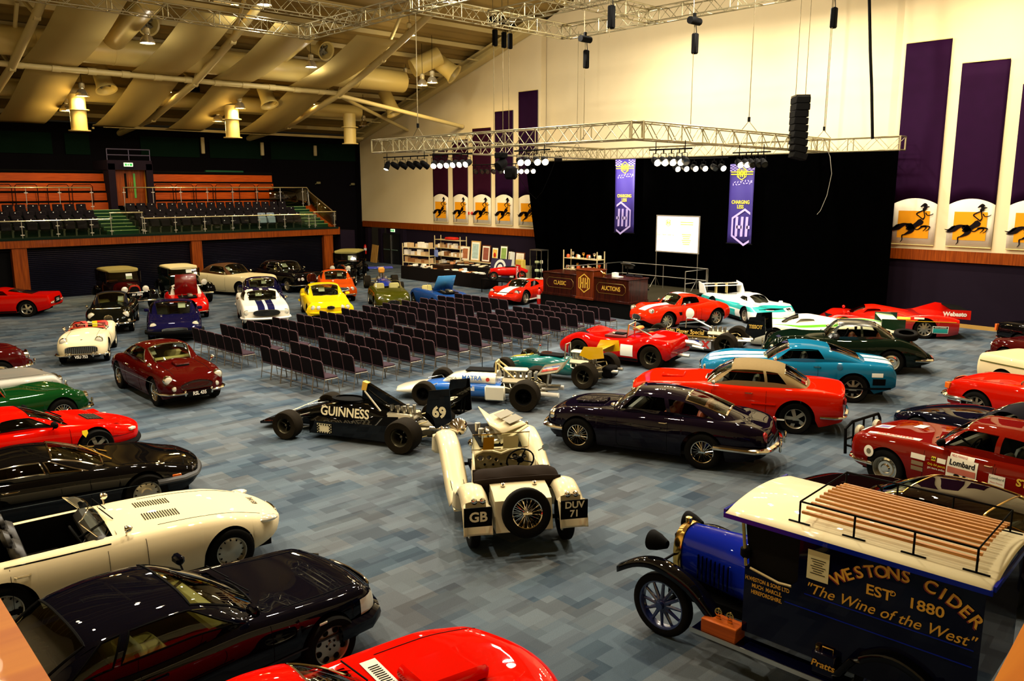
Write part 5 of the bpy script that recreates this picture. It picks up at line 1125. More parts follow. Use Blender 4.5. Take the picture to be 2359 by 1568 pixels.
# 3. black fastback
def car_black_fastback():
    W = .87; pm = paint('#050506', .12)
    K = [(0, .60, .585, .62, .44), (.05, .63, .615, .76, .38), (.35, .70, .68, .82, .26), (.9, .79, .80, .86, .2), (1.4, .84, .84, .87), (2.2, .90, .88, .87), (3.0, .93, .9, .87), (3.7, .95, .92, .86), (4.3, .90, .88, .82, .26), (4.5, .84, .83, .78, .34), (4.56, .72, .72, .74, .42)]
    c = Car('fastback_coupe', 'glossy black low fastback coupe with gold roof reflections and steel trim', place(338, 1137, .32, 1.3, -.78, -9), -9, 4.56, .95, 2.6, W, .33, .2, .76, K, pm, .82, .19, 'disc', bow=.2, cut=(1.5, 3.6, .84))
    c.house(1.40, 2.25, 3.0, 4.35, 1.14, .90, 3.0, [(1.75, 2.25, 2.28, 2.34), (2.34, 2.40, 3.35, 3.2)], (1.5, 2.22), (3.1, 4.1), gl=dglass, cf=.3, tr=.018); c.seats(2.6, leather, .24); c.dash(1.95, .8)
    c.bumper(.02, .50, .99, .1, .09, mat('black_rubber', '#0c0c0a', .5), .4, .0); c.block(.38, .83, .55, (.14, .02, .06), amber, 'side_marker'); c.line([c.top(.25 + .1 * k, .6, .002) for k in range(11)]); c.line([c.top(.25, -.6 + .12 * k, .002) for k in range(11)], mirror=0); c.door(1.75, 2.95); c.handle(2.7, .76, .22)
    c.strip(.6, 4.3, .52, chrome, .006); c.block(4.54, .6, .72, (.04, .3, .12), redlens); MB().tube([c.top(1.35, .2, .02), c.top(1.7, .75, .12)], .012, 5).tube([c.top(1.35, -.3, .02), c.top(1.75, .2, .16)], .012, 5).build('wiper', brass, c.t)
    c.plate(4.56, .6, '', -1)
car_black_fastback()
# 4. red mid-engine sports car
def car_red_sports():
    W = .86; pm = paint('#c40a02', .2)
    K = [(0, .50, .49, .62, .36), (.05, .53, .52, .74, .3), (.3, .60, .59, .82, .2), (.8, .70, .72, .85, .16), (1.3, .78, .77, .86), (2, .86, .84, .86), (3.2, .92, .88, .87), (4.0, .9, .86, .86), (4.3, .86, .84, .8, .3), (4.4, .72, .72, .76, .4)]
    c = Car('sports_coupe', 'bright red mid engined sports car with black bonnet vent and yellow shield badge', place(222, 1026, .32, 1.25, -.78, 3), 3, 4.4, 1.0, 2.5, W, .32, .21, .76, K, pm, .84, .15, 'five', bow=.26, cut=(1.4, 2.7, .84))
    c.house(1.28, 2.05, 2.6, 3.4, 1.13, .88, 2.9, [(1.62, 2.05, 2.7, 2.5)], (1.38, 2.02), (2.75, 3.2), trim=blackm, cf=.32, tr=.012); c.seats(2.45, beige, .22); c.dash(1.75, .76)
    b = MB()
    for k in range(6): b.tube([c.top(.66 + .05 * k, -.25, .004), c.top(.66 + .05 * k, .25, .004)], .016, 5)
    c.toppatch(.62, .95, -.27, .27, blackm, 'bonnet_vent', .003); b.build('vent_slats', mat('slat', '#1c1a14', .4), c.t)
    c.block(.16, .74, .52, (.14, .12, .05), mat('orange_white_lens', '#e8d6c0', .15), 'corner_lamp', rot=-.5); c.line([c.side(.1 + .15 * k, .44, .002) for k in range(7)]); c.bumper(0, .26, .98, .1, .1, blackm, .4, -.04, 'front_spoiler'); c.mirror(1.72, .8, blackm, .07, .1, sq=1); c.line([c.side(1.45, .3 + .05 * k, .002) for k in range(10)]); c.line([c.side(.5 + .18 * k, .46, .002) for k in range(18)])
    M = c.side(1.2, .62, .006, -1); pts = [(-.04, .05), (.04, .05), (.045, 0), (0, -.065), (-.045, 0)]; o = MB().add([c.side(1.2 - x * 1.2, .62 + z * 1.2, .007, -1) for x, z in pts], [(0, 1, 2, 3, 4)]).build('shield_badge', mat('badge_yellow', '#e8c81c', .4), c.t)
    c.block(.6, .55, c.topz(.6, .6) + .0, (.3, .32, .012), pm, 'lamp_cover'); MB().tube([c.top(1.3, .1, .015), c.top(1.42, .7, .05)], .014, 5).build('wiper', blackm, c.t)
car_red_sports()
# 5. green, silver, maroon noses
def car_green():
    W = .78; pm = paint('#06300f', .15)
    K = [(0, .46, .48, .40, .36), (.08, .56, .62, .62, .3), (.3, .66, .74, .74, .22), (.7, .76, .82, .77, .2), (1.3, .84, .82, .78), (2.0, .86, .84, .78), (2.8, .80, .82, .78), (3.5, .7, .7, .7, .26), (3.85, .5, .5, .5, .36)]
    c = Car('open_sports_car', 'dark green rounded sports car with chrome lamp rims, nose showing', place(182, 905, .52, 1.8, 0, 6), 6, 3.85, .72, 2.3, W, .31, .16, .66, K, pm, .74, .2, 'wire', bow=.1, cut=(1.75, 2.8, .84))
    c.lamp(.1, .52, .56, .1, out=.02); c.grille(.0, .40, .5, .16, blackm, chrome, 'v', bars=12); c.bumper(0, .32, .85, .08, .05, over=.35); c.seats(2.4, blkl); c.screen(1.6, .55, .34, .5, zb_=.82)
car_green()
def car_silver():
    W = .85; pm = paint('#8f8e86', .25, .55)
    c = Car('silver_saloon', 'silver saloon car with rounded wings, only its bonnet and wing in view', place(134, 872, .62, 2.2, -.25, 8), 8, 4.6, .85, 2.73, W, .33, .18, .72, body(4.6, .7, .86, .96, .92, .8, W, .7, .8, fend=.02), pm, .8, .2, 'steel', bow=.1)
    c.house(1.45, 2.1, 3.1, 3.9, 1.38, .86, 3, [(1.7, 2.1, 2.5, 2.5), (2.56, 2.56, 3.4, 3.2)], (1.5, 2.08), (3.2, 3.75)); c.lamp(.05, .52, .66, .09); c.lamp(.05, .3, .62, .07); c.grille(0, .58, .5, .26, blackm, chrome, 'v', bars=14); c.bumper(0, .45, .95, .09, .06, over=.4); c.block(.35, .83, .62, (.14, .02, .05), amber, 'side_marker')
    c.line([c.top(.1 + .15 * k, .62, .002) for k in range(10)]); c.strip(.3, 4.2, .7, chrome, .008)
car_silver()
def car_maroon_nose():
    W = .84; pm = paint('#3a0606', .15)
    c = Car('maroon_saloon', 'dark maroon saloon at the left frame edge, only its rounded tail showing', place(62, 812, .7, 2.1, -.1, 0), 0, 4.4, .8, 2.6, W, .33, .17, .7, body(4.4, .76, .92, 1.0, .95, .8, W, .6, .8, fend=.04), pm, .76, .2, 'steel', bow=.16)
    c.house(1.4, 1.9, 3.0, 3.8, 1.45, .84, 2.8, [(1.6, 1.9, 2.4, 2.4), (2.46, 2.46, 3.2, 3.0)], (1.45, 1.9), (3.1, 3.6)); c.lamp(.06, .55, .72, .09); c.bumper(0, .45, .9, .09, .06, over=.4); c.grille(0, .62, .4, .3, blackm, chrome, 'v')
car_maroon_nose()
# 6. maroon coupe with wire wheels (seen from the front)
def car_maroon_coupe():
    W = .83; pm = paint('#3c0403', .12)
    K = [(0, .60, .56, .42, .34), (.07, .68, .66, .62, .3), (.25, .77, .80, .76, .24), (.6, .84, .88, .80, .2), (1.2, .92, .91, .82), (2.0, .97, .95, .83), (2.8, .98, .95, .83), (3.5, .90, .90, .81), (4.0, .76, .78, .74, .28), (4.25, .6, .6, .6, .36), (4.32, .5, .5, .5, .4)]
    c = Car('wire_wheel_coupe', 'deep maroon wire wheeled coupe with bonnet scoop and plate RSL 435', place(362, 903, .34, 1.255, -.685, -91), -91, 4.32, .78, 2.51, W, .345, .155, .685, K, pm, .76, .2, 'wire', bow=.16, cut=(1.6, 3.2, .84))
    c.seats(2.3, beige, .3); c.dash(1.75, .88, beige); c.steering(2.0, -.36, .9, .2); c.house(1.35, 1.85, 2.6, 3.95, 1.34, .84, 2.7, [(1.55, 1.85, 2.45, 2.38), (2.52, 2.46, 3.2, 2.9)], (1.42, 1.82), (2.8, 3.6), tr=.018, cf=.22)
    c.lamp(.16, .60, .70, .1, out=.04); c.lamp(.06, .50, .50, .065, out=.03, name='fog_lamp'); n = 30
    P = []
    for k in range(9): P.append((-.36 + .09 * k, .685 - .09 * min(1, abs(-.36 + .09 * k) / .36) ** 2.2 * (1 if 1 else 0)))
    P += [(.40, .53), (.34, .46), (-.34, .46), (-.40, .53)]; pts = [(c.warp(.02, y) + .025, y, z) for y, z in P]; g = MB().add(pts, [tuple(range(len(pts)))]).build('grille', mat('grille_mesh', '#1c0d0a', .5), c.t)
    b = MB()
    for k in range(7): z = .48 + .028 * k; b.tube([(c.warp(.02, .36) + .032, -.36 + .01 * k, z), (c.X(0) + .03, 0, z), (c.warp(.02, .36) + .032, .36 - .01 * k, z)], .003, 4)
    b.build('grille_bars', mat('dull_bars', '#6b4a3a', .4, .6), g); MB().tube(pts, .012, 5, closed=True).build('grille_frame', pm, g)
    c.bumper(0, .38, .9, .07, .06, chrome, .3, .0, over=.42); c.plate(0, .38, 'RSL 435', 1, 0, .56, .12, .11, sz=.12); MB().box((c.X(1.0), 0, c.topz(1.0, 0) + .025), (.32, .34, .07), Matrix.Rotation(.12, 4, 'Y'), None, .02).build('bonnet_scoop', pm, c.t); MB().box((c.X(.84) , 0, c.topz(.84, 0) + .022), (.02, .3, .035)).build('scoop_mouth', blackm, c.t)
    c.mirror(.9, .9, chrome, .05, .05, both=1, y=.72); c.door(1.6, 2.6); c.strip(.6, 3.4, .6, chrome, .005); c.card(1.9, -.35, 1.05, .2, .25); c.bumper(4.32, .45, .8, .08, .05, chrome, .3, 0); c.line([c.top(.2 + .13 * k, .45, .002) for k in range(10)])
    c.handle(2.4, .8)
car_maroon_coupe()
# 7. cream open two-seater
def car_cream_two_seater():
    W = .70; pm = paint('#e9d9ae', .22)
    K = [(0, .58, .58, .48, .34), (.06, .68, .70, .60, .3), (.22, .76, .80, .67, .24), (.6, .84, .86, .69, .2), (1.2, .90, .84, .69), (1.7, .90, .82, .67), (2.2, .74, .72, .67), (2.7, .82, .86, .69), (3.1, .86, .88, .70), (3.6, .74, .74, .62, .26), (3.84, .56, .56, .5, .36)]
    c = Car('open_two_seater', 'cream open two seater with red interior and plate VSU 753', place(246, 804, .34, 1.12, .60, -113), -113, 3.84, .72, 2.24, W, .33, .15, .60, K, pm, .74, .22, 'steel', bow=.06, cut=(1.65, 2.95, .88))
    c.seats(2.35, redl, .26, w=.42); c.seats(2.36, mat('bright_red_leather', '#c2280c', .45), .27, w=.44); c.dash(1.78, .80, mat('bright_red_leather', '#c2280c', .45)); c.steering(1.95, -.3, .86, .2); c.lamp(.14, .47, .73, .1, out=.05); c.grille(0, .48, .86, .22, mat('grille_shadow', '#1a170d', .5), chrome, 'v', 4, .03, 16); c.line([c.top(.15 + .14 * k, .4, .002) for k in range(9)])
    c.bumper(0, .34, .98, .07, .05, chrome, .2, .07, over=.45); c.plate(0, .30, 'VSU 753', 1, 0, .52, .12, .13, sz=.12); c.screen(1.62, .52, .12, .5, .05, zb_=.88); c.mirror(1.3, .85, chrome, .05, .04, y=.56)
    MB().box((c.X(1.7), .22, 1.0), (.02, .14, .18)).build('lot_card', mat('yellow_card', '#d6c423', .6), c.t); MB().lathe([(0, .012), (.025, .01), (.03, 0)], 10, None, Matrix.Translation(c.top(.22, 0, .0))).build('bonnet_badge', chrome, c.t); c.line([c.side(1.35, .3 + .05 * k, .002) for k in range(10)])
    c.bumper(3.84, .42, .8, .07, .05, chrome, .2, 0)
car_cream_two_seater()
# 8. black drophead coming toward us
def car_black_drophead():
    W = .84; pm = paint('#0b0b07', .1)
    K = [(0, .50, .50, .36, .36), (.1, .62, .66, .60, .3), (.35, .80, .84, .74, .24), (.7, .92, .93, .80, .2), (1.3, .98, .90, .80), (2.0, 1.0, .90, .81), (2.8, .96, .92, .83), (3.4, .90, .94, .84), (4.0, .76, .80, .76, .26), (4.4, .5, .5, .5, .36)]
    c = Car('black_drophead', 'glossy black old sports drophead with chrome bumper between the saloons', place(301, 741, .34, 1.3, .66, -112), -112, 4.4, .8, 2.6, W, .34, .17, .68, K, pm, .7, .22, 'steel', bow=.16, cut=(1.75, 2.9, .84))
    c.house(1.6, 2.0, 2.6, 3.1, 1.34, .74, 3.2, [(1.75, 2.0, 2.6, 2.55)], (1.66, 1.98), None, roof=mat('black_canvas', '#14121a', .8), cf=.16, tr=.02); c.seats(2.4, beige)
    c.lamp(.2, .56, .70, .11, out=.03); c.lamp(.1, .66, .5, .05, out=.03, name='side_lamp'); c.grille(.0, .56, .28, .34, mat('dk', '#16140c', .5), chrome, 'v', 2.6, .04, 12); c.bumper(0, .42, .95, .09, .06, chrome, .25, .05, over=.4); c.card(1.95, .3, 1.0, .18, .25); c.mirror(1.0, .85, chrome, .05, .06, y=.7); c.line([c.top(.2 + .14 * k, .3, .002) for k in range(9)])
car_black_drophead()
# 9. indigo coupe from the front
def car_indigo_coupe():
    W = .90; pm = paint('#0c0a2c', .15)
    c = Car('indigo_coupe', 'dark indigo wide coupe seen from the front with paper behind its windscreen', place(403, 738, .62, 2.25, 0, -111), -111, 4.6, .95, 2.7, W, .34, .2, .76, body(4.6, .62, .76, .90, .9, .8, W, .72, .82), pm, .84, .18, 'five', bow=.14, cut=(1.5, 3.2, .84))
    c.seats(2.5, blkl); c.house(1.35, 2.1, 2.9, 3.9, 1.24, .88, 3.2, [(1.6, 2.1, 2.8, 2.7)], (1.42, 2.08), (3.0, 3.7), trim=blackm); c.lamp(.12, .66, .64, .10, out=.0); c.bumper(0, .42, .98, .12, .06, blackm, .4); c.mirror(1.65, .9, pm, sq=1, out=.12); c.card(2.0, .28, .98, .24, .3); c.wipers(1.4); c.line([c.top(.2 + .13 * k, .62, .002) for k in range(10)]); c.grille(0, .5, .8, .14)
car_indigo_coupe()
# 10. red wedge seen from behind
def car_red_wedge():
    W = .86; pm = paint('#b80801', .22)
    K = [(0, .46, .45, .6, .34), (.06, .5, .49, .74, .28), (.5, .62, .62, .82, .2), (1.2, .74, .73, .85), (2.0, .84, .82, .86), (3.0, .90, .86, .86), (3.6, .92, .88, .86), (4.2, .90, .88, .84, .3), (4.34, .88, .87, .82, .34), (4.4, .62, .62, .8, .4)]
    c = Car('wedge_coupe', 'red low wedge coupe seen from behind near the wooden column', place(64, 711, .33, -1.25, .72, 148), 148, 4.4, 1.0, 2.5, W, .33, .24, .74, K, pm, .84, .18, 'five', bow=.2, tbow=.02)
    c.house(1.35, 2.1, 2.6, 3.95, 1.14, .86, 2.9, [(1.65, 2.1, 2.8, 2.6)], (1.42, 2.05), (2.75, 3.7), trim=None, glr=dglass); c.plate(4.4, .62, '2 GLA', -1, 0, .6, .26, .03, sz=.16); c.lamp(4.42, .66, .56, .045, -1, redlens, out=.02, name='tail_lamp'); c.lamp(4.42, .53, .56, .045, -1, lens, out=.02, name='reverse_lamp'); c.lamp(4.42, .4, .56, .04, -1, redlens, out=.02, name='tail_lamp')
car_red_wedge()
def std(name, label, pl, head, L, fo, wb, W, b, col, wheels='steel', gh=None, ks=.8, lamps=(), gr=None, bump=(.4, chrome), plate=None, seat=blkl, mir=1, stripes=None, wr=.33, tw=.19, rear=1, card=None, cut=1, roof=None, gl=None, bow=.14, rbl=None, flare=0, doors=1, gargs={}, **kw):
    """everyday car from a table row; gh = (s0,s1,s2,s3,zr,gw,n,sides,ws,rs)"""
    pm = paint(col, .2, 0, stripes) if isinstance(col, str) else col
    loc = place(*pl, head)
    c = Car(name, label, loc, head, L, fo, wb, W, wr, tw, None, b, pm, ks, .18, wheels, bow=bow, cut=((gh[0] + .12, gh[3] - .25, .84) if cut and gh else None), flare=flare, **kw)
    if gh:
        c.house(*gh[:10], roof=roof, gl=gl, **gargs); c.seats((gh[1] + gh[2]) / 2 - .1, seat, .26); c.dash(gh[0] + .4, b[4][1] - .08)
        if rear: c.seats(gh[2] + .25, seat, .3, 0 if 0 else 2, .5)
        c.steering(gh[0] + .65, .36, b[4][1] + .0, .18); c.wipers(gh[0] + .05)
    for q in lamps: c.lamp(*q[:4], **(q[4] if len(q) > 4 else {}))
    if gr: c.grille(*gr[0], **(gr[1] if len(gr) > 1 else {}))
    if bump:
        c.bumper(0, bump[0], .98, .08, .06, bump[1], .3, .02); c.bumper(L, bump[0] + .03, .96, .08, .06, bump[1], .3, .02)
    if rbl: c.block(L, W * .68, rbl, (.05, .26, .11), redlens)
    if plate: c.plate(0, plate[1], plate[0], 1, 0, .52, .11, .07)
    if mir: c.mirror((gh[0] + .3) if gh else 1.5, b[4][1] - .04, pm if mir == 2 else chrome, .05, .08, sq=mir == 2)
    if doors and gh: c.door(gh[0] + .25, gh[2] - .15)
    if card: c.card(*card)
    return c
D2 = lambda s0, s1, s2, s3, f=.3: [(s0 + .22, s1, s0 + (s2 - s0) * .68, s0 + (s2 - s0) * .66), (s0 + (s2 - s0) * .68 + .07, s0 + (s2 - s0) * .66 + .07, s2 + (s3 - s2) * f, s2 + .05)]
# 11. navy black grand tourer, centre right
def car_navy_gt():
    W = .84; pm = paint('#0a0510', .1)
    K = [(0, .64, .62, .50, .40), (.06, .72, .70, .64, .34), (.22, .80, .80, .74, .26), (.7, .86, .89, .80, .2), (1.4, .92, .92, .83), (2.2, .97, .95, .84), (3.1, .98, .95, .84), (3.8, .93, .93, .81), (4.25, .84, .86, .76, .28), (4.42, .76, .78, .70, .34), (4.48, .64, .64, .64, .4)]
    c = Car('grand_tourer', 'near black navy fastback grand tourer with wire wheels, side on to the camera', place(1333, 1000, .34, 1.245, .69, 111.7), 111.7, 4.48, .78, 2.49, W, .345, .16, .69, K, pm, .76, .2, 'wire', bow=.14, tbow=.14, cut=(1.55, 3.3, .84))
    c.seats(2.4, leather, .3); c.seats(3.05, leather, .38); c.dash(1.8, .9); c.steering(2.02, -.36, .92, .2)
    c.house(1.36, 1.88, 2.7, 4.0, 1.34, .86, 2.7, [(1.56, 1.86, 2.55, 2.46), (2.63, 2.54, 3.42, 3.02)], (1.43, 1.85), (2.86, 3.62), tr=.02, cf=.22); c.door(1.6, 2.6); c.handle(2.42, .82); c.strip(.95, 1.35, .78, chrome, .012)
    c.bumper(0, .46, .9, .1, .07, chrome, .25, .05); c.bumper(4.48, .48, .98, .11, .07, chrome, .75, .05, over=.4); c.lamp(.14, .60, .68, .1, out=.03); c.grille(0, .56, .62, .2, blackm, chrome, 'h'); c.block(4.42, .60, .70, (.1, .1, .22), redlens, bev=.04); c.plate(4.45, .58, '', -1)
    c.line([c.top(.25 + .12 * k, .42, .002) for k in range(10)]); c.line([c.top(3.75, -.5 + .1 * k, .003) for k in range(11)], mirror=0); c.mirror(1.5, .93, chrome, .05, .05); MB().box((c.X(.85), 0, c.topz(.85, 0) + .03), (.6, .42, .05), Matrix.Rotation(.05, 4, 'Y'), None, .02).build('bonnet_scoop', pm, c.t)
car_navy_gt()
# 12. red convertible with khaki hood
khaki = noisy(mat('khaki_canvas', '#7a6743', .85), 15, .1); REDM = '#c01803'
b = [(0, .74, .72, .78, .4), (.06, .82, .80, .82, .34), (.4, .90, .90, .86, .26), (.9, .93, .92, .87, .2), (1.5, .96, .95, .87), (2.5, .97, .95, .87), (3.4, .98, .96, .88), (4.0, .98, .96, .87), (4.5, .93, .92, .84, .3), (4.6, .9, .89, .82, .34), (4.63, .6, .6, .8, .4)]
c = std('red_convertible', 'red american convertible with raised khaki hood and five spoke wheels', (1832, 963, .33, -1.37, .73), 117, 4.63, .88, 2.74, .87, b, REDM, 'five', (1.6, 2.25, 3.15, 3.95, 1.38, .84, 3.6, [(1.85, 2.25, 2.95, 2.9), (3.01, 2.96, 3.4, 3.2)], (1.66, 2.23), (3.35, 3.8)), .88, [(.05, .66, .66, .09)], ((0, .62, .75, .26), {}), roof=khaki, rbl=.76, gargs=dict(tr=.016, cr=.1), wr=.34, tw=.2, arch2=.08)
c.handle(2.55, .84); c.strip(1.0, 3.4, .30, white, .02); c.strip(2.7, 3.2, .62, paint(REDM), .02); MB().box((c.X(.9), 0, c.topz(.9, 0) + .02), (.5, .5, .06), 0, None, .02).build('bonnet_scoop', paint(REDM), c.t)
# 13. teal coupe with white stripes
tm = paint('#0f5f80', .2, 0, ('#f0ead8', [(-.42, -.07), (.07, .42)], .80), 'teal_striped'); teal = paint('#0f5f80')
b = [(0, .66, .64, .6, .38), (.08, .74, .74, .76, .32), (.4, .84, .86, .86, .24), (.9, .90, .93, .91, .18), (1.6, .94, .93, .92), (2.5, .98, .95, .92), (3.3, 1.0, .97, .94), (3.9, .99, .96, .92), (4.4, .96, .93, .86, .3), (4.6, .93, .9, .82, .36), (4.72, .74, .73, .8, .42)]
c = std('striped_coupe', 'teal blue american coupe with broad white stripes and union flag number disc', (1964, 895, .34, -1.37, .80), 122, 4.72, .95, 2.74, .93, b, tm, 'mini', (1.55, 2.2, 3.0, 4.15, 1.34, .86, 3.0, [(1.75, 2.2, 3.0, 2.85)], (1.6, 2.17), (3.15, 3.85)), .82, [(.06, .62, .64, .09)], ((0, .58, .9, .2), {}), roof=teal, wr=.35, tw=.25, bump=0, gargs=dict(cr=.1))
d_ = c.disc(2.15, .60, .25, white, 1); c.word('9', 2.15, .56, .3, blackm, 1, .012, .012)
b = MB()
for q, w, mm in ((0, .05, 1), (.55, .03, 1), (-.55, .03, 1)): b.grid(lambda u, v: c.side(2.15 + (v - .5) * .4, .60 + .07 + .14 * u * (1 if 1 else 0) * .4 + (v - .5) * q * .2 + .02, .011, 1), [0, 1], [k / 6 for k in range(7)])
b.build('flag_stripes', redlens, c.t); c.disc(3.35, .96 - .08, .07, mat('teal_dark', '#0a4560', .4), 1, 'filler_cap'); c.disc(4.25, .72, .05, whitep, 1, 'small_sticker', .14, 1); c.disc(4.3, .55, .08, blackm, 1, 'small_sticker', .16, 1); c.handle(2.75, .86); c.strip(.6, 4.6, .38, blackm, .03)
# 14. dark drophead-coupe with spare tyre behind it
b = [(0, .55, .5, .3, .34), (.12, .74, .72, .58, .3), (.4, .9, .9, .74, .24), (.9, 1.0, .98, .80, .2), (1.5, 1.04, .92, .80), (2.2, 1.06, .92, .82), (2.9, 1.06, .96, .84), (3.5, .98, .98, .84), (4.0, .84, .86, .8, .24), (4.4, .6, .6, .66, .3), (4.55, .42, .42, .5, .34)]
c = std('fixed_head_coupe', 'black green rounded coupe with grey roof and tyre resting on its tail', (2051, 833, .34, -1.3, .66), 122, 4.55, .82, 2.6, .84, b, '#06120a', 'steel', (1.55, 2.05, 2.9, 3.7, 1.42, .76, 2.6, [(1.72, 2.02, 2.6, 2.58), (2.66, 2.64, 3.15, 3.0)], (1.6, 2.02), (3.05, 3.45)), .72, [(.28, .5, .72, .1, dict(out=.04)), (.1, .35, .55, .06)], ((0, .58, .3, .36), dict(kind='v', off=.06)), seat=leather, wr=.34, tw=.17, gargs=dict(tr=.016), roof=bands('grey_top', [(1.36, '#06120a'), (2, '#4b4a42')]))
td, rd = wheel_mesh('steel', .33, .18); o = bpy.data.objects.new('loose_tyre', td); COL.objects.link(o); q = Matrix.Translation((c.t.location.x, c.t.location.y, 0)) @ Matrix.Rotation(radians(122), 4, 'Z') @ Matrix.Translation((c.X(3.9), 0, 1.02)) @ Matrix.Rotation(pi / 2 - .18, 4, 'X') @ Matrix.Rotation(.0, 4, 'Y')
o.matrix_world = q; tag(o, 'loose black tyre lying on the sloping tail of the rounded coupe', 'tyre')
# 15. right hand cars partly in view
b = body(4.35, .72, .88, .95, .93, .86, .88, .74, .82)
c = std('red_roadster', 'red open tourer with chrome bumper wrapping its nose, cut by the frame', (2255, 930, .35, 1.23, .74), 80, 4.35, .82, 2.46, .88, b, '#bb1203', 'mini', None, .85, [(.04, .66, .66, .09)], ((0, .64, .7, .24), {}), mir=0, bow=.1); c.cut = None; c.screen(1.45, .64, .4, .8, .25, zb_=.94); c.line([c.top(.1 + .13 * k, .6, .002) for k in range(10)]); c.block(.08, .78, .68, (.14, .1, .14), amber, 'corner_lamp', rot=-.3); c.bumper(0, .46, 1.0, .1, .08, chrome, .6, .06)
b = [(0, .5, .48, .3, .38), (.08, .58, .56, .5, .34), (.3, .68, .66, .66, .28), (.8, .80, .78, .78, .2), (1.5, .88, .85, .82), (2.2, .92, .86, .83), (3.0, .9, .86, .83), (3.8, .86, .84, .8), (4.3, .7, .7, .6, .3), (4.45, .56, .55, .4, .4)]
c = std('long_nose_roadster', 'navy black long nosed car with dark bulging bonnet beside the rally saloon', (2088, 946, .52, 2.02, 0), 76, 4.45, .86, 2.44, .83, b, '#060814', 'wire', (1.75, 2.3, 2.6, 3.2, 1.22, .8, 3, [(1.95, 2.3, 2.7, 2.65)], (1.8, 2.28), None), .78, mir=0, bump=0, roof=mat('black_canvas', '#14121a', .8), gargs=dict(cf=.2)); c.block(.3, .52, .60, (.3, .1, .06), lens, 'headlamp', bev=.02, rot=-.3)
b = [(0, .84, .84, .80, .4), (.06, .96, .98, .84, .34), (.5, .99, 1.0, .88, .28), (1.1, 1.0, 1.0, .9, .2), (1.8, 1.0, 1.0, .9), (2.6, 1.02, 1.0, .9), (3.4, 1.02, 1.0, .9), (4.2, .98, 1.0, .86), (4.7, .85, .9, .8, .36), (4.8, .8, .8, .7, .4)]
c = std('cream_finned_car', 'cream car with straight finned wing and green stripe at the right edge', (2252, 842, .78, 2.2, .3), 72, 4.8, .85, 2.7, .9, b, '#e3cfa2', 'steel', None, .86, mir=0, bump=0); c.strip(.1, 4.2, .82, mat('olive_flash', '#5a5a24', .4), .02)
b = body(4.2, .66, .88, .98, .9, .7, .84, .5, .6, fend=.04)
c = std('dark_red_coupe', 'dark red rounded car nose showing above the cream one at the frame edge', (2285, 806, .62, 2.1, 0), 66, 4.2, .78, 2.5, .84, b, '#3a0505', 'wire', (1.4, 1.9, 2.7, 3.7, 1.35, .8, 2.6, [(1.6, 1.9, 2.6, 2.5)], (1.45, 1.88), (2.9, 3.5)), .74, [(.1, .52, .64, .09)], mir=0, bump=(.42, chrome))
b = body(4.6, .8, .95, 1.0, .98, .9, .87, .82, .86)
c = std('black_saloon_tail', 'black old saloon tail with amber lamp at the right frame edge', (2299, 768, .6, -2.3, -.75), -120, 4.6, .85, 2.7, .87, b, '#050506', 'steel', (1.5, 2.0, 3.1, 3.9, 1.42, .86, 3, D2(1.5, 2.0, 3.1, 3.9), (1.55, 1.98), (3.2, 3.8)), .84, mir=0); c.block(4.58, .78, .74, (.08, .12, .22), amber)
# 16. maroon rally saloon
RM = '#6e0f05'
b = [(0, .74, .74, .72, .38), (.05, .80, .80, .78, .32), (.35, .88, .88, .83, .26), (.9, .93, .92, .85, .2), (1.4, .97, .95, .85), (2.3, .99, .96, .86), (3.3, 1.0, .97, .86), (3.9, .98, .96, .85), (4.3, .9, .9, .8, .32), (4.42, .7, .7, .78, .4)]
c = std('rally_saloon', 'maroon rally saloon with bull bar, roof tyre and many competition stickers', (2045, 1078, .33, 1.29, .70), 84, 4.42, .78, 2.59, .86, b, RM, 'steel', (1.38, 2.0, 3.0, 3.75, 1.42, .88, 3.2, [(1.62, 1.98, 2.5, 2.5), (2.58, 2.58, 3.45, 3.2)], (1.45, 1.97), (3.12, 3.62)), .84, [(.04, .62, .62, .09), (.03, .42, .62, .08)], ((0, .62, .8, .2), {}), wr=.34, mir=0, doors=0)
c.mirror(1.72, .97, blackm, sq=1, out=.14); c.door(1.45, 2.55); c.door(2.58, 3.4); c.handle(2.4, .86, .12)
bb = MB(); P = [(-.08, -.62, .36), (-.12, -.6, .82), (-.08, -.45, .94), (-.08, .45, .94), (-.12, .6, .82), (-.08, .62, .36)]; X0 = c.X(0)
bb.tube([(X0 - q[0] + .0, q[1], q[2]) for q in P], .028, 8)
for y in (-.35, 0, .35): bb.tube([(X0 + .1, y, .4), (X0 + .11, y, .92)], .02, 6)
bb.tube([(X0 + .11, -.6, .62), (X0 + .11, .6, .62)], .02, 6).tube([(X0 + .1, .55, .5), (X0 - .1, .55, .5)], .02, 6).tube([(X0 + .1, -.55, .5), (X0 - .1, -.55, .5)], .02, 6); bb.build('bull_bar', blackm, c.t)
for y in (-.3, .3): MB().lathe([(0, .02), (.1, .02), (.11, 0), (.1, -.06), (0, -.08)], 16, None, Matrix.Translation((X0 + .03, y, .76)) @ Matrix.Rotation(pi / 2, 4, 'Y')).build('driving_lamp', mat('cream_cover', '#d8cfae', .5), c.t)
st = mat('sticker_white', '#e6dfc8', .5); bt = mat('sticker_black', '#111111', .6); rt = mat('sticker_red', '#b4221a', .5); yt2 = mat('wing_yellow', '#c9a52c', .5)
c.disc(.42, .60, .105, st, 1, 'round_sticker'); c.disc(.42, .60, .05, mat('sticker_grey', '#6a6450', .6), 1, 'sticker_emblem', off=.009)
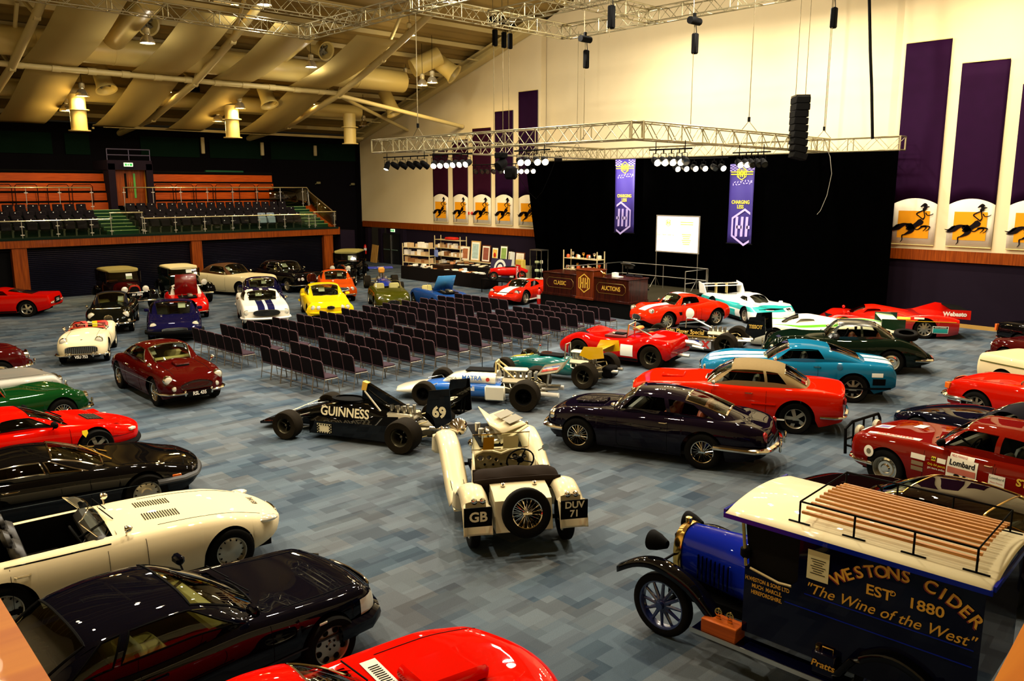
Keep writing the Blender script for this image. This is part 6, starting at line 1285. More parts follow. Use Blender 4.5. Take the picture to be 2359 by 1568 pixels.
c.disc(1.36, .73, .045, st, 1, 'small_sticker', .12, 1); c.disc(1.36, .615, .035, mat('sticker_tan', '#7d6a4a', .5), 1, 'small_sticker', .1, 1); c.disc(1.36, .52, .035, mat('sticker_tan', '#7d6a4a', .5), 1, 'small_sticker', .1, 1); c.disc(1.62, .76, .035, mat('sticker_yellow', '#d8c51e', .5), 1, 'small_sticker', .035, 1); c.word('AA', 1.62, .76, .05, bt, 1, .002, .012); c.disc(1.75, .75, .04, st, 1, 'small_sticker', .07, 1)
c.word('Only AA patrols', 1.68, .66, .055, mat('sticker_yellow', '#d8c51e', .5), 1, 0, .01, .8); c.word('get more smiles', 1.68, .60, .055, st, 1, 0, .01, .8)
c.disc(2.08, .64, .22, st, 1, 'number_board', .24, 1); c.disc(2.06, .89, .035, st, 1, 'name_strip', .19, 1); c.word('MILES PERRIDGE', 2.02, .89, .05, rt, 1, 0, .012, .7); c.word('Lombard', 2.08, .78, .13, bt, 1, .003, .012, .85); c.disc(2.08, .655, .05, mat('sticker_pale_red', '#b8604a', .5), 1, 'bridge_print', .22, 1, .011); c.word('21', 2.08, .51, .22, bt, 1, .012, .012)
c.disc(2.62, .60, .15, st, 1, 'finance_sticker', .12, 1); c.word('Lombard', 2.62, .70, .06, bt, 1, 0, .012); c.word('Motor Finance', 2.62, .63, .04, rt, 1, 0, .012, .8); c.disc(2.62, .54, .035, bt, 1, 'arrow_print', .03, 1, .011)
c.word('ST ASAPH', 3.25, .72, .16, yt2, 1, .006, .01); c.word('SOLIHULL', 3.4, .58, .1, yt2, 1, .004, .01); c.word('ROVER', 3.15, .42, .2, yt2, 1, .008, .01)
c.toppatch(.3, 1.28, .56, .68, st, 'bonnet_strip'); c.topword('AUTOGLASS', .82, .62, .12, rt, pi / 2, .003, .012); c.toppatch(.22, .5, -.05, .22, st, 'bonnet_badge'); c.toppatch(.27, .45, .0, .17, mat('sticker_violet', '#6a5a9a', .5), 'badge_print', .009); c.toppatch(.75, .93, -.42, -.16, st, 'bonnet_roundel'); c.toppatch(.06, .14, .08, .45, st, 'front_plate')
put_wheel(c.t, c.X(3.35), -.1, .33, .19, 'steel', name='roof_tyre', M=Matrix.Translation((c.X(3.2), .1, 1.54)) @ Matrix.Rotation(pi / 2, 4, 'X'))
# 17. dark sports car behind the van
b = [(0, .5, .49, .6, .34), (.06, .55, .54, .74, .28), (.5, .64, .64, .84, .2), (1.1, .74, .75, .88, .17), (1.8, .84, .82, .88), (2.8, .95, .92, .89), (3.5, .98, .95, .89), (4.1, .96, .93, .86), (4.38, .88, .87, .82, .34), (4.42, .7, .7, .8, .4)]
c = std('dark_berlinetta', 'near black low sports car with reflective roof parked behind the delivery van', (1880, 1095, .6, 2.0, -.3), 84, 4.42, .95, 2.5, .90, b, '#0b0303', 'five', (1.25, 2.1, 3.0, 4.1, 1.16, .9, 2.9, [(1.6, 2.1, 2.5, 2.5), (2.58, 2.56, 3.4, 3.1)], (1.35, 2.06), (3.1, 3.9)), .84, mir=0, bump=0, gargs=dict(trim=brass))
# 18. red muscle car at the bottom edge
RB = '#cc0a02'
b = [(0, .70, .69, .72, .36), (.05, .76, .76, .8, .32), (.4, .82, .84, .86, .24), (.9, .86, .90, .9, .18), (1.5, .90, .91, .9), (2.4, .94, .92, .9), (3.4, .97, .94, .9), (4.2, .92, .9, .86), (4.7, .85, .84, .8, .34), (4.76, .6, .6, .78, .4)]
c = std('muscle_car', 'bright red muscle car with bonnet scoop, cut by the bottom edge', (1060, 1447, .80, 1.98, .72), -6, 4.76, 1.0, 2.74, .92, b, RB, 'five', (1.6, 2.3, 3.0, 4.0, 1.28, .86, 3, [(1.85, 2.3, 3.1, 2.8)], (1.66, 2.28), (3.1, 3.8)), .84, mir=0, wr=.35, tw=.24, bow=.34)
MB().box((c.X(1.05), 0, c.topz(1.0, 0) + .07), (.72, .5, .15), Matrix.Rotation(.06, 4, 'Y'), None, .05).build('bonnet_scoop', paint(RB), c.t); c.toppatch(1.42, 1.58, -.6, .6, mat('cowl_grey', '#cfc8b4', .4), 'cowl_grille', .008); gb = MB()
for k in range(30): y = -.5 + k * .034; gb.tube([c.top(1.45, y, .012), c.top(1.55, y, .012)], .005, 3)
gb.build('cowl_slots', blackm, c.t); c.line([c.top(.1 + .13 * k, .66, .002) for k in range(11)])

# ---- middle distance and far cars
b = [(0, .52, .5, .5, .36), (.08, .6, .62, .66, .3), (.3, .72, .76, .78, .22), (.7, .82, .87, .85, .18), (1.2, .86, .84, .84), (1.9, .88, .84, .82), (2.5, .90, .88, .84), (3.1, .92, .95, .90), (3.6, .86, .84, .84, .24), (3.9, .72, .7, .74, .32), (3.96, .6, .58, .66, .38)]
cm = paint('#cc1e03', .2, 0, ('#f2ead6', [(-.2, .2)], .7), 'red_white_stripe')
c = std('striped_racing_coupe', 'orange red racing coupe with white stripe and round white door disc', (1534, 739, .33, 1.145, .70), 163, 3.96, .84, 2.29, .86, b, cm, 'group', (1.3, 1.72, 2.3, 3.3, 1.26, .8, 2.7, [(1.5, 1.72, 2.4, 2.36)], (1.36, 1.7), (2.55, 3.0)), .78, [(.2, .58, .70, .1, dict(out=.04))], ((.0, .44, .5, .22), {}), wr=.33, tw=.26, flare=.03, bump=0, rear=0)
c.disc(1.85, .56, .2, whitep, 1); c.bumper(0, .36, .3, .05, .05, chrome, .1, .08); c.card(1.45, -.2, .98, .3, .24); c.door(1.5, 2.4); c.disc(1.38, .58, .06, blackm, 1, 'side_vent', .1, 1); c.strip(1.4, 2.6, .2, chrome, .03)
# group C cars
def group_c(name, label, pl, head, col, L=4.7, W=.98, nose=.5, wing=(.95, 1.0), wingc=None, sk=True, **k):
    b = [(0, .32, .31, .80, .1), (.05, .40, .40, .88, .08), (.3, .52, .56, .95, .07), (.75, .62, .74, .97, .07), (1.15, .72, .74, .97), (1.8, .84, .64, .95), (2.6, .92, .70, .95), (3.2, .86, .80, .97), (3.8, .78, .84, .98, .08), (4.4, .72, .78, .97, .12), (L, .66, .70, .96, .2)]
    c = Car(name, label, place(*pl, head), head, L, .95, 2.65, W, .31, .26, None, b, col, .88, .08, 'group', bow=.3, tbow=.02, wr2=.34, tw2=.32)
    c.house(1.15, 1.75, 2.3, 3.5, 1.04, .52, 2.3, [(1.5, 1.78, 2.3, 2.2)], (1.2, 1.72), None, trim=None, cf=.3, gl=dglass, roof=k.get('roof')); return c
dc = mat('teal_gc', '#12a8a0', .25, 0, 1); gw = bands('gc_white_teal', [(.20, '#12938c'), (.50, '#f4f2e6'), (.68, '#2aaca6'), (3, '#f7f5ec')], 2)
c = group_c('endurance_racer', 'white and turquoise endurance racer numbered 66 beside the stage', (1720, 726, .31, 1.32, -.84), -120, gw, roof=paint('#f4f2e6'))
c.disc(.1, .3, .12, blackm, 1, 'x', .01, 1) if 0 else None
MB().grid(lambda u, v: V((c.warp(.012, -.62 + 1.24 * v) + .012, -.62 + 1.24 * v, .17 + .15 * u)), [0, 1], [k / 10 for k in range(11)]).build('black_nose_band', blackm, c.t); lettering(c.t, 'DOW CORNING', .125, (c.X(0) + .0, 0, .245), (0, 1, 0), (0, 0, 1), white, bold=.006, off=.03, sx=.95); c.lamp(.06, .74, .27, .085, out=.03)
c.topword('66', .32, .62, .2, bt, pi * 0, .012, .015); c.toppatch(.2, .44, .42, .8, white, 'number_patch', .008); c.topword('silicones', .34, -.2, .1, white, 0, .003, .02)
wg = thing_w = MB().box((c.X(4.75), 0, 1.02), (.42, 1.8, .04), Matrix.Rotation(-.12, 4, 'Y'), None, .015).box((c.X(4.95), 0, 1.1), (.14, 1.8, .03), Matrix.Rotation(-.4, 4, 'Y'), None, .01).build('rear_wing', paint('#f4f2e6'), c.t); lettering(wg, 'DOW CORNING', .15, (c.X(4.7), 0, 1.15), (0, 1, 0), (-1, 0, .12), bt, bold=.006)
for s in (-1, 1): MB().prism([(c.X(4.3), .74), (c.X(4.95), .72), (c.X(5.05), 1.2), (c.X(4.55), 1.12)], s * .90 - .015, s * .90 + .015, plane='XZ').build('wing_endplate', paint('#f4f2e6'), c.t)
MB().box((c.X(4.72), .25, .92), (.2, .02, .42)).box((c.X(4.72), -.25, .92), (.2, .02, .42)).build('wing_support', steelw, c.t); c.mirror(1.1, .66, paint('#f4f2e6'), .07, -.1, sq=1, y=.8); c.word('DOW CORNING', 2.6, .42, .12, bt, -1, .004, .01); c.disc(3.6, .4, .11, white, -1, 'side_disc', .15, 1); c.word('66', 3.6, .4, .16, bt, -1, .008, .014); c.disc(2.2, .33, .12, dc, -1, 'teal_flash', .5, 1)
wm = paint('#ece6cf', .2, 0, ('#5cc22a', [(-.76, -.62), (.62, .76)], .4), 'white_green'); 
c = group_c('endurance_racer', 'white and lime green endurance racer behind the rounded black coupe', (1893, 757, .6, 1.2, .3), 120, wm, roof=paint('#efe9d4')); c.topword('12', .45, -.3, .3, bt, 0, .01, .012); c.toppatch(.1, .6, -.75, -.45, paint('#5cc22a'), 'lime_flash')
wx = c.X(4.5); MB().box((wx, 0, 1.0), (.55, 1.7, .05), Matrix.Rotation(-.1, 4, 'Y'), None, .02).build('rear_wing', wm, c.t)
for s in (-1, 1): MB().box((wx - .05, s * .86, .92), (.7, .03, .34)).build('wing_endplate', mat('dark_green_gc', '#0a2c16', .3, 0, 1), c.t)
MB().box((wx, .3, .8), (.3, .04, .4)).box((wx, -.3, .8), (.3, .04, .4)).build('wing_support', blackm, c.t)
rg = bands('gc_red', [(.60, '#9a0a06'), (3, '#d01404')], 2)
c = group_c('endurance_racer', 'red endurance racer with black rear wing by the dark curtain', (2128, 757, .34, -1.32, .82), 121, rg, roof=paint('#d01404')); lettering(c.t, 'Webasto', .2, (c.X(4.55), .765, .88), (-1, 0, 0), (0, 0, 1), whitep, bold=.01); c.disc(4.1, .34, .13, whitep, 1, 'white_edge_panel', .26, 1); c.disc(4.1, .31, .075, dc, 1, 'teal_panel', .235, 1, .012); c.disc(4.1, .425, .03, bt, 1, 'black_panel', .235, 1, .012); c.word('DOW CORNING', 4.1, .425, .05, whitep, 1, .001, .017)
c.strip(.6, 4.6, .62, mat('yellow_line', '#d8a818', .4), .014); c.disc(2.9, .70, .04, mat('sticker_yellow', '#d8c51e', .5), 1, 'side_sticker', .22, 1); c.mirror(1.1, .72, rg, .07, -.05, sq=1, y=.8); c.disc(3.4, .72, .03, st, 1, 'side_sticker', .16, 1)
wx = c.X(4.7); MB().box((wx, 0, 1.02), (.6, 1.5, .05), Matrix.Rotation(-.12, 4, 'Y'), None, .02).build('rear_wing', blackm, c.t); MB().prism([(c.X(3.3), .78), (c.X(4.9), .7), (c.X(4.95), 1.0), (c.X(4.2), 1.1)], -.76, -.73, plane='XZ').prism([(c.X(3.9), .78), (c.X(5.05), .7), (c.X(5.05), 1.02), (c.X(4.3), 1.04)], .73, .76, plane='XZ').build('wing_endplate', rg, c.t)
# red sports racer, open
b = [(0, .42, .42, .5, .3), (.08, .52, .52, .68, .26), (.4, .64, .74, .82, .2), (.85, .74, .88, .88, .16), (1.3, .78, .80, .86), (1.9, .80, .76, .84), (2.5, .86, .80, .86), (3.0, .90, .92, .90), (3.5, .88, .88, .88, .24), (3.8, .82, .8, .84, .34), (3.86, .6, .6, .8, .4)]
c = std('open_sports_racer', 'red open sports racer with white number square and exposed exhaust', (1503, 824, .34, -1.2, .74), 105, 3.86, .85, 2.35, .89, b, '#b00803', 'f1', None, .82, mir=0, bump=0, wr=.33, tw=.25, wr2=.35, tw2=.3, doors=0)
c.disc(2.45, .50, .17, whitep, 1, 'number_square', .2, 1); MB().box((c.X(1.95), .0, .82), (.7, 1.1, .06)).build('cockpit_opening', mat('dull_red', '#5a0e08', .5), c.t); MB().box((c.X(1.95), .2, .87), (.34, .3, .03)).build('seat', blackm, c.t)
MB().tube([(c.X(2.3), .5, .8), (c.X(2.35), .48, 1.2), (c.X(2.35), -.0, 1.22), (c.X(2.3), -.05, .8)], .025, 8).tube([(c.X(2.35), .4, 1.18), (c.X(3.0), .3, .9)], .022, 6).build('roll_bar', chrome, c.t); MB().box((c.X(2.5), .1, 1.06), (.2, .5, .1), 0, None, .04).build('headrest', mat('tan_pad', '#b5822a', .5), c.t); c.screen(1.5, .5, .22, .7, .3, fr=clear, zb_=.82, r=.004)
MB().tube([(c.X(3.8), -.4, .66), (c.X(4.05), -.4, .66), (c.X(4.3), -.4, .6)], [.1, .1, .06], 10).tube([(c.X(4.05), -.3, .6), (c.X(4.4), -.3, .56)], .04, 8).tube([(c.X(3.8), .2, .4), (c.X(4.15), .2, .4)], .05, 8).build('exhaust', alu, c.t)
# GT car with white stripe, stage left
gm_ = paint('#b51a06', .2, 0, ('#efe6cf', [(-.24, .24)], .5), 'gt_red')
b = [(0, .42, .41, .55, .3), (.08, .48, .48, .74, .24), (.4, .60, .64, .84, .18), (.8, .68, .76, .88, .15), (1.3, .74, .72, .88), (2.0, .80, .74, .88), (2.8, .88, .84, .9), (3.4, .9, .88, .9), (3.9, .84, .82, .86, .3), (4.05, .7, .7, .8, .4)]
c = std('low_gt_car', 'low red racing coupe with white centre stripe left of the auction rostrum', (1206, 685, .33, 1.2, .72), -166, 4.05, .85, 2.4, .9, b, gm_, 'group', (1.2, 1.8, 2.3, 3.5, 1.06, .78, 2.5, [(1.5, 1.78, 2.3, 2.2)], (1.25, 1.76), (2.6, 3.2)), .84, [(.3, .66, .58, .11, dict(out=.0))], wr=.32, tw=.26, bump=0, mir=0, rear=0); c.strip(.9, 3.0, .22, mat('stripe_cream', '#efe6cf', .4), .04)
# ------------------------------------------------------------------ single seaters
eng = mat('engine_metal', '#8f8872', .35, .8); cast = mat('cast_alloy', '#6b644e', .5, .6)
def formula(name, label, pl, head, wb=2.6, trf=.78, trr=.78, wf=(.29, .26), wr=(.34, .4), rims='f1'):
    t = thing(name, label, 'racing car', (*place(*pl, head), 0), radians(head)); t['wb'] = wb
    for x, tr, (r, w) in ((wb / 2, trf, wf), (-wb / 2, trr, wr)):
        for s in (1, -1): put_wheel(t, x, s * tr, r, w, rims)
    for x, tr, r, hb in ((wb / 2, trf, wf[0], .22), (-wb / 2, trr, wr[0], .2)):
        b = MB()
        for s in (1, -1):
            for dx in (-.22, .22): b.tube([(x + dx, s * hb, r + .14), (x, s * (tr - .1), r + .12)], .012, 5).tube([(x + dx, s * hb, r - .16), (x, s * (tr - .1), r - .14)], .012, 5)
            b.tube([(x, s * hb, r), (x, s * tr, r)], .02, 6)
        b.build('suspension', steelw if x < 0 else alu, t)
    return t
def engine(t, x, n=8, w=.2, z=.3, cover=None, m=None):
    b = MB().box((x, 0, z + .1), (.62, .36, .34), 0, cast, .04).box((x - .55, 0, z + .02), (.5, .26, .3), 0, cast, .05)
    for s in (1, -1):
        b.box((x, s * .19, z + .26), (.6, .14, .16), Matrix.Rotation(s * .6, 4, 'X'), eng, .03)
        for k in range(n // 2):
            q = x + .24 - k * .15; b.tube([(q, s * .08, z + .3), (q, s * .08, z + .48)], [.03, .042], 8, alu).tube([(q, s * .24, z + .22), (q - .05, s * .36, z + .14), (q - .3, s * .32, z + .06), (x - .75, s * .2, z + .1)], .022, 6, eng)
        b.tube([(x - .7, s * .2, z + .1), (x - 1.1, s * .17, z + .12)], .045, 8, alu)
    b.build('engine', None, t)
    if cover: MB().box((x, 0, z + .52), (.66, .26, .08), 0, None, .04).build('intake_cover', cover, t)
def wing(t, x, z, span, chord, m, name='rear_wing', ang=.15, end=None, eh=.3, post=.4, flap=0):
    o = MB().box((x, 0, z), (chord, span, .03), Matrix.Rotation(ang, 4, 'Y'), None, .012).build(name, m, t)
    if flap: MB().box((x - chord * .5, 0, z + .08), (chord * .35, span, .02), Matrix.Rotation(ang + .5, 4, 'Y')).build('wing_flap', m, t)
    if end:
        for s in (1, -1): MB().prism([(x + chord * .6, z - eh * .3), (x + chord * .35, z + eh * .5), (x - chord * .7, z + eh * .6), (x - chord * .8, z - eh * .35), (x, z - eh * .6)], s * span / 2 - .01, s * span / 2 + .012, plane='XZ').build('wing_endplate', end, t)
    if post: MB().tube([(x + .05, .08, z), (x + .1, .08, z - post)], .018, 5).tube([(x + .05, -.08, z), (x + .1, -.08, z - post)], .018, 5).build('wing_support', alu, t)
    return o
# black wedge car number 69
gb_ = paint('#040404', .12); cr_ = mat('cream_print', '#e9dfb8', .5)
t = formula('formula_car', 'black wedge nosed racing car numbered 69 with big cream side wording', (664, 977, .30, 1.35, .83), 116, 2.72, .83, .80, (.30, .3), (.34, .42), 'f1')
MB().loft([(2.35, .25, .10, .16, 4), (1.9, .26, .12, .30, 3.5), (1.3, .30, .12, .50, 3.2), (.7, .36, .12, .66, 3), (.2, .40, .12, .74, 2.8), (-.2, .36, .12, .76, 2.8), (-.7, .30, .15, .62, 2.6), (-1.3, .2, .2, .46, 2.4)], 28).build('monocoque', gb_, t)
for s in (1, -1): MB().add([(.95, s * .38, .12), (.95, s * .66, .12), (-1.0, s * .70, .12), (-1.0, s * .3, .12), (.9, s * .38, .42), (.95, s * .64, .38), (-1.0, s * .70, .46), (-1.0, s * .34, .56)], [(3, 2, 1, 0), (4, 5, 6, 7), (0, 1, 5, 4), (1, 2, 6, 5), (2, 3, 7, 6)]).build('side_pod', gb_, t)
MB().box((2.15, 0, .15), (.5, .8, .05), Matrix.Rotation(.1, 4, 'Y')).build('front_wing', gb_, t); MB().lathe([(.24, 0), (.26, .03), (.2, .04)], 18, None, Matrix.Translation((.35, 0, .74)) @ Matrix.Scale(1.6, 4, (1, 0, 0))).build('cockpit_rim', blackm, t)
MB().box((.3, 0, .735), (.7, .42, .03)).build('cockpit_opening', blackm, t); MB().prism([(.02, .70), (-.25, .70), (-1.0, .72), (-.16, 1.12), (-.02, 1.14)], -.05, .05, plane='XZ').build('air_fin', gb_, t); MB().prism([(.02, .98), (-.1, .98), (-.14, 1.14), (-.02, 1.17)], -.06, .06, plane='XZ').build('fin_cap', goldp, t)
MB().tube([(-.1, .12, .98), (-.55, .26, .62)], .02, 6).tube([(-.1, -.12, .98), (-.55, -.26, .62)], .02, 6).build('roll_bar', alu, t); engine(t, -.95, 8, z=.25)
lettering(t, 'GUINNESS', .27, (.2, .43, .56), (-1, -.02, 0), (0, -.2, 1), cr_, bold=.006, off=.03, sx=.92); lettering(t, 'GUINNESS', .2, (1.45, 0, .515), (0, 1, 0), (-1, 0, .33), cr_, bold=.008)
o = MB().grid(lambda u, v: (.75 - .36 * v, .665 + .012 * v + .002, .15 + .2 * u), [0, 1], [0, 1]).build('sponsor_plaque', cr_, t)
b = MB()
for i in range(12):
    for j in range(7):
        if (i + j) % 2 and (i in (0, 1, 10, 11) or j in (0, 6)): b.box((.735 - i * .03, .672 + .001 * i + .002, .165 + j * .0275), (.03, .006, .0275))
b.build('checker_border', blackm, o)
w = wing(t, -1.95, .88, 1.0, .42, gb_, ang=.1, end=gb_, eh=.7, post=.5); lettering(w, 'GUINNESS', .2, (-1.95, 0, .9), (0, 1, 0), (-1, 0, .08), cr_, bold=.006, sx=.9)
lettering(t, '69', .30, (-2.02, .51, .80), (-1, 0, 0), (0, 0, 1), cr_, bold=.014, off=.012)
# blue and white car
bw = mat('racing_blue', '#1560b8', .2, 0, 1); wh = mat('racing_white', '#e9e3cb', .25, 0, 1)
t = formula('formula_car', 'blue and white open wheel racing car with bare engine and round wing decals', (977, 904, .30, 1.25, .80), 124.5, 2.5, .80, .80, (.29, .26), (.36, .42), 'f1b')
MB().loft([(1.5, .30, .14, .40, 3), (1.1, .40, .12, .46, 3), (.4, .46, .12, .52, 3), (-.2, .46, .12, .54, 3), (-.55, .42, .14, .5, 3)], 28).build('monocoque', bw, t); MB().loft([(2.2, .1, .2, .24), (2.1, .42, .16, .27, 3), (1.7, .5, .14, .36, 3), (1.42, .38, .14, .42, 3)], 24).build('nose_cone', wh, t)
MB().loft([(.95, .2, .4, .5), (.7, .34, .4, .66), (.2, .38, .4, .76), (-.35, .38, .4, .76), (-.42, .36, .4, .74)], 24).build('cockpit_surround', wh, t); MB().box((.0, 0, .765), (.75, .42, .04), 0, None, .02).build('cockpit_opening', blackm, t)
for s in (1, -1): MB().box((-.45, s * .5, .30), (.5, .12, .36), 0, None, .03).build('side_radiator', wh, t)
lettering(t, 'MATRA', .15, (.15, .40, .62), (-1, 0, 0), (0, -.35, 1), bw, bold=.004, off=.035); lettering(t, 'shell', .15, (.2, .48, .38), (-1, 0, 0), (0, 0, 1), white, bold=.006, off=.02); lettering(t, 'SIMCA', .1, (.68, .35, .58), (-1, 0, .0), (0, -.3, 1), blackm, off=.04)
MB().lathe([(0, 0), (.05, 0)], 14, None, frame((-.25, .40, .6), (-1, 0, 0), (0, -.3, 1), .03)).build('round_decal', redlens, t); MB().tube([(-.4, .2, .55), (-.4, .16, 1.0), (-.4, -.16, 1.0), (-.4, -.2, .55)], .025, 8).tube([(-.4, .14, .98), (-.95, .2, .55)], .02, 6).tube([(-.4, -.14, .98), (-.95, -.2, .55)], .02, 6).build('roll_bar', steelw, t)
engine(t, -.85, 12, z=.28, cover=wh); w = wing(t, -1.75, .86, 1.15, .55, mat('wing_alloy', '#6d6850', .35, .6), ang=.2, end=None, post=.42, flap=1)
MB().box((-1.75, .1, .885), (.4, .5, .01), Matrix.Rotation(.2, 4, 'Y')).build('red_blue_decal', bands('wing_decal', [(0, '#2a4fa0'), (.12, '#d8d0c0'), (.22, '#c03028'), (3, '#c03028')], 1), w); MB().box((-1.35, 0, .3), (.3, .9, .05)).tube([(-1.5, .35, .3), (-2.0, .4, .3)], .06, 10).tube([(-1.5, -.35, .3), (-2.0, -.4, .3)], .06, 10).build('exhaust', white, t)
# teal and yellow car
tl = mat('racing_teal', '#04605c', .18, 0, 1); yl = mat('racing_yellow', '#d8a806', .25, 0, 1)
t = formula('formula_car', 'teal and yellow cigar bodied racing car with yellow rear wing', (1163, 847, .30, 1.2, .78), 108, 2.42, .78, .78, (.30, .24), (.34, .36), 'f1')
MB().loft([(1.75, .06, .22, .30, 2.2), (1.65, .16, .18, .38, 2.2), (1.3, .28, .14, .50, 2.4), (.7, .36, .12, .60, 2.5), (.1, .40, .12, .66, 2.6), (-.4, .38, .12, .62, 2.6), (-.6, .3, .14, .5, 2.5)], 26).build('monocoque', tl, t)
MB().loft([(1.76, .05, .27, .315), (1.3, .08, .46, .512), (.75, .1, .58, .618)], 12).box((1.45, 0, .2), (.4, 1.15, .03), Matrix.Rotation(.15, 4, 'Y'), None, .01).build('nose_stripe_and_fins', yl, t); MB().box((.1, 0, .655), (.75, .44, .03), 0, None, .02).build('cockpit_opening', blackm, t); MB().lathe([(.15, 0), (.15, .02)], 14, None, Matrix.Translation((.3, 0, .68))).build('steering_wheel', leather, t)
b = MB().grid(lambda u, v: (.5 + .3 * (1 - (2 * v - 1) ** 2) - .1 * u, .3 * (2 * v - 1), .62 + .14 * u), [0, 1], [k / 8 for k in range(9)]).build('windscreen', clear, t); engine(t, -.8, 8, z=.28, cover=wh); MB().tube([(-.35, .2, .5), (-.35, .15, 1.0), (-.35, -.15, 1.0), (-.35, -.2, .5)], .022, 8).build('roll_bar', alu, t)
for s in (1, -1): MB().tube([(.75, s * .3, .6), (.75, s * .42, .75)], .01, 5).box((.75, s * .46, .77), (.04, .14, .08), 0, None, .02).build('mirror', chrome, t)
wing(t, -1.25, .92, 1.15, .5, yl, ang=.25, end=yl, eh=.3, post=.4); MB().box((-1.6, 0, .35), (.3, .5, .3), 0, None, .05).build('gearbox_cooler', blackm, t)
# black and gold car
t = formula('formula_car', 'black and gold racing car with octagonal winged tail behind the red racer', (1671, 794, .33, -1.35, .80), 108, 2.72, .80, .80, (.29, .28), (.35, .42), 'f1')
MB().loft([(2.2, .1, .16, .24), (1.9, .2, .14, .34, 3), (1.2, .28, .12, .50, 3), (.4, .34, .12, .64, 3), (-.3, .32, .12, .68, 3), (-.9, .26, .2, .5, 3), (-1.5, .2, .25, .42)], 24).build('monocoque', gb_, t)
for s in (1, -1):
    MB().box((-.15, s * .58, .26), (1.9, .46, .36), 0, None, .03).build('side_pod', mat('bronze_black', '#2a2318', .25, .3, 1), t)
MB().box((-.35, .815, .27), (1.1, .008, .24)).build('sponsor_panel', mat('pale_grey_panel', '#a3a3a8', .4), t); lettering(t, 'ESSE', .30, (-.22, .82, .27), (-1, 0, 0), (0, 0, 1), mat('essex_blue', '#1a2a7c', .5), bold=.02, off=.008, sx=.98); lettering(t, 'X', .30, (-.72, .82, .27), (-1, 0, 0), (0, 0, 1), rt, bold=.018, off=.008)
gp = mat('gold_print', '#d8b04a', .4); lettering(t, 'John Player Special', .2, (.1, .345, .57), (-1, 0, 0), (0, -.15, 1), gp, bold=.002, off=.03, sx=.85)
MB().tube([(-1.0, .35, .455), (1.5, .3, .455)], .012, 4).build('gold_coachline', gp, t); MB().box((.1, 0, .68), (.7, .42, .03), 0, None, .02).build('cockpit_opening', blackm, t); MB().tube([(.1, .28, .68), (.1, .22, .98), (-.2, .0, .96)], .02, 6).tube([(-.1, .1, .98), (-.75, .25, .74)], .028, 8).build('roll_bar', alu, t); engine(t, -.9, 8, z=.28)
w = wing(t, -2.15, .92, 1.05, .45, gb_, ang=.15, end=gb_, eh=.6, post=.5); lettering(t, 'TISSOT', .16, (-2.2, .54, .93), (-1, 0, 0), (0, 0, 1), gp, bold=.005, off=.012, sx=.8); lettering(w, 'TISSOT', .18, (-2.15, 0, .945), (0, 1, 0), (-1, 0, .1), gp)
# far blue one seen nose-on
t = formula('formula_car', 'small blue racing car with flat wing at the back by the book tables', (858, 662, .3, 1.2, -.7), -118, 2.5, .72, .72, (.28, .24), (.33, .35), 'f1')
fb = mat('royal_blue', '#0d2fa0', .25, 0, 1); MB().loft([(1.9, .2, .16, .24, 3), (1.3, .3, .14, .44), (.5, .36, .12, .6), (-.4, .34, .12, .62), (-1.0, .2, .2, .4)], 20).box((1.75, 0, .25), (.4, 1.3, .04)).build('monocoque', fb, t); engine(t, -.75, 8, z=.3)
w = wing(t, -1.3, 1.05, 1.3, .4, fb, ang=.15, post=.8); MB().box((-.9, 0, .95), (.3, .32, .3), 0, None, .06).build('airbox', mat('airbox_orange', '#d8902a', .4), t); lettering(w, 'RAM', .16, (-1.2, 0, 1.085), (0, 1, 0), (-1, 0, .1), white, bold=.005)

# ------------------------------------------------------------------ vintage cars
def wing_strip(t, pts, y0, y1, m, name='mudguard', crown=.05, th=.012, lip=.05, par=None):
    """mudguard: side-view path swept from y0 to y1 with a crown"""
    n = 8; P = []
    for i in range(len(pts) - 1):
        p0, p1, p2, p3 = pts[max(0, i - 1)], pts[i], pts[i + 1], pts[min(len(pts) - 1, i + 2)]
        for k in range(5): q = k / 5; P.append(tuple(.5 * (2 * p1[a] + (p2[a] - p0[a]) * q + (2 * p0[a] - 5 * p1[a] + 4 * p2[a] - p3[a]) * q * q + (3 * p1[a] - p0[a] - 3 * p2[a] + p3[a]) * q ** 3) for a in (0, 1)))
    P.append(tuple(pts[-1][:2])); b = MB(); N = len(P); vs = []
    for i, p in enumerate(P):
        a, c = V(P[max(0, i - 1)]), V(P[min(N - 1, i + 1)]); d = (c - a).normalized(); nx, nz = -d.y, d.x
        if nz < 0 and abs(nx) < .7: nx, nz = -nx, -nz
        for k in range(n + 1):
            v = 2 * k / n - 1; h = crown * (1 - v * v) - (lip if abs(v) == 1 else 0); vs.append((p[0] + nx * h * .8, (y0 + y1) / 2 + (y1 - y0) / 2 * v, p[1] + nz * h))
    b.add(vs, [(i * (n + 1) + k, (i + 1) * (n + 1) + k, (i + 1) * (n + 1) + k + 1, i * (n + 1) + k + 1) for i in range(N - 1) for k in range(n)]); return b.build(name, m, t, solid=th)
def bulb(t, x, y, z, r=.13, m=chrome, name='headlamp', depth=.2, both=1):
    for s in ((1, -1) if both else (1,)):
        M = Matrix.Translation((x, s * y, z)) @ Matrix.Rotation(pi / 2, 4, 'Y'); o = MB().lathe([(0, -depth), (r * .4, -depth * .9), (r * .85, -depth * .4), (r * 1.05, 0), (r, .02)], 20, None, M).build(name, m, t); MB().lathe([(r, .02), (r * .6, .04), (0, .05)], 20, None, M).build('lens', lens, o)
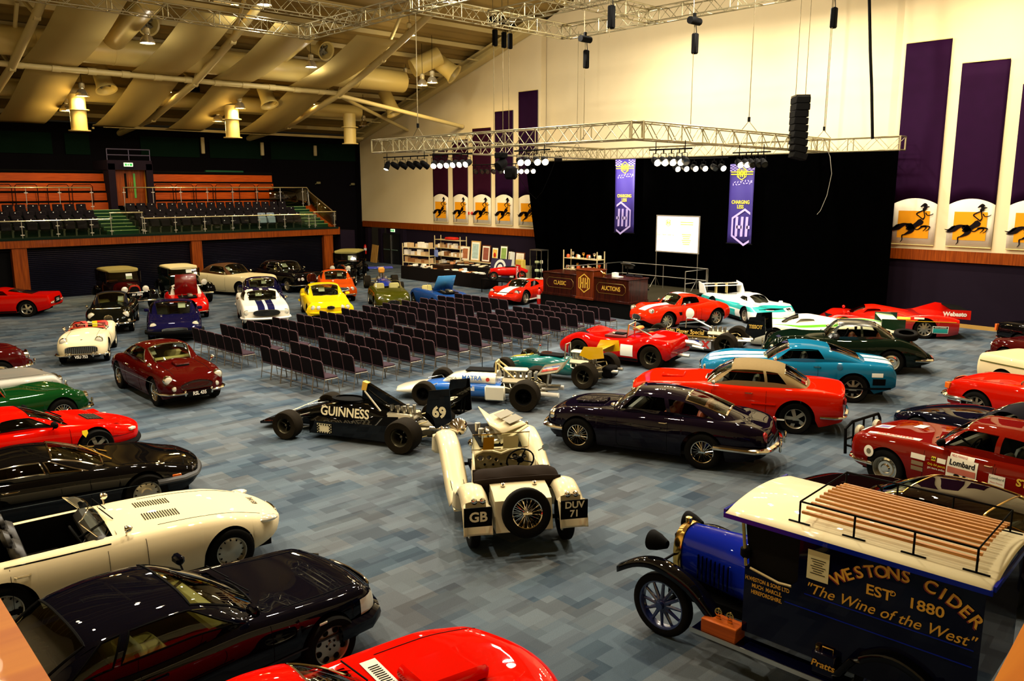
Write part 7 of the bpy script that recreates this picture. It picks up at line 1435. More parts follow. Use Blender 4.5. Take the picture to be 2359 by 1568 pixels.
def saloon(name, label, pl, head, col, roofc, wb=2.9, W=.74, H=1.75, tail=.5, bc=None, open_=0, plate=None, cat='car', glassm=None):
    m = paint(col); t = thing(name, label, cat, (*place(*pl, head), 0), radians(head)); F = wb / 2; rf = roofc if not isinstance(roofc, str) else mat('roof_' + roofc.strip('#'), roofc, .75); bm = paint(bc) if bc else m
    for x in (F, -F):
        for s in (1, -1): put_wheel(t, x, s * .70, .37, .13, 'wire')
    MB().loft([(F + .12, .27, .5, 1.14, 3), (F - .4, .32, .45, 1.15, 3), (F - 1.15, .46, .42, 1.16, 3.2), (F - 1.2, .5, .42, 1.16, 3.2)], 28).build('bonnet', bm, t); MB().loft([(F + .2, .25, .46, 1.16, 2.8), (F + .1, .28, .44, 1.18, 2.8)], 28).build('radiator_shell', chrome, t); MB().loft([(F + .215, .2, .52, 1.09, 2.8), (F + .19, .2, .52, 1.09, 2.8)], 24).build('radiator_core', blackm, t)
    x0 = F - 1.2; x1 = -F - tail
    MB().loft([(x0, .60, .38, 1.14, 4), (x0 - .3, W, .38, 1.16, 4.5), (x1 + .3, W, .38, 1.18, 4.5), (x1, W * .86, .5, 1.14, 4)], 36).build('body_tub', m, t)
    g = MB(); Wt = W * .92; b = MB()
    for s in (1, -1):
        for (a, c) in ((x0 - .22, x0 - .16), (-.02, .06), (x1 + .62, x1 + .2)): g.prism([(a, 1.1), (c, 1.1), (c - .03 * (c < 0), H - .14), (a - .06 * (a > 0), H - .14)], s * (W - .05), s * (W - .02), plane='XZ')
        b.add([(x0 - .18, s * (W - .04), 1.14), (x1 + .55, s * (W - .04), 1.14), (x1 + .6, s * (Wt - .02), H - .15), (x0 - .24, s * (Wt - .02), H - .15)], [(0, 1, 2, 3)])
    g.build('pillar', m, t); b.build('side_window', glassm or dglass, t)
    ws = MB().add([(x0 - .12, -W * .82, 1.16), (x0 - .12, W * .82, 1.16), (x0 - .24, W * .8, H - .14), (x0 - .24, -W * .8, H - .14)], [(0, 1, 2, 3)]).build('windscreen', glass, t)
    MB().tube([(x0 - .12, -W * .82, 1.16), (x0 - .12, W * .82, 1.16), (x0 - .24, W * .8, H - .14), (x0 - .24, -W * .8, H - .14)], .02, 6, closed=True).build('windscreen_frame', chrome if open_ else m, ws)
    MB().loft([(x0 - .15, Wt * .9, H - .18, H - .08, 3), (x0 - .5, Wt + .03, H - .2, H, 3), (x1 + .5, Wt + .03, H - .2, H - .02, 3), (x1 + .2, Wt * .9, 1.14 if 1 else 1.6, H - .08, 4), (x1 + .08, Wt * .8, 1.14, H - .3, 4)], 32).build('roof', rf, t)
    for s in (1, -1):
        wing_strip(t, [(F + .5, .55), (F + .3, .80), (F, .88), (F - .45, .72), (F - .8, .42)], s * .52, s * .86, bm if 0 else paint('#060607')); wing_strip(t, [(-F + .5, .42), (-F + .3, .76), (-F, .88), (-F - .35, .74), (-F - .48, .45)], s * .55, s * .88, paint('#060607')); MB().box((0, s * .72, .36), (wb - 1.2, .26, .04), 0, None, .01).build('running_board', blackm, t)
    bulb(t, F + .3, .42, .98, .13); MB().tube([(F + .25, -.5, .84), (F + .25, .5, .84)], .018, 6).build('lamp_bar', chrome, t); MB().tube([(F + .62, -.72, .5), (F + .7, 0, .52), (F + .62, .72, .5)], .035, 8).build('bumper', chrome, t); MB().box((0, 0, .42), (wb, .8, .1)).build('chassis', blackm, t)
    MB().box((x0 - .8, .32, .85), (.15, .5, .7), 0, None, .05).box((x0 - .8, -.32, .85), (.15, .5, .7), 0, None, .05).build('seat', leather, t)
    if plate: o = MB().box((F + .55, 0, .78), (.015, .56, .14)).build('number_plate', blackm, t); lettering(o, plate, .14, (F + .56, 0, .78), (0, 1, 0), (0, 0, 1), white, bold=.003, sx=.85)
    MB().add([(x0 - .16, .1, 1.26), (x0 - .16, .36, 1.26), (x0 - .2, .36, 1.5), (x0 - .2, .1, 1.5)], [(0, 1, 2, 3)]).build('lot_card', whitep, t); return t
saloon('vintage_saloon', 'maroon and black vintage saloon with khaki roof before the slatted shutter', (349, 694, .37, 1.45, .70), -94, '#12080a', '#8a7c44', bc='#3a0608', plate='AV 7894'); saloon('vintage_tourer', 'dark green thirties drophead with cream roof behind the red opened roadster', (493, 674, .37, 1.45, .70), -97, '#0c150e', '#c9bb8c', H=1.62, bc='#1f2a1c', open_=1, glassm=dglass)
saloon('vintage_limousine', 'tall black vintage limousine with olive roof near the plum pier', (818, 642, .37, 1.5, .70), -133, '#060606', '#837a44', wb=3.1, H=1.8)
# far everyday cars
b = [(0, .84, .82, .84, .42), (.06, .92, .92, .88, .34), (.5, .98, .99, .92, .26), (1.2, 1.02, 1.0, .93, .2), (2.0, 1.04, 1.0, .93), (3.3, 1.05, 1.04, .94), (4.2, 1.0, 1.02, .92), (4.9, .9, .92, .86, .34), (5.1, .7, .7, .8, .44)]
std('cream_convertible', 'cream luxury convertible with brown fabric roof at the shutter', (536, 670, .35, 1.5, -.74), -72, 5.1, .85, 3.05, .93, b, '#d6c79a', 'disc', (1.6, 2.2, 3.2, 4.1, 1.5, .86, 3.2, [(1.8, 2.2, 3.0, 2.95)], (1.66, 2.18), None), .84, [(.05, .62, .72, .09)], ((0, .72, .5, .4), dict(kind='v', m=chrome)), roof=mat('brown_canvas', '#4a2e18', .85), seat=beige, card=(2.2, -.2, 1.16), wr=.36)
std('black_luxury_saloon', 'large black luxury saloon with upright grille and white paper in its windscreen', (666, 657, .36, 1.5, -.74), -86, 5.1, .85, 3.05, .93, b, '#070608', 'disc', (1.6, 2.15, 3.3, 4.2, 1.5, .86, 3.2, D2(1.6, 2.15, 3.3, 4.2), (1.66, 2.12), (3.4, 4.0)), .84, [(.05, .64, .72, .09), (.05, .46, .72, .09)], ((0, .74, .55, .46), dict(kind='v', off=.05, bars=16)), seat=beige, plate=('ROY 1', .5), card=(2.15, -.1, 1.16, .3, .3), wr=.36)
b = body(4.3, .72, .86, .98, .95, .85, .82, .82, .86)
std('orange_coupe', 'orange seventies coupe standing behind the yellow one', (826, 686, .31, 1.25, .70), -118, 4.2, .8, 2.5, .83, b, '#c4470c', 'steel', (1.4, 1.95, 2.8, 3.6, 1.34, .86, 3.2, D2(1.4, 1.95, 2.8, 3.6), (1.46, 1.93), (2.95, 3.45)), .84, [(.04, .62, .64, .09), (.04, .42, .64, .08)], ((0, .64, .9, .16), {}), plate=('', .5), card=(2.0, .2, 1.04))
std('yellow_coupe', 'bright yellow eighties coupe with paper in the windscreen behind the chair rows', (712, 722, .31, 1.28, -.76), -114, 4.35, .82, 2.57, .86, body(4.45, .68, .84, .96, .96, .88, .86, .84, .86), '#e2bd10', 'mini', (1.4, 2.05, 2.9, 3.7, 1.34, .86, 3.2, D2(1.4, 2.05, 2.9, 3.7), (1.46, 2.02), (3.05, 3.55)), .84, [(.03, .66, .62, .08), (.03, .46, .62, .075)], ((0, .62, .28, .12), dict(kind='v')), bump=(.42, paint('#e2bd10')), mir=2, card=(2.05, -.1, 1.02, .24, .3))
wsm = paint('#efe8d2', .2, 0, ('#12143c', [(-.30, -.05), (.05, .30)], .72), 'white_blue_stripe')
std('white_striped_coupe', 'white american fastback with twin dark blue stripes behind the chair rows', (565, 736, .33, 1.37, -.72), -112, 4.63, .88, 2.74, .87, [(0, .74, .72, .78, .4), (.06, .82, .80, .82, .34), (.4, .90, .90, .86, .26), (.9, .93, .92, .87, .2), (1.5, .96, .95, .87), (2.5, .97, .95, .87), (3.4, .98, .96, .88), (4.2, .96, .95, .86), (4.6, .9, .89, .82, .34), (4.63, .6, .6, .8, .4)], wsm, 'five', (1.45, 2.05, 2.8, 4.2, 1.3, .86, 3, [(1.65, 2.05, 2.75, 2.7)], (1.5, 2.03), (3.0, 3.9)), .88, [(.03, .70, .68, .09)], ((0, .66, .95, .24), {}), bump=(.46, white), card=(2.05, -.1, 1.06, .24, .26), seat=blkl)
std('dark_blue_coupe', 'dark blue coupe hidden behind the white striped fastback', (600, 700, .33, 1.3, 0), -115, 4.5, .85, 2.6, .86, body(4.5, .68, .84, .96, .96, .88, .86, .84, .86), '#0a0a28', 'five', (1.4, 2.05, 2.9, 3.8, 1.28, .86, 3.2, [(1.6, 2.05, 2.8, 2.7)], (1.46, 2.02), (3.05, 3.65)), .84, mir=2, card=(2.05, .1, 1.0, .2, .24)) .t.location = (at(612, 640, 1.2).x, at(612, 640, 1.2).y, 0)
def open_far(name, label, pl, head, col, lid=None, hard=None, L=3.9, wheels='wire', W=.78, rh=.5):
    b = [(0, .5, .5, .42, .34), (.08, .6, .66, .62, .3), (.3, .7, .78, .74, .22), (.7, .80, .84, .77, .2), (1.3, .86, .84, .78), (2.0, .88, .86, .78), (2.8, .82, .86, .80), (3.5, .74, .76, .72, .26), (L, .56, .56, .56, .36)]
    c = Car(name, label, place(*pl, head), head, L, .75, 2.3, W, .31, .16, .66, b, paint(col), .76, .2, wheels, bow=.1, cut=(1.7, 2.75, .84)); c.lamp(.14, .54, .60, .09, out=.03); c.grille(0, .44, .5, .2, blackm, chrome, 'v'); c.bumper(0, .34, .9, .06, .05); c.seats(2.35, beige)
    c.screen(1.6, .56, .36, .5, zb_=.83)
    if hard: c.house(1.5, 1.9, 2.4, 2.95, 1.26, .84, 3, [(1.66, 1.9, 2.4, 2.35)], (1.55, 1.88), None, roof=hard)
    if lid: a, z = lid; MB().box((c.X(1.45) , 0, .9), (.01, .01, .01)).add([(c.X(1.5), -.45, .88), (c.X(1.5), .45, .88), (c.X(1.5) + .85 * cos(a), .4, .88 + .85 * sin(a)), (c.X(1.5) + .85 * cos(a), -.4, .88 + .85 * sin(a))], [(0, 1, 2, 3)]).build('open_bonnet', z, c.t, solid=.03); MB().box((c.X(.95), 0, c.topz(.95, 0) + .015), (.8, .7, .03)).build('engine_bay', blackm, c.t); MB().box((c.X(1.0), .1, c.topz(1, 0) + .05), (.5, .2, .12), 0, None, .03).tube([(c.X(.7), -.2, .88), (c.X(1.2), -.2, .9)], .03, 6).build('engine', eng, c.t)
    return c
open_far('red_open_bonnet_car', 'red roadster with its dark red bonnet raised and white hardtop', (478, 722, .32, 1.15, .66), -108, '#c90f06', (1.35, mat('dark_red_lid', '#6a0806', .3, 0, 1)), paint('#e6dfc8')); open_far('blue_open_bonnet_car', 'metallic blue roadster with its pale blue bonnet raised', (988, 664, .95, .3, 0), -106, '#1a3f78', (.9, paint('#3f7fb0')))
open_far('olive_roadster', 'olive green open sports car with a yellow sheet on its windscreen', (868, 700, .31, 1.15, -.64), -118, '#3a3a06', None, None, 4.0, 'steel', .80); at_ = 0
# ------------------------------------------------------------------ silver open roadster seen from behind
sil = paint('#d9cca6', .2, .12)
def silver_roadster():
    head = 58.6; wb = 2.64; F = wb / 2; t = thing('silver_roadster', 'silver cream open vintage roadster with wire spare wheel, seen from behind', 'car', (*place(1088, 1204, .36, -F, .70, head), 0), radians(head))
    for x in (F, -F):
        for s in (1, -1): put_wheel(t, x, s * .70, .36, .14, 'wirec')
    MB().loft([(F + .28, .22, .42, 1.0, 3), (F - .1, .27, .4, 1.0, 2.8), (F - .7, .36, .38, .99, 2.8), (F - 1.2, .46, .36, .98, 2.8)], 28).build('bonnet_sides', sil, t)
    MB().box((F - .4, .06, 1.0), (1.3, .5, .02)).build('engine_bay', blackm, t); b = MB()
    for k in range(3): b.tube([(F - .2 - .35 * k, .2, 1.0), (F - .2 - .35 * k, .2, 1.16)], .05, 10).box((F - .3 - .3 * k, .02, 1.04), (.22, .14, .1), 0, None, .03)
    b.build('carburettors', alu, t); MB().add([(F + .2, -.05, 1.02), (F - 1.05, -.05, 1.02), (F - 1.05, -.52, 1.30), (F + .2, -.40, 1.22)], [(0, 1, 2, 3)]).build('open_bonnet_side', sil, t, solid=.015)
    MB().add([(F + .3, -.1, 1.16), (F - .95, -.1, 1.18), (F - .95, .12, 1.34), (F + .3, .1, 1.32)], [(0, 1, 2, 3)]).add([(F + .3, -.1, 1.16), (F - .95, -.1, 1.18), (F - .95, -.5, 1.32), (F + .3, -.36, 1.24)], [(0, 1, 2, 3)]).build('raised_bonnet', sil, t, solid=.015)
    b = MB(); M = frame((F - .3, -.3, 1.275), (.2, -1, .3), (1, .05, 0), .02)
    for q in ((-.28), (.12)): b.box((0, q, 0), (.26, .34, .006), 0, None, 0, M)
    b.build('grey_sheet', mat('sheet_grey', '#8f8b7c', .8), t); bulb(t, F + .25, .48, .96, .17, chrome, depth=.26); bulb(t, F + .35, .2, .62, .09)
    for s in (1, -1):
        o = wing_strip(t, [(F + .52, .45), (F + .38, .78), (F + .05, .92), (F - .4, .86), (F - .85, .66), (F - 1.35, .42), (F - 1.75, .33)], s * .53, s * .92, sil, crown=.07); MB().sph((F + .22, s * .78, .97), .035, None, 8, 1.6, .8, 1.4).build('side_lamp', chrome, o)
        b = MB()
        for k in range(4): b.tube([(F - 1.2, s * (.62 + .07 * k), .53), (F - 1.62, s * (.62 + .07 * k), .375)], .006, 4)
        b.build('rubber_strips', blackm, o)
        wing_strip(t, [(-F + .62, .36), (-F + .45, .66), (-F + .1, .86), (-F - .25, .80), (-F - .45, .58), (-F - .52, .38)], s * .50, s * .90, sil, crown=.08); MB().box((F - 1.55, s * .73, .31), (.9, .3, .03)).build('running_board', sil, t)
        for k in (-.06, .06): MB().lathe([(.045, 0), (.04, .03), (0, .05)], 12, None, Matrix.Translation((-F - .43, s * .68 + k, .86)) @ Matrix.Rotation(-pi / 2, 4, 'Y')).lathe([(.02, -.04), (.046, 0)], 12, None, Matrix.Translation((-F - .43, s * .68 + k, .86)) @ Matrix.Rotation(-pi / 2, 4, 'Y')).build('tail_lamp', chrome, t)
        o = MB().box((-F - .52, s * .70, .66), (.015, .40, .28)).build('number_plate', blackm, t)
        if s > 0: lettering(o, 'GB', .2, (-F - .53, s * .70, .66), (0, -1, 0), (0, 0, 1), cr_, bold=.006, off=.006)
        else:
            lettering(o, 'DUV', .14, (-F - .53, s * .70, .73), (0, -1, 0), (0, 0, 1), cr_, bold=.004, off=.006); lettering(o, '71', .14, (-F - .53, s * .70, .60), (0, -1, 0), (0, 0, 1), cr_, bold=.004, off=.006)
    # tub with open cockpit
    b = MB(); X0, X1 = F - 1.2, -.95
    for s in (1, -1):
        P = [(X0, .46, .97), (X0 - .35, .50, .95), (X0 - .7, .54, .80), (-.5, .56, .80), (X1, .56, .92)]
        vs = []
        for x, y, z in P: vs += [(x, s * y, z), (x, s * (y + .02), .62), (x, s * (y - .02), .34)]
        b.add(vs, [(3 * i + k, 3 * i + 3 + k, 3 * i + 4 + k, 3 * i + 1 + k) for i in range(4) for k in range(2)])
    b.build('cockpit_side', sil, t, solid=.02); MB().box(((X0 + X1) / 2, 0, .4), (X0 - X1, 1.06, .05)).add([(X1, -.55, .4), (X1, .55, .4), (X1, .5, .9), (X1, -.5, .9)], [(0, 1, 2, 3)]).build('cockpit_floor', dark, t)
    pn = [(-.47, .70), (-.47, .84), (-.42, .95), (-.3, 1.0), (-.15, .99), (0, .94), (.15, .99), (.3, 1.0), (.42, .95), (.47, .84), (.47, .70)]
    o = MB().prism([(y, z) for y, z in pn], X0 - .08, X0 - .05, plane='YZ').build('instrument_panel', mat('cream_panel_metal', '#b3a67a', .25, .5), t); MB().tube([(X0 - .09, y, z) for y, z in pn[1:-1]], .022, 8).build('scuttle_rim', sil, t)
    for k, (y, z, r) in enumerate(((.34, .88, .05), (.2, .88, .04), (-.22, .87, .06), (-.36, .87, .06), (.08, .84, .035), (.27, .77, .02), (.13, .76, .02), (0, .76, .02), (-.1, .76, .02))): MB().lathe([(0, .006), (r * .85, .006), (r, .012), (r, 0)], 16, None, Matrix.Translation((X0 - .08, y, z)) @ Matrix.Rotation(-pi / 2, 4, 'Y')).build('dial', chrome if r > .03 else blackm, o)
    M = Matrix.Translation((X0 - .42, -.25, .92)) @ Matrix.Rotation(pi / 2 - .35, 4, 'Y'); sw = MB().tube([M @ V((.22 * cos(a), .22 * sin(a), 0)) for a in [2 * pi * k / 24 for k in range(24)]], .014, 6, closed=True)
    for k in range(4): a = pi / 2 * k + .3; sw.tube([M @ V((0, 0, 0)), M @ V((.22 * cos(a), .22 * sin(a), 0))], .012, 5)
    sw.lathe([(0, .04), (.06, .03), (.06, 0)], 12, None, M).build('steering_wheel', blackm, t)
    ws = MB().add([(X0 - .02, -.46, 1.0), (X0 - .02, .46, 1.0), (X0 - .1, .46, 1.27), (X0 - .1, -.46, 1.27)], [(0, 1, 2, 3)]).build('windscreen', clear, t); MB().tube([(X0 - .02, -.47, .96), (X0 - .1, -.47, 1.28), (X0 - .1, .47, 1.28), (X0 - .02, .47, .96)], .012, 6).tube([(X0 - .02, -.47, 1.0), (X0 - .02, .47, 1.0)], .01, 5).build('screen_frame', chrome, ws)
    MB().add([(X0 - .1, .12, 1.02), (X0 - .1, .3, 1.02), (X0 - .14, .3, 1.24), (X0 - .14, .12, 1.24)], [(0, 1, 2, 3)]).build('yellow_card', mat('ochre_card', '#b5820f', .6), t); MB().add([(X0 - .1, -.28, 1.02), (X0 - .1, -.03, 1.02), (X0 - .14, -.03, 1.24), (X0 - .14, -.28, 1.24)], [(0, 1, 2, 3)]).build('lot_card', mat('cream_card', '#d8cf9c', .7), t)
    MB().tube([(X0 - .1, -.62, .95), (X0 - .1, -.72, 1.0)], .01, 5).lathe([(0, 0), (.06, .0), (.05, .03)], 14, None, Matrix.Translation((X0 - .1, -.74, 1.0)) @ Matrix.Rotation(pi / 2, 4, 'Y')).build('door_mirror', chrome, t)
    # folded hood, seats, tail tank and spare
    cv = noisy(mat('brown_black_canvas', '#1f160e', .85), 12, .2); b = MB(); b.grid(lambda u, v: (X1 + .18 - .42 * u - .05 * abs(2 * v - 1) ** 3, (2 * v - 1) * (.6 + .06 * u), .92 + .13 * sin(pi * (u * .8 + .15)) + .012 * sin(14 * v + 3 * u) - .06 * (abs(2 * v - 1) ** 6)), [k / 8 for k in range(9)], [k / 24 for k in range(25)])
    b.grid(lambda u, v: (X1 - .24 - .05 * abs(2 * v - 1) ** 3, (2 * v - 1) * .66, .97 - .2 * u), [0, .5, 1], [k / 12 for k in range(13)]); b.grid(lambda u, v: (X1 + .18, (2 * v - 1) * .6, .97 - .25 * u), [0, 1], [0, .5, 1]); b.build('folded_hood', cv, t, solid=.02)
    MB().box((-.55, .28, .62), (.5, .46, .18), 0, None, .06).box((-.55, -.28, .62), (.5, .46, .18), 0, None, .06).box((-.85, 0, .8), (.14, 1.0, .36), 0, None, .05).build('seat', blkl, t)
    b = MB(); pr = [(X1 - .2, .90), (-F - .12, .86), (-F - .30, .78), (-F - .40, .34), (X1 - .2, .34)]; b.prism(pr, -.42, .42, plane='XZ'); b.build('fuel_tank', sil, t, sharp=50)
    for y in (.4, -.4): MB().lathe([(.035, 0), (.035, .04), (0, .05)], 12, None, Matrix.Translation((X1 - .35, y * .6, .89))).build('filler_cap', chrome, t)
    M = Matrix.Translation((-F - .50, 0, .66)) @ Matrix.Rotation(radians(12), 4, 'Y') @ Matrix.Rotation(pi / 2, 4, 'Z'); put_wheel(t, 0, 0, .355, .15, 'wirec', name='spare_wheel', M=M); MB().box((0, 0, .4), (wb, .7, .1)).tube([(-F, -.65, .36), (-F, .65, .36)], .035, 8).tube([(F, -.65, .36), (F, .65, .36)], .03, 8).build('chassis', blackm, t)
silver_roadster()
# ------------------------------------------------------------------ delivery van
def van():
    head = 93.5; wb = 2.62; F = wb / 2; t = thing('delivery_van', 'dark blue vintage delivery van with cream slatted roof and gold cider lettering', 'van', (*place(1527, 1391, .38, F, .62, head), 0), radians(head))
    bl_ = paint('#0a1c86', .18); nv = paint('#05061c', .15); cro = paint('#eadfb8', .25); yg = mat('sign_gold', '#c89428', .45); rsh = mat('sign_red_shade', '#6a0d08', .5)
    for x in (F, -F):
        for s in (1, -1): put_wheel(t, x, s * .62, .385, .12, 'art')
    MB().loft([(F + .02, .25, .55, 1.18, 2.6), (F - .45, .29, .52, 1.2, 2.6), (F - .82, .34, .5, 1.22, 2.6), (F - 1.0, .46, .48, 1.26, 2.8)], 30).build('bonnet', bl_, t); b = MB()
    for s in (1, -1):
        for k in range(8): b.box((F - .25 - .06 * k, s * .285 - s * .003 * k * -3, .82), (.012, .02, .3))
    b.build('bonnet_louvres', nv, t); MB().loft([(F + .12, .24, .52, 1.17, 2.4), (F + .04, .275, .5, 1.21, 2.4), (F + .0, .27, .5, 1.2, 2.4)], 30).build('radiator_shell', brass, t); MB().loft([(F + .13, .2, .56, 1.1, 2.4), (F + .11, .2, .56, 1.1, 2.4)], 24).build('radiator_core', blackm, t); MB().lathe([(.04, 0), (.04, .06), (0, .07)], 10, None, Matrix.Translation((F + .06, 0, 1.2))).build('radiator_cap', brass, t)
    X0, X1, W, ZT = F - 1.05, -2.0, .71, 1.77
    # cab and box sides
    MB().prism([(X0, .5), (X0, 1.24), (X0 - .1, 1.22), (X0 - .38, 1.17), (X0 - .48, 1.16), (X0 - .58, 1.26), (X0 - .58, ZT), (X1, ZT), (X1, .62), (X1 + .25, .5)], -W, W, plane='XZ').build('van_body', nv, t)
    MB().prism([(X0 - .02, 1.24), (X0 - .12, 1.2), (X0 - .38, 1.15), (X0 - .56, 1.2), (X0 - .56, ZT), (X0 + .05, ZT)], -W + .06, W - .06, plane='XZ').build('cab_interior', dark, t); MB().tube([(X0 - .06, W, 1.24), (X0 - .38, W + .003, 1.18), (X0 - .52, W + .003, 1.19)], .014, 5).build('door_edge', steelw, t)
    for s in (1, -1): MB().tube([(X0 + .0, s * (W - .02), 1.24), (X0 + .06, s * (W - .02), ZT)], .018, 6).build('windscreen_pillar', brass if s > 0 else nv, t)
    MB().add([(X0 + .01, -W + .03, 1.24), (X0 + .01, W - .03, 1.24), (X0 + .06, W - .03, ZT), (X0 + .06, -W + .03, ZT)], [(0, 1, 2, 3)]).build('windscreen', clear, t)
    n = 9; rb = MB(); rb.grid(lambda u, v: (X0 + .24 - (X0 + .24 - X1 + .06) * u, (2 * v - 1) * (W + .07), ZT + .03 + .10 * (1 - (2 * v - 1) ** 2) - (.02 if u in (0, 1) else 0)), [0, .01, .5, .99, 1], [k / 14 for k in range(15)]); rb.build('roof', cro, t, solid=.035)
    MB().box(((X0 + .24 + X1 - .06) / 2, W + .06, ZT + .0), (X0 + .3 - X1, .025, .05)).box(((X0 + .24 + X1 - .06) / 2, -W - .06, ZT), (X0 + .3 - X1, .025, .05)).box((X0 + .245, 0, ZT + .03), (.025, 1.5, .05)).box((X1 - .065, 0, ZT + .03), (.025, 1.5, .05)).build('roof_edging', bl_, t)
    rk = thing_s = MB(); sl = wood('slat_wood', '#a0662e', '#c98d4a', 1, 0, .45)
    xa, xb = -.25, X1 + .12
    for k in range(11):
        y = -.54 + .108 * k; z = ZT + .14 + .10 * (1 - (y / (W + .07)) ** 2) - .02; MB().box(((xa + xb) / 2, y, z), (xa - xb, .034, .028)).build('roof_slat', sl, t)
    rr = MB(); zr = ZT + .30; ring = [(xa, -.6), (xa, .6), (xb, .6), (xb, -.6)]
    rr.tube([(x, y, zr) for x, y in ring], .011, 6, closed=True)
    for x in (xa, xa - .55, xa - 1.1, xb):
        for s in (1, -1): rr.tube([(x, s * .6, zr), (x, s * .6, ZT + .05)], .011, 5).box((x, s * .6, ZT + .075), (.22, .02, .012))
    rr.build('luggage_rail', blackm, t)
    # lettering on the left side
    Y = W + .004; cx, R_ = -1.34, .95
    def arc(word, a0, da, size, zc, m, dx=0, dz=0, off=0):
        for k, ch in enumerate(word):
            if ch == ' ': continue
            a = a0 + da * k; x = cx - R_ * sin(a) + dx; z = zc + R_ * (cos(a) - 1) + dz; lettering(t, ch, size, (x, Y + off, z), (-cos(a), 0, -sin(a)), (-sin(a), 0, cos(a)), m, 'gold_letter' if m is yg else 'letter_shade', bold=.003, off=.003)
    arc('WESTONS CIDER', -.69, .115, .165, 1.66, rsh, .012, -.012); arc('WESTONS CIDER', -.69, .115, .165, 1.66, yg, 0, 0, .003)
    P = lambda s, sz, x, z, **k: lettering(t, s, sz, (x, Y, z), (-1, 0, 0), (0, 0, 1), yg, off=.003, **k)
    P('EST   1880', .145, cx, 1.42, bold=.003, sx=1.1); P('D', .075, cx + .1, 1.455, bold=.001); P('"The Wine of the West"', .155, -1.17, 1.235, bold=.001, shear=.35, sx=1.0)
    for k, q in enumerate(('H.WESTON & SONS LTD', 'MUCH  MARCLE,', 'HEREFORDSHIRE.')): P(q, .062, 0.0, 1.125 - .07 * k, bold=.0015, sx=.72)
    MB().tube([(-.4, Y, 1.33 - .17), (X1 + .05, Y, 1.16)], .006, 4).tube([(-.2, Y, 1.0), (X1 + .05, Y, 1.0)], .006, 4).build('coachline', bl_, t); MB().add([(-.41, Y + .004, 1.34), (-.63, Y + .004, 1.34), (-.63, Y + .004, 1.65), (-.41, Y + .004, 1.65)], [(0, 1, 2, 3)]).build('notice_card', mat('notice_cream', '#cfc79a', .7), t)
    b = MB()
    for k in range(7): b.box((-.52, Y + .007, 1.56 - .025 * k), (.15 - .03 * (k % 3), .002, .007))
    b.build('notice_print', bt, t)
    # front mudguards, lamps, running board
    for s in (1, -1):
        wing_strip(t, [(F + .58, .70), (F + .3, .86), (F, .90), (F - .4, .78), (F - .75, .5), (F - .95, .36)], s * .52, s * .78, paint('#050507'), crown=.03); wing_strip(t, [(-F + .5, .45), (-F + .3, .74), (-F, .86), (-F - .32, .74), (-F - .5, .5)], s * .60, s * .84, paint('#050507'), crown=.03)
        MB().box((-.05, s * .72, .36), (1.7, .26, .035), 0, None, .008).build('running_board', nv, t); MB().box((-.05, s * .855, .36), (1.72, .012, .05)).box((-.9, s * .72, .36), (.012, .27, .05)).build('board_edging', alu, t)
    bulb(t, F + .32, .40, 1.02, .12, blackm, depth=.24); MB().tube([(F + .1, -.45, .85), (F + .1, .45, .85)], .016, 5).build('lamp_bar', blackm, t); MB().lathe([(0, .1), (.06, .06), (.06, -.02), (.02, -.06)], 12, None, Matrix.Translation((X0 + .02, .66, 1.36))).build('side_lamp', blackm, t)
    MB().tube([(F, -.62, .38), (F, .62, .38)], .03, 8).tube([(-F, -.62, .38), (-F, .62, .38)], .04, 8).box((-.1, 0, .44), (wb + .4, .7, .1)).build('chassis', blackm, t)
    M = Matrix.Translation((X0 - .36, .05, 1.22)) @ Matrix.Rotation(pi / 2 - .6, 4, 'Y'); MB().tube([M @ V((.2 * cos(a), .2 * sin(a), 0)) for a in [2 * pi * k / 20 for k in range(20)]], .012, 5, closed=True).build('steering_wheel', blackm, t)
    # things standing on the running board
    a = radians(head); G = lambda x, y, z: (t.location.x + x * cos(a) - y * sin(a), t.location.y + x * sin(a) + y * cos(a), z)
    bx = thing('wooden_box', 'polished wooden box with two brass badges on the van running board', 'box', G(.47, .73, .378), a); MB().box((0, 0, .08), (.42, .22, .16), 0, None, .008).build('box', wood('box_wood', '#8a3c10', '#b0561c', .8, 0, .3), bx)
    for x in (.06, -.08): MB().lathe([(.045, -.006), (.045, .006), (.032, .006), (.032, -.006), (.045, -.006)], 16, None, Matrix.Translation((x, 0, .24)) @ Matrix.Rotation(pi / 2, 4, 'X')).box((x, 0, .175), (.05, .02, .03)).box((x, 0, .24), (.07, .004, .01)).box((x, 0, .24), (.01, .004, .07)).build('motoring_badge', brass, bx)
    cn = thing('petrol_can', 'black petrol can with gold script on the van running board', 'can', G(-.67, .73, .378), a); MB().box((0, 0, .13), (.24, .14, .26), 0, None, .015).build('can', nv, cn); MB().tube([(-.07, 0, .26), (-.07, 0, .3), (.04, 0, .3), (.04, 0, .26)], .008, 5).lathe([(.025, .26), (.025, .295), (0, .3)], 10, None, Matrix.Translation((.09, 0, 0))).build('handle_and_cap', brass, cn)
    lettering(cn, 'Pratts', .1, (0, .076, .14), (-1, 0, 0), (0, 0, 1), yg, bold=.002, shear=.2)
van()
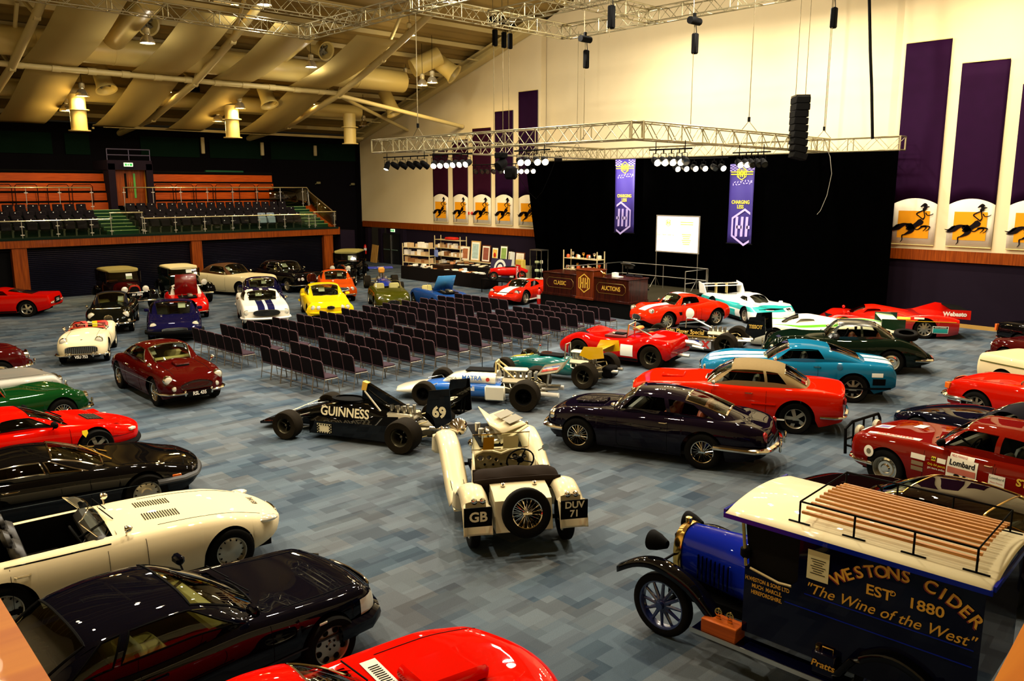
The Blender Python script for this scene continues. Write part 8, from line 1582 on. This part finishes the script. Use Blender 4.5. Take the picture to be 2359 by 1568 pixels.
# ------------------------------------------------------------------ memorabilia shelves and tables
card = [noisy(mat('carton_%d' % k, q, .8), 6, .1) for k, q in enumerate(('#c9a878', '#b08a5c', '#e6d8b8', '#d8cfc0', '#8a5c34', '#efe6d0'))]; shelfm = mat('cream_shelving', '#d9c691', .4, .2)
def shelving(name, label, loc, rz, w, d, hs, top):
    t = thing(name, label, 'shelf', loc, rz)
    for x in (-w / 2, w / 2):
        for y in (-d / 2, d / 2): MB().box((x, y, top / 2), (.04, .04, top)).build('upright', shelfm, t)
    for h in hs: MB().box((0, 0, h), (w, d, .035)).build('shelf_board', shelfm, t)
    return t
cnt = [0]
TONE = ['tan', 'brown', 'cream', 'grey white', 'dark brown', 'off white']; HT = ['bottom', 'second', 'third', 'top', 'topmost']
def fill(t, rz, w, d, hs, what, wh_, each=.3, hmax=.28):
    a = t.rotation_euler.z; L0 = t.location
    for li, h in enumerate(hs):
        x = -w / 2 + .05; k = 0
        while x < w / 2 - .12:
            q = each * random.uniform(.6, 1.3); q = min(q, w / 2 - .04 - x); hh = random.uniform(.5, 1) * hmax; ci = random.randrange(6)
            if R() < .92:
                X = x + q / 2; o = MB().box((0, 0, hh / 2), (q * .94, d * random.uniform(.5, .85), hh), 0, None, .006).build(what, card[ci]); o.location = (L0.x + X * cos(a), L0.y + X * sin(a), L0.z + h + .02); o.rotation_euler = (0, 0, a + random.uniform(-.06, .06))
                tag(o, f'{TONE[ci]} {what.replace("_", " ")}, {HT[min(li, 4)]} board of the {wh_}, {ords[min(k, 19)]} along', 'box', f'{what.replace("_", " ")}es on the {wh_}')
            x += q; k += 1
s1 = shelving('storage_shelf', 'cream steel storage shelf packed with cartons nearest the double door', (31.0, 41.2, 0), radians(-90 + 8), 2.3, .5, (.15, .62, 1.08, 1.55), 1.8); fill(s1, 0, 2.3, .5, (.15, .62, 1.08, 1.55), 'carton', 'left storage shelf', .3, .36)
s2 = shelving('storage_shelf', 'cream steel storage shelf behind the framed pictures end', (32.6, 40.05, 0), radians(-90), 2.5, .5, (.5, 1.0, 1.5, 2.0), 2.25); fill(s2, 0, 2.6, .5, (.5, 1.0, 1.5), 'book_box', 'right storage shelf', .2, .3)
tag(MB().box((0, 0, .08), (.5, .9, .16), 0, None, .06).build('red_bundle', mat('red_cloth', '#c02818', .7)), 'red cloth bundle lying on top of the right storage shelf', 'bundle').location = (32.6, 39.9, 2.02)
bg = tag(MB().box((0, 0, 0), (.06, .34, .42), 0, None, .02).tube([(0, -.1, .2), (0, 0, .42), (0, .1, .2)], .01, 5).build('carrier_bag', mat('blue_white_bag', '#6f7fb8', .6)), 'blue and white bag hanging between the two storage shelves', 'bag'); bg.location = (31.35, 39.9, 1.25)
blk = noisy(mat('black_tablecloth', '#0d0806', .85), 4, .3)
def table(P, z, label):
    b = MB(); n = len(P); c = sum((V(p) for p in P), V((0, 0))) / n; b.add([(p[0], p[1], z) for p in P], [tuple(range(n))]); R2 = []
    for i in range(n):
        a, q = V(P[i]), V(P[(i + 1) % n]); m_ = max(2, int((q - a).length / .12))
        for k in range(m_): p = a + (q - a) * k / m_; nn = V(((q - a).y, -(q - a).x)).normalized(); R2.append((p, nn, k))
    vs = []; N = len(R2)
    for k, (p, nn, j) in enumerate(R2): o = .03 * (1 if k % 2 else -.6); vs += [(p.x, p.y, z), (p.x + nn.x * o * .5, p.y + nn.y * o * .5, z * .5), (p.x + nn.x * o, p.y + nn.y * o, .02)]
    b.add(vs, [(3 * k + j, 3 * ((k + 1) % N) + j, 3 * ((k + 1) % N) + j + 1, 3 * k + j + 1) for k in range(N) for j in (0, 1)]); return tag(b.build('draped_table', blk, sharp=70), label, 'table')
table([(28.2, 31.9), (28.2, 39.2), (29.3, 39.2), (29.3, 33.0), (29.2, 31.9)], .75, 'long table under a black cloth covered with papers, near row'); table([(30.6, 34.0), (30.6, 38.6), (32.0, 38.6), (32.0, 33.6)], .78, 'table under a black cloth behind the long one, holding stacked prints')
COLS = ['#efe8d4', '#d8c8a0', '#f4f0e4', '#b9c2c4', '#c98a5a', '#8a5a30', '#e8e0c0']; PN = ['cream', 'sand', 'white', 'pale grey', 'terracotta', 'brown', 'ivory']
for k in range(58):
    f_ = k < 36; x = random.uniform(28.35, 29.15) if f_ else random.uniform(30.75, 31.85); y = 32.3 + 6.7 * (k / 36) if f_ else 34.1 + 4.3 * ((k - 36) / 22); h = random.choice((.02, .03, .04, .12)); ci = random.randrange(7); o = MB().box((0, 0, h / 2), (random.uniform(.2, .34), random.uniform(.16, .26), h), 0, None, .004).build('printed_folder', mat('folder_' + PN[ci], COLS[ci], .6)); o.location = (x, y, (.752 if f_ else .782)); o.rotation_euler = (0, 0, random.uniform(-.5, .5)); tag(o, f'{PN[ci]} folder lying on the {"near" if f_ else "rear"} draped table, about {ords[int((k if f_ else k - 36) / 3)]} part from the rostrum', 'folder', 'folders on the draped tables')
tag(MB().box((0, 0, .12), (.7, 1.0, .24), 0, None, .01).box((0, .0, .1), (.72, 1.02, .012)).box((0, .0, .16), (.72, 1.02, .012)).build('print_stack', wood('dark_frame_wood', '#1c0f06', '#2e1a0c', 1, 1, .4)), 'stack of dark framed prints lying on the near draped table', 'stack').location = (28.75, 36.0, .752)
FR = [(39.0, 38.2, 1.0, 1.68, '#d8c8a0', '#a0603a', 'small gilt framed brown picture, first beside the storage shelf'), (38.1, 37.2, .9, 2.05, '#c9a05a', '#a8c0b8', 'tallest framed picture with pale sky and diving shape'), (37.1, 36.3, .9, 1.85, '#5a2c12', '#8a4a38', 'dark framed reddish picture of a crowd'), (36.2, 35.6, .95, 1.78, '#1c1712', '#d8b04a', 'black framed poster with a red racing car'), (35.5, 34.8, .98, 1.92, '#241c14', '#7f9a4a', 'black framed green landscape poster'), (34.8, 34.3, 1.1, 1.62, '#2a2018', '#9a8a5a', 'small dark framed poster of a vintage car'), (34.2, 33.4, .95, 1.58, '#6a3a1c', '#ded0b0', 'brown framed sheet of small drawings')]
for i, (y0, y1, z0, z1, fc, pc, lb) in enumerate(FR):
    t = thing('framed_picture', lb, 'picture', (32.6, (y0 + y1) / 2, .84), 0, 'framed pictures leaning behind the tables'); w = (y0 - y1) * .92; h = z1 - .84; Rm = Matrix.Rotation(.1, 4, 'Y'); MB().box((0, 0, h / 2), (.04, w, h), Rm).build('frame', mat('frame_' + fc[1:], fc, .4), t)
    MB().box((-.024, 0, h / 2), (.006, w * .84, h * .88), Rm).build('mount', card[5], t); MB().box((-.03, 0, h / 2), (.006, w * .66, h * .72), Rm).build('image', noisy(mat('image_' + pc[1:], pc, .5), 6, .45), t)
    if i == 3: MB().sph((-.04, 0, h * .5), .13, None, 10, .1, .8, 1.2).build('red_car_print', mat('print_red', '#b01408', .5), t)
tag(MB().box((32.75, 36.0, .81), (.5, 5.4, .06)).box((32.75, 38.6, .4), (.5, .05, .78)).box((32.75, 33.3, .4), (.5, .05, .78)).build('picture_ledge', shelfm), 'low cream ledge supporting the row of framed pictures', 'ledge')
# trophy shelf, glass cabinet, pedal car
s3 = shelving('trophy_shelf', 'open steel shelf of trophies and bric a brac behind the rostrum', (30.6, 27.2, 0), radians(-90), 2.2, .55, (.7, 1.2, 1.75), 2.15)
for li, h in enumerate((.7, 1.2, 1.75)):
    for k in range(9):
        y = -.95 + .235 * k; kind = (k + li) % 3; mm = [brass, chrome, mat('orange_tin', '#c8501c', .4), card[2], alu][(k * 2 + li) % 5]; cn_ = ['brass', 'chrome', 'orange', 'tan', 'aluminium'][(k * 2 + li) % 5]; b = MB()
        if kind == 0: b.lathe([(0, 0), (.06, 0), (.05, .02), (.015, .05), (.015, .12), (.07, .18), (.08, .28), (.07, .28), (0, .14)], 14)
        elif kind == 1: b.box((0, 0, .09), (.16, .16, .18), 0, None, .02)
        else: b.lathe([(0, 0), (.08, 0), (.09, .1), (.06, .16), (.0, .17)], 14)
        o = b.build(['trophy_cup', 'tin_box', 'lidded_pot'][kind], mm); o.location = (30.6 + .1 * ((k * 7) % 3 - 1), 27.2 - y, h + .02); tag(o, f'{cn_} {["trophy cup", "tin box", "lidded pot"][kind]} on the {HT[li]} board of the trophy shelf, {ords[k]} along', ['trophy', 'box', 'pot'][kind], 'trinkets on the trophy shelf')
def cabinet(loc, label):
    t = thing('display_cabinet', label, 'cabinet', loc)
    for x in (-.25, .25):
        for y in (-.42, .42): MB().box((x, y, .98), (.03, .03, 1.96)).build('upright', alu, t)
    for z in (.3, .75, 1.2, 1.6): MB().box((0, 0, z), (.5, .84, .02)).build('glass_shelf', clear, t)
    MB().box((0, 0, 1.95), (.54, .88, .05)).box((0, 0, .12), (.54, .88, .24)).build('plinth_and_cap', alu, t); MB().box((-.255, 0, 1.1), (.006, .8, 1.65)).build('glass_door', clear, t)
    for z in (.32, .77, 1.22): MB().box((0, .15, z + .08), (.2, .2, .14), 0, None, .03).box((0, -.18, z + .1), (.16, .14, .2), 0, None, .04).build('contents', card[int(z * 7) % 6], t)
cabinet((31.2, 30.9, 0), 'tall glass display cabinet beside the curtain'); cabinet((27.0, 28.4, 0), 'glass display cabinet at the left end of the rostrum') if 0 else None
tag(MB().box((0, 0, .75), (.3, .5, 1.3), 0, None, .02).box((-.16, 0, 1.15), (.02, .3, .4)).build('petrol_pump', mat('pump_yellow', '#d6b84a', .5)), 'yellow and white old petrol pump panel beside the glass cabinet', 'pump').location = (30.8, 31.9, 0)
tag(MB().box((0, 0, .9), (.06, .32, 1.7), Matrix.Rotation(.08, 4, 'X')).build('white_board', whitep), 'tall white board leaning next to the pictures', 'board').location = (31.0, 32.8, 0)
o = tag(MB().box((0, 0, .62), (.05, .3, 1.25), Matrix.Rotation(.05, 4, 'X')).build('red_sign', mat('sign_red', '#c4180c', .4)), 'narrow upright red sign behind the pedal car', 'sign'); o.location = (28.3, 29.5, .2); lettering(o, 'CHAMPION', .2, (-.03, 0, .65), (0, 0, 1), (0, 1, 0), white, bold=.004)
tb_ = tag(MB().box((0, 0, .66), (1.5, 2.3, .05)).tube([(-.7, -1.1, 0), (-.7, -1.1, .65)], .025, 6).tube([(-.7, 1.1, 0), (-.7, 1.1, .65)], .025, 6).tube([(.7, -1.1, 0), (.7, -1.1, .65)], .025, 6).tube([(.7, 1.1, 0), (.7, 1.1, .65)], .025, 6).build('low_table', blackm), 'low black table carrying the red pedal car', 'table'); tb_.location = (28.1, 30.1, 0)
rd_ = thing('roundel_board', 'dark board painted with a white ring behind the pedal car', 'board', (28.5, 31.0, .69)); MB().box((0, 0, .475), (.04, 1.5, .95), Matrix.Rotation(.2, 4, 'Y')).build('board', mat('slate_board', '#3c3550', .6), rd_)
for r0, r1, mm in ((.3, .44, whitep), (.0, .2, whitep)): MB().lathe([(r0, 0), (r1, 0)], 24, None, frame((-.03, 0, .475), (0, -1, 0), (.2, 0, 1), .01 + r0 * .01)).build('ring', mm, rd_)
pc = thing('pedal_car', 'small red vintage pedal racing car displayed on the low table', 'toy car', (28.0, 30.0, .69), radians(150)); rp = paint('#b80d06'); pc.scale = (1.35,) * 3
MB().loft([(.62, .08, .18, .42, 2.6), (.3, .13, .15, .46, 2.6), (-.1, .17, .13, .48, 2.6), (-.5, .14, .14, .46, 2.4), (-.8, .04, .24, .34, 2)], 18).build('body', rp, pc); MB().box((-.12, 0, .475), (.36, .22, .02)).build('cockpit_opening', blackm, pc)
for x in (.55, -.5):
    for s in (1, -1): put_wheel(pc, x, s * .3, .17, .035, 'wire')
MB().tube([(.55, -.3, .17), (.55, .3, .17)], .012, 5).tube([(-.5, -.3, .17), (-.5, .3, .17)], .012, 5).build('axle', alu, pc); MB().lathe([(0, 0), (.07, 0), (.075, .01)], 14, None, Matrix.Translation((.65, 0, .3)) @ Matrix.Rotation(pi / 2, 4, 'Y')).build('grille', brass, pc)
tag(MB().tube([(0, 0, 0), (0, 0, .38)], .012, 6).lathe([(0, 0), (.06, .0), (.06, .012), (0, .015)], 12).build('nose_marker', blackm), 'thin black post at the nose of the teal racing car', 'post').location = at(1111, 852, 0)
tag(MB().tube([(0, 0, 0), (0, 0, .45)], .012, 6).lathe([(0, 0), (.06, .0), (.06, .012), (0, .015)], 12).build('nose_marker', blackm), 'thin black post at the nose of the red sports racer', 'post').location = at(1262, 818, 0)
# small corrections so that no two cars touch
ADJ = {'endurance_racer.001': (26.15, 12.85), 'cream_finned_car': (23.35, 4.7), 'dark_red_coupe': (26.5, 5.7), 'black_saloon_tail': (29.2, 6.0), 'red_roadster': (20.7, 4.6), 'vintage_tourer': (15.35, 38.7), 'cream_convertible': (18.05, 39.5), 'dark_blue_coupe': (17.05, 34.3), 'indigo_coupe': (11.35, 29.75), 'red_open_bonnet_car': (13.6, 34.2), 'blue_open_bonnet_car': (22.15, 28.05), 'orange_coupe': (20.9, 34.4)}
for n_, (x, y) in ADJ.items(): bpy.data.objects[n_].location.x, bpy.data.objects[n_].location.y = x, y
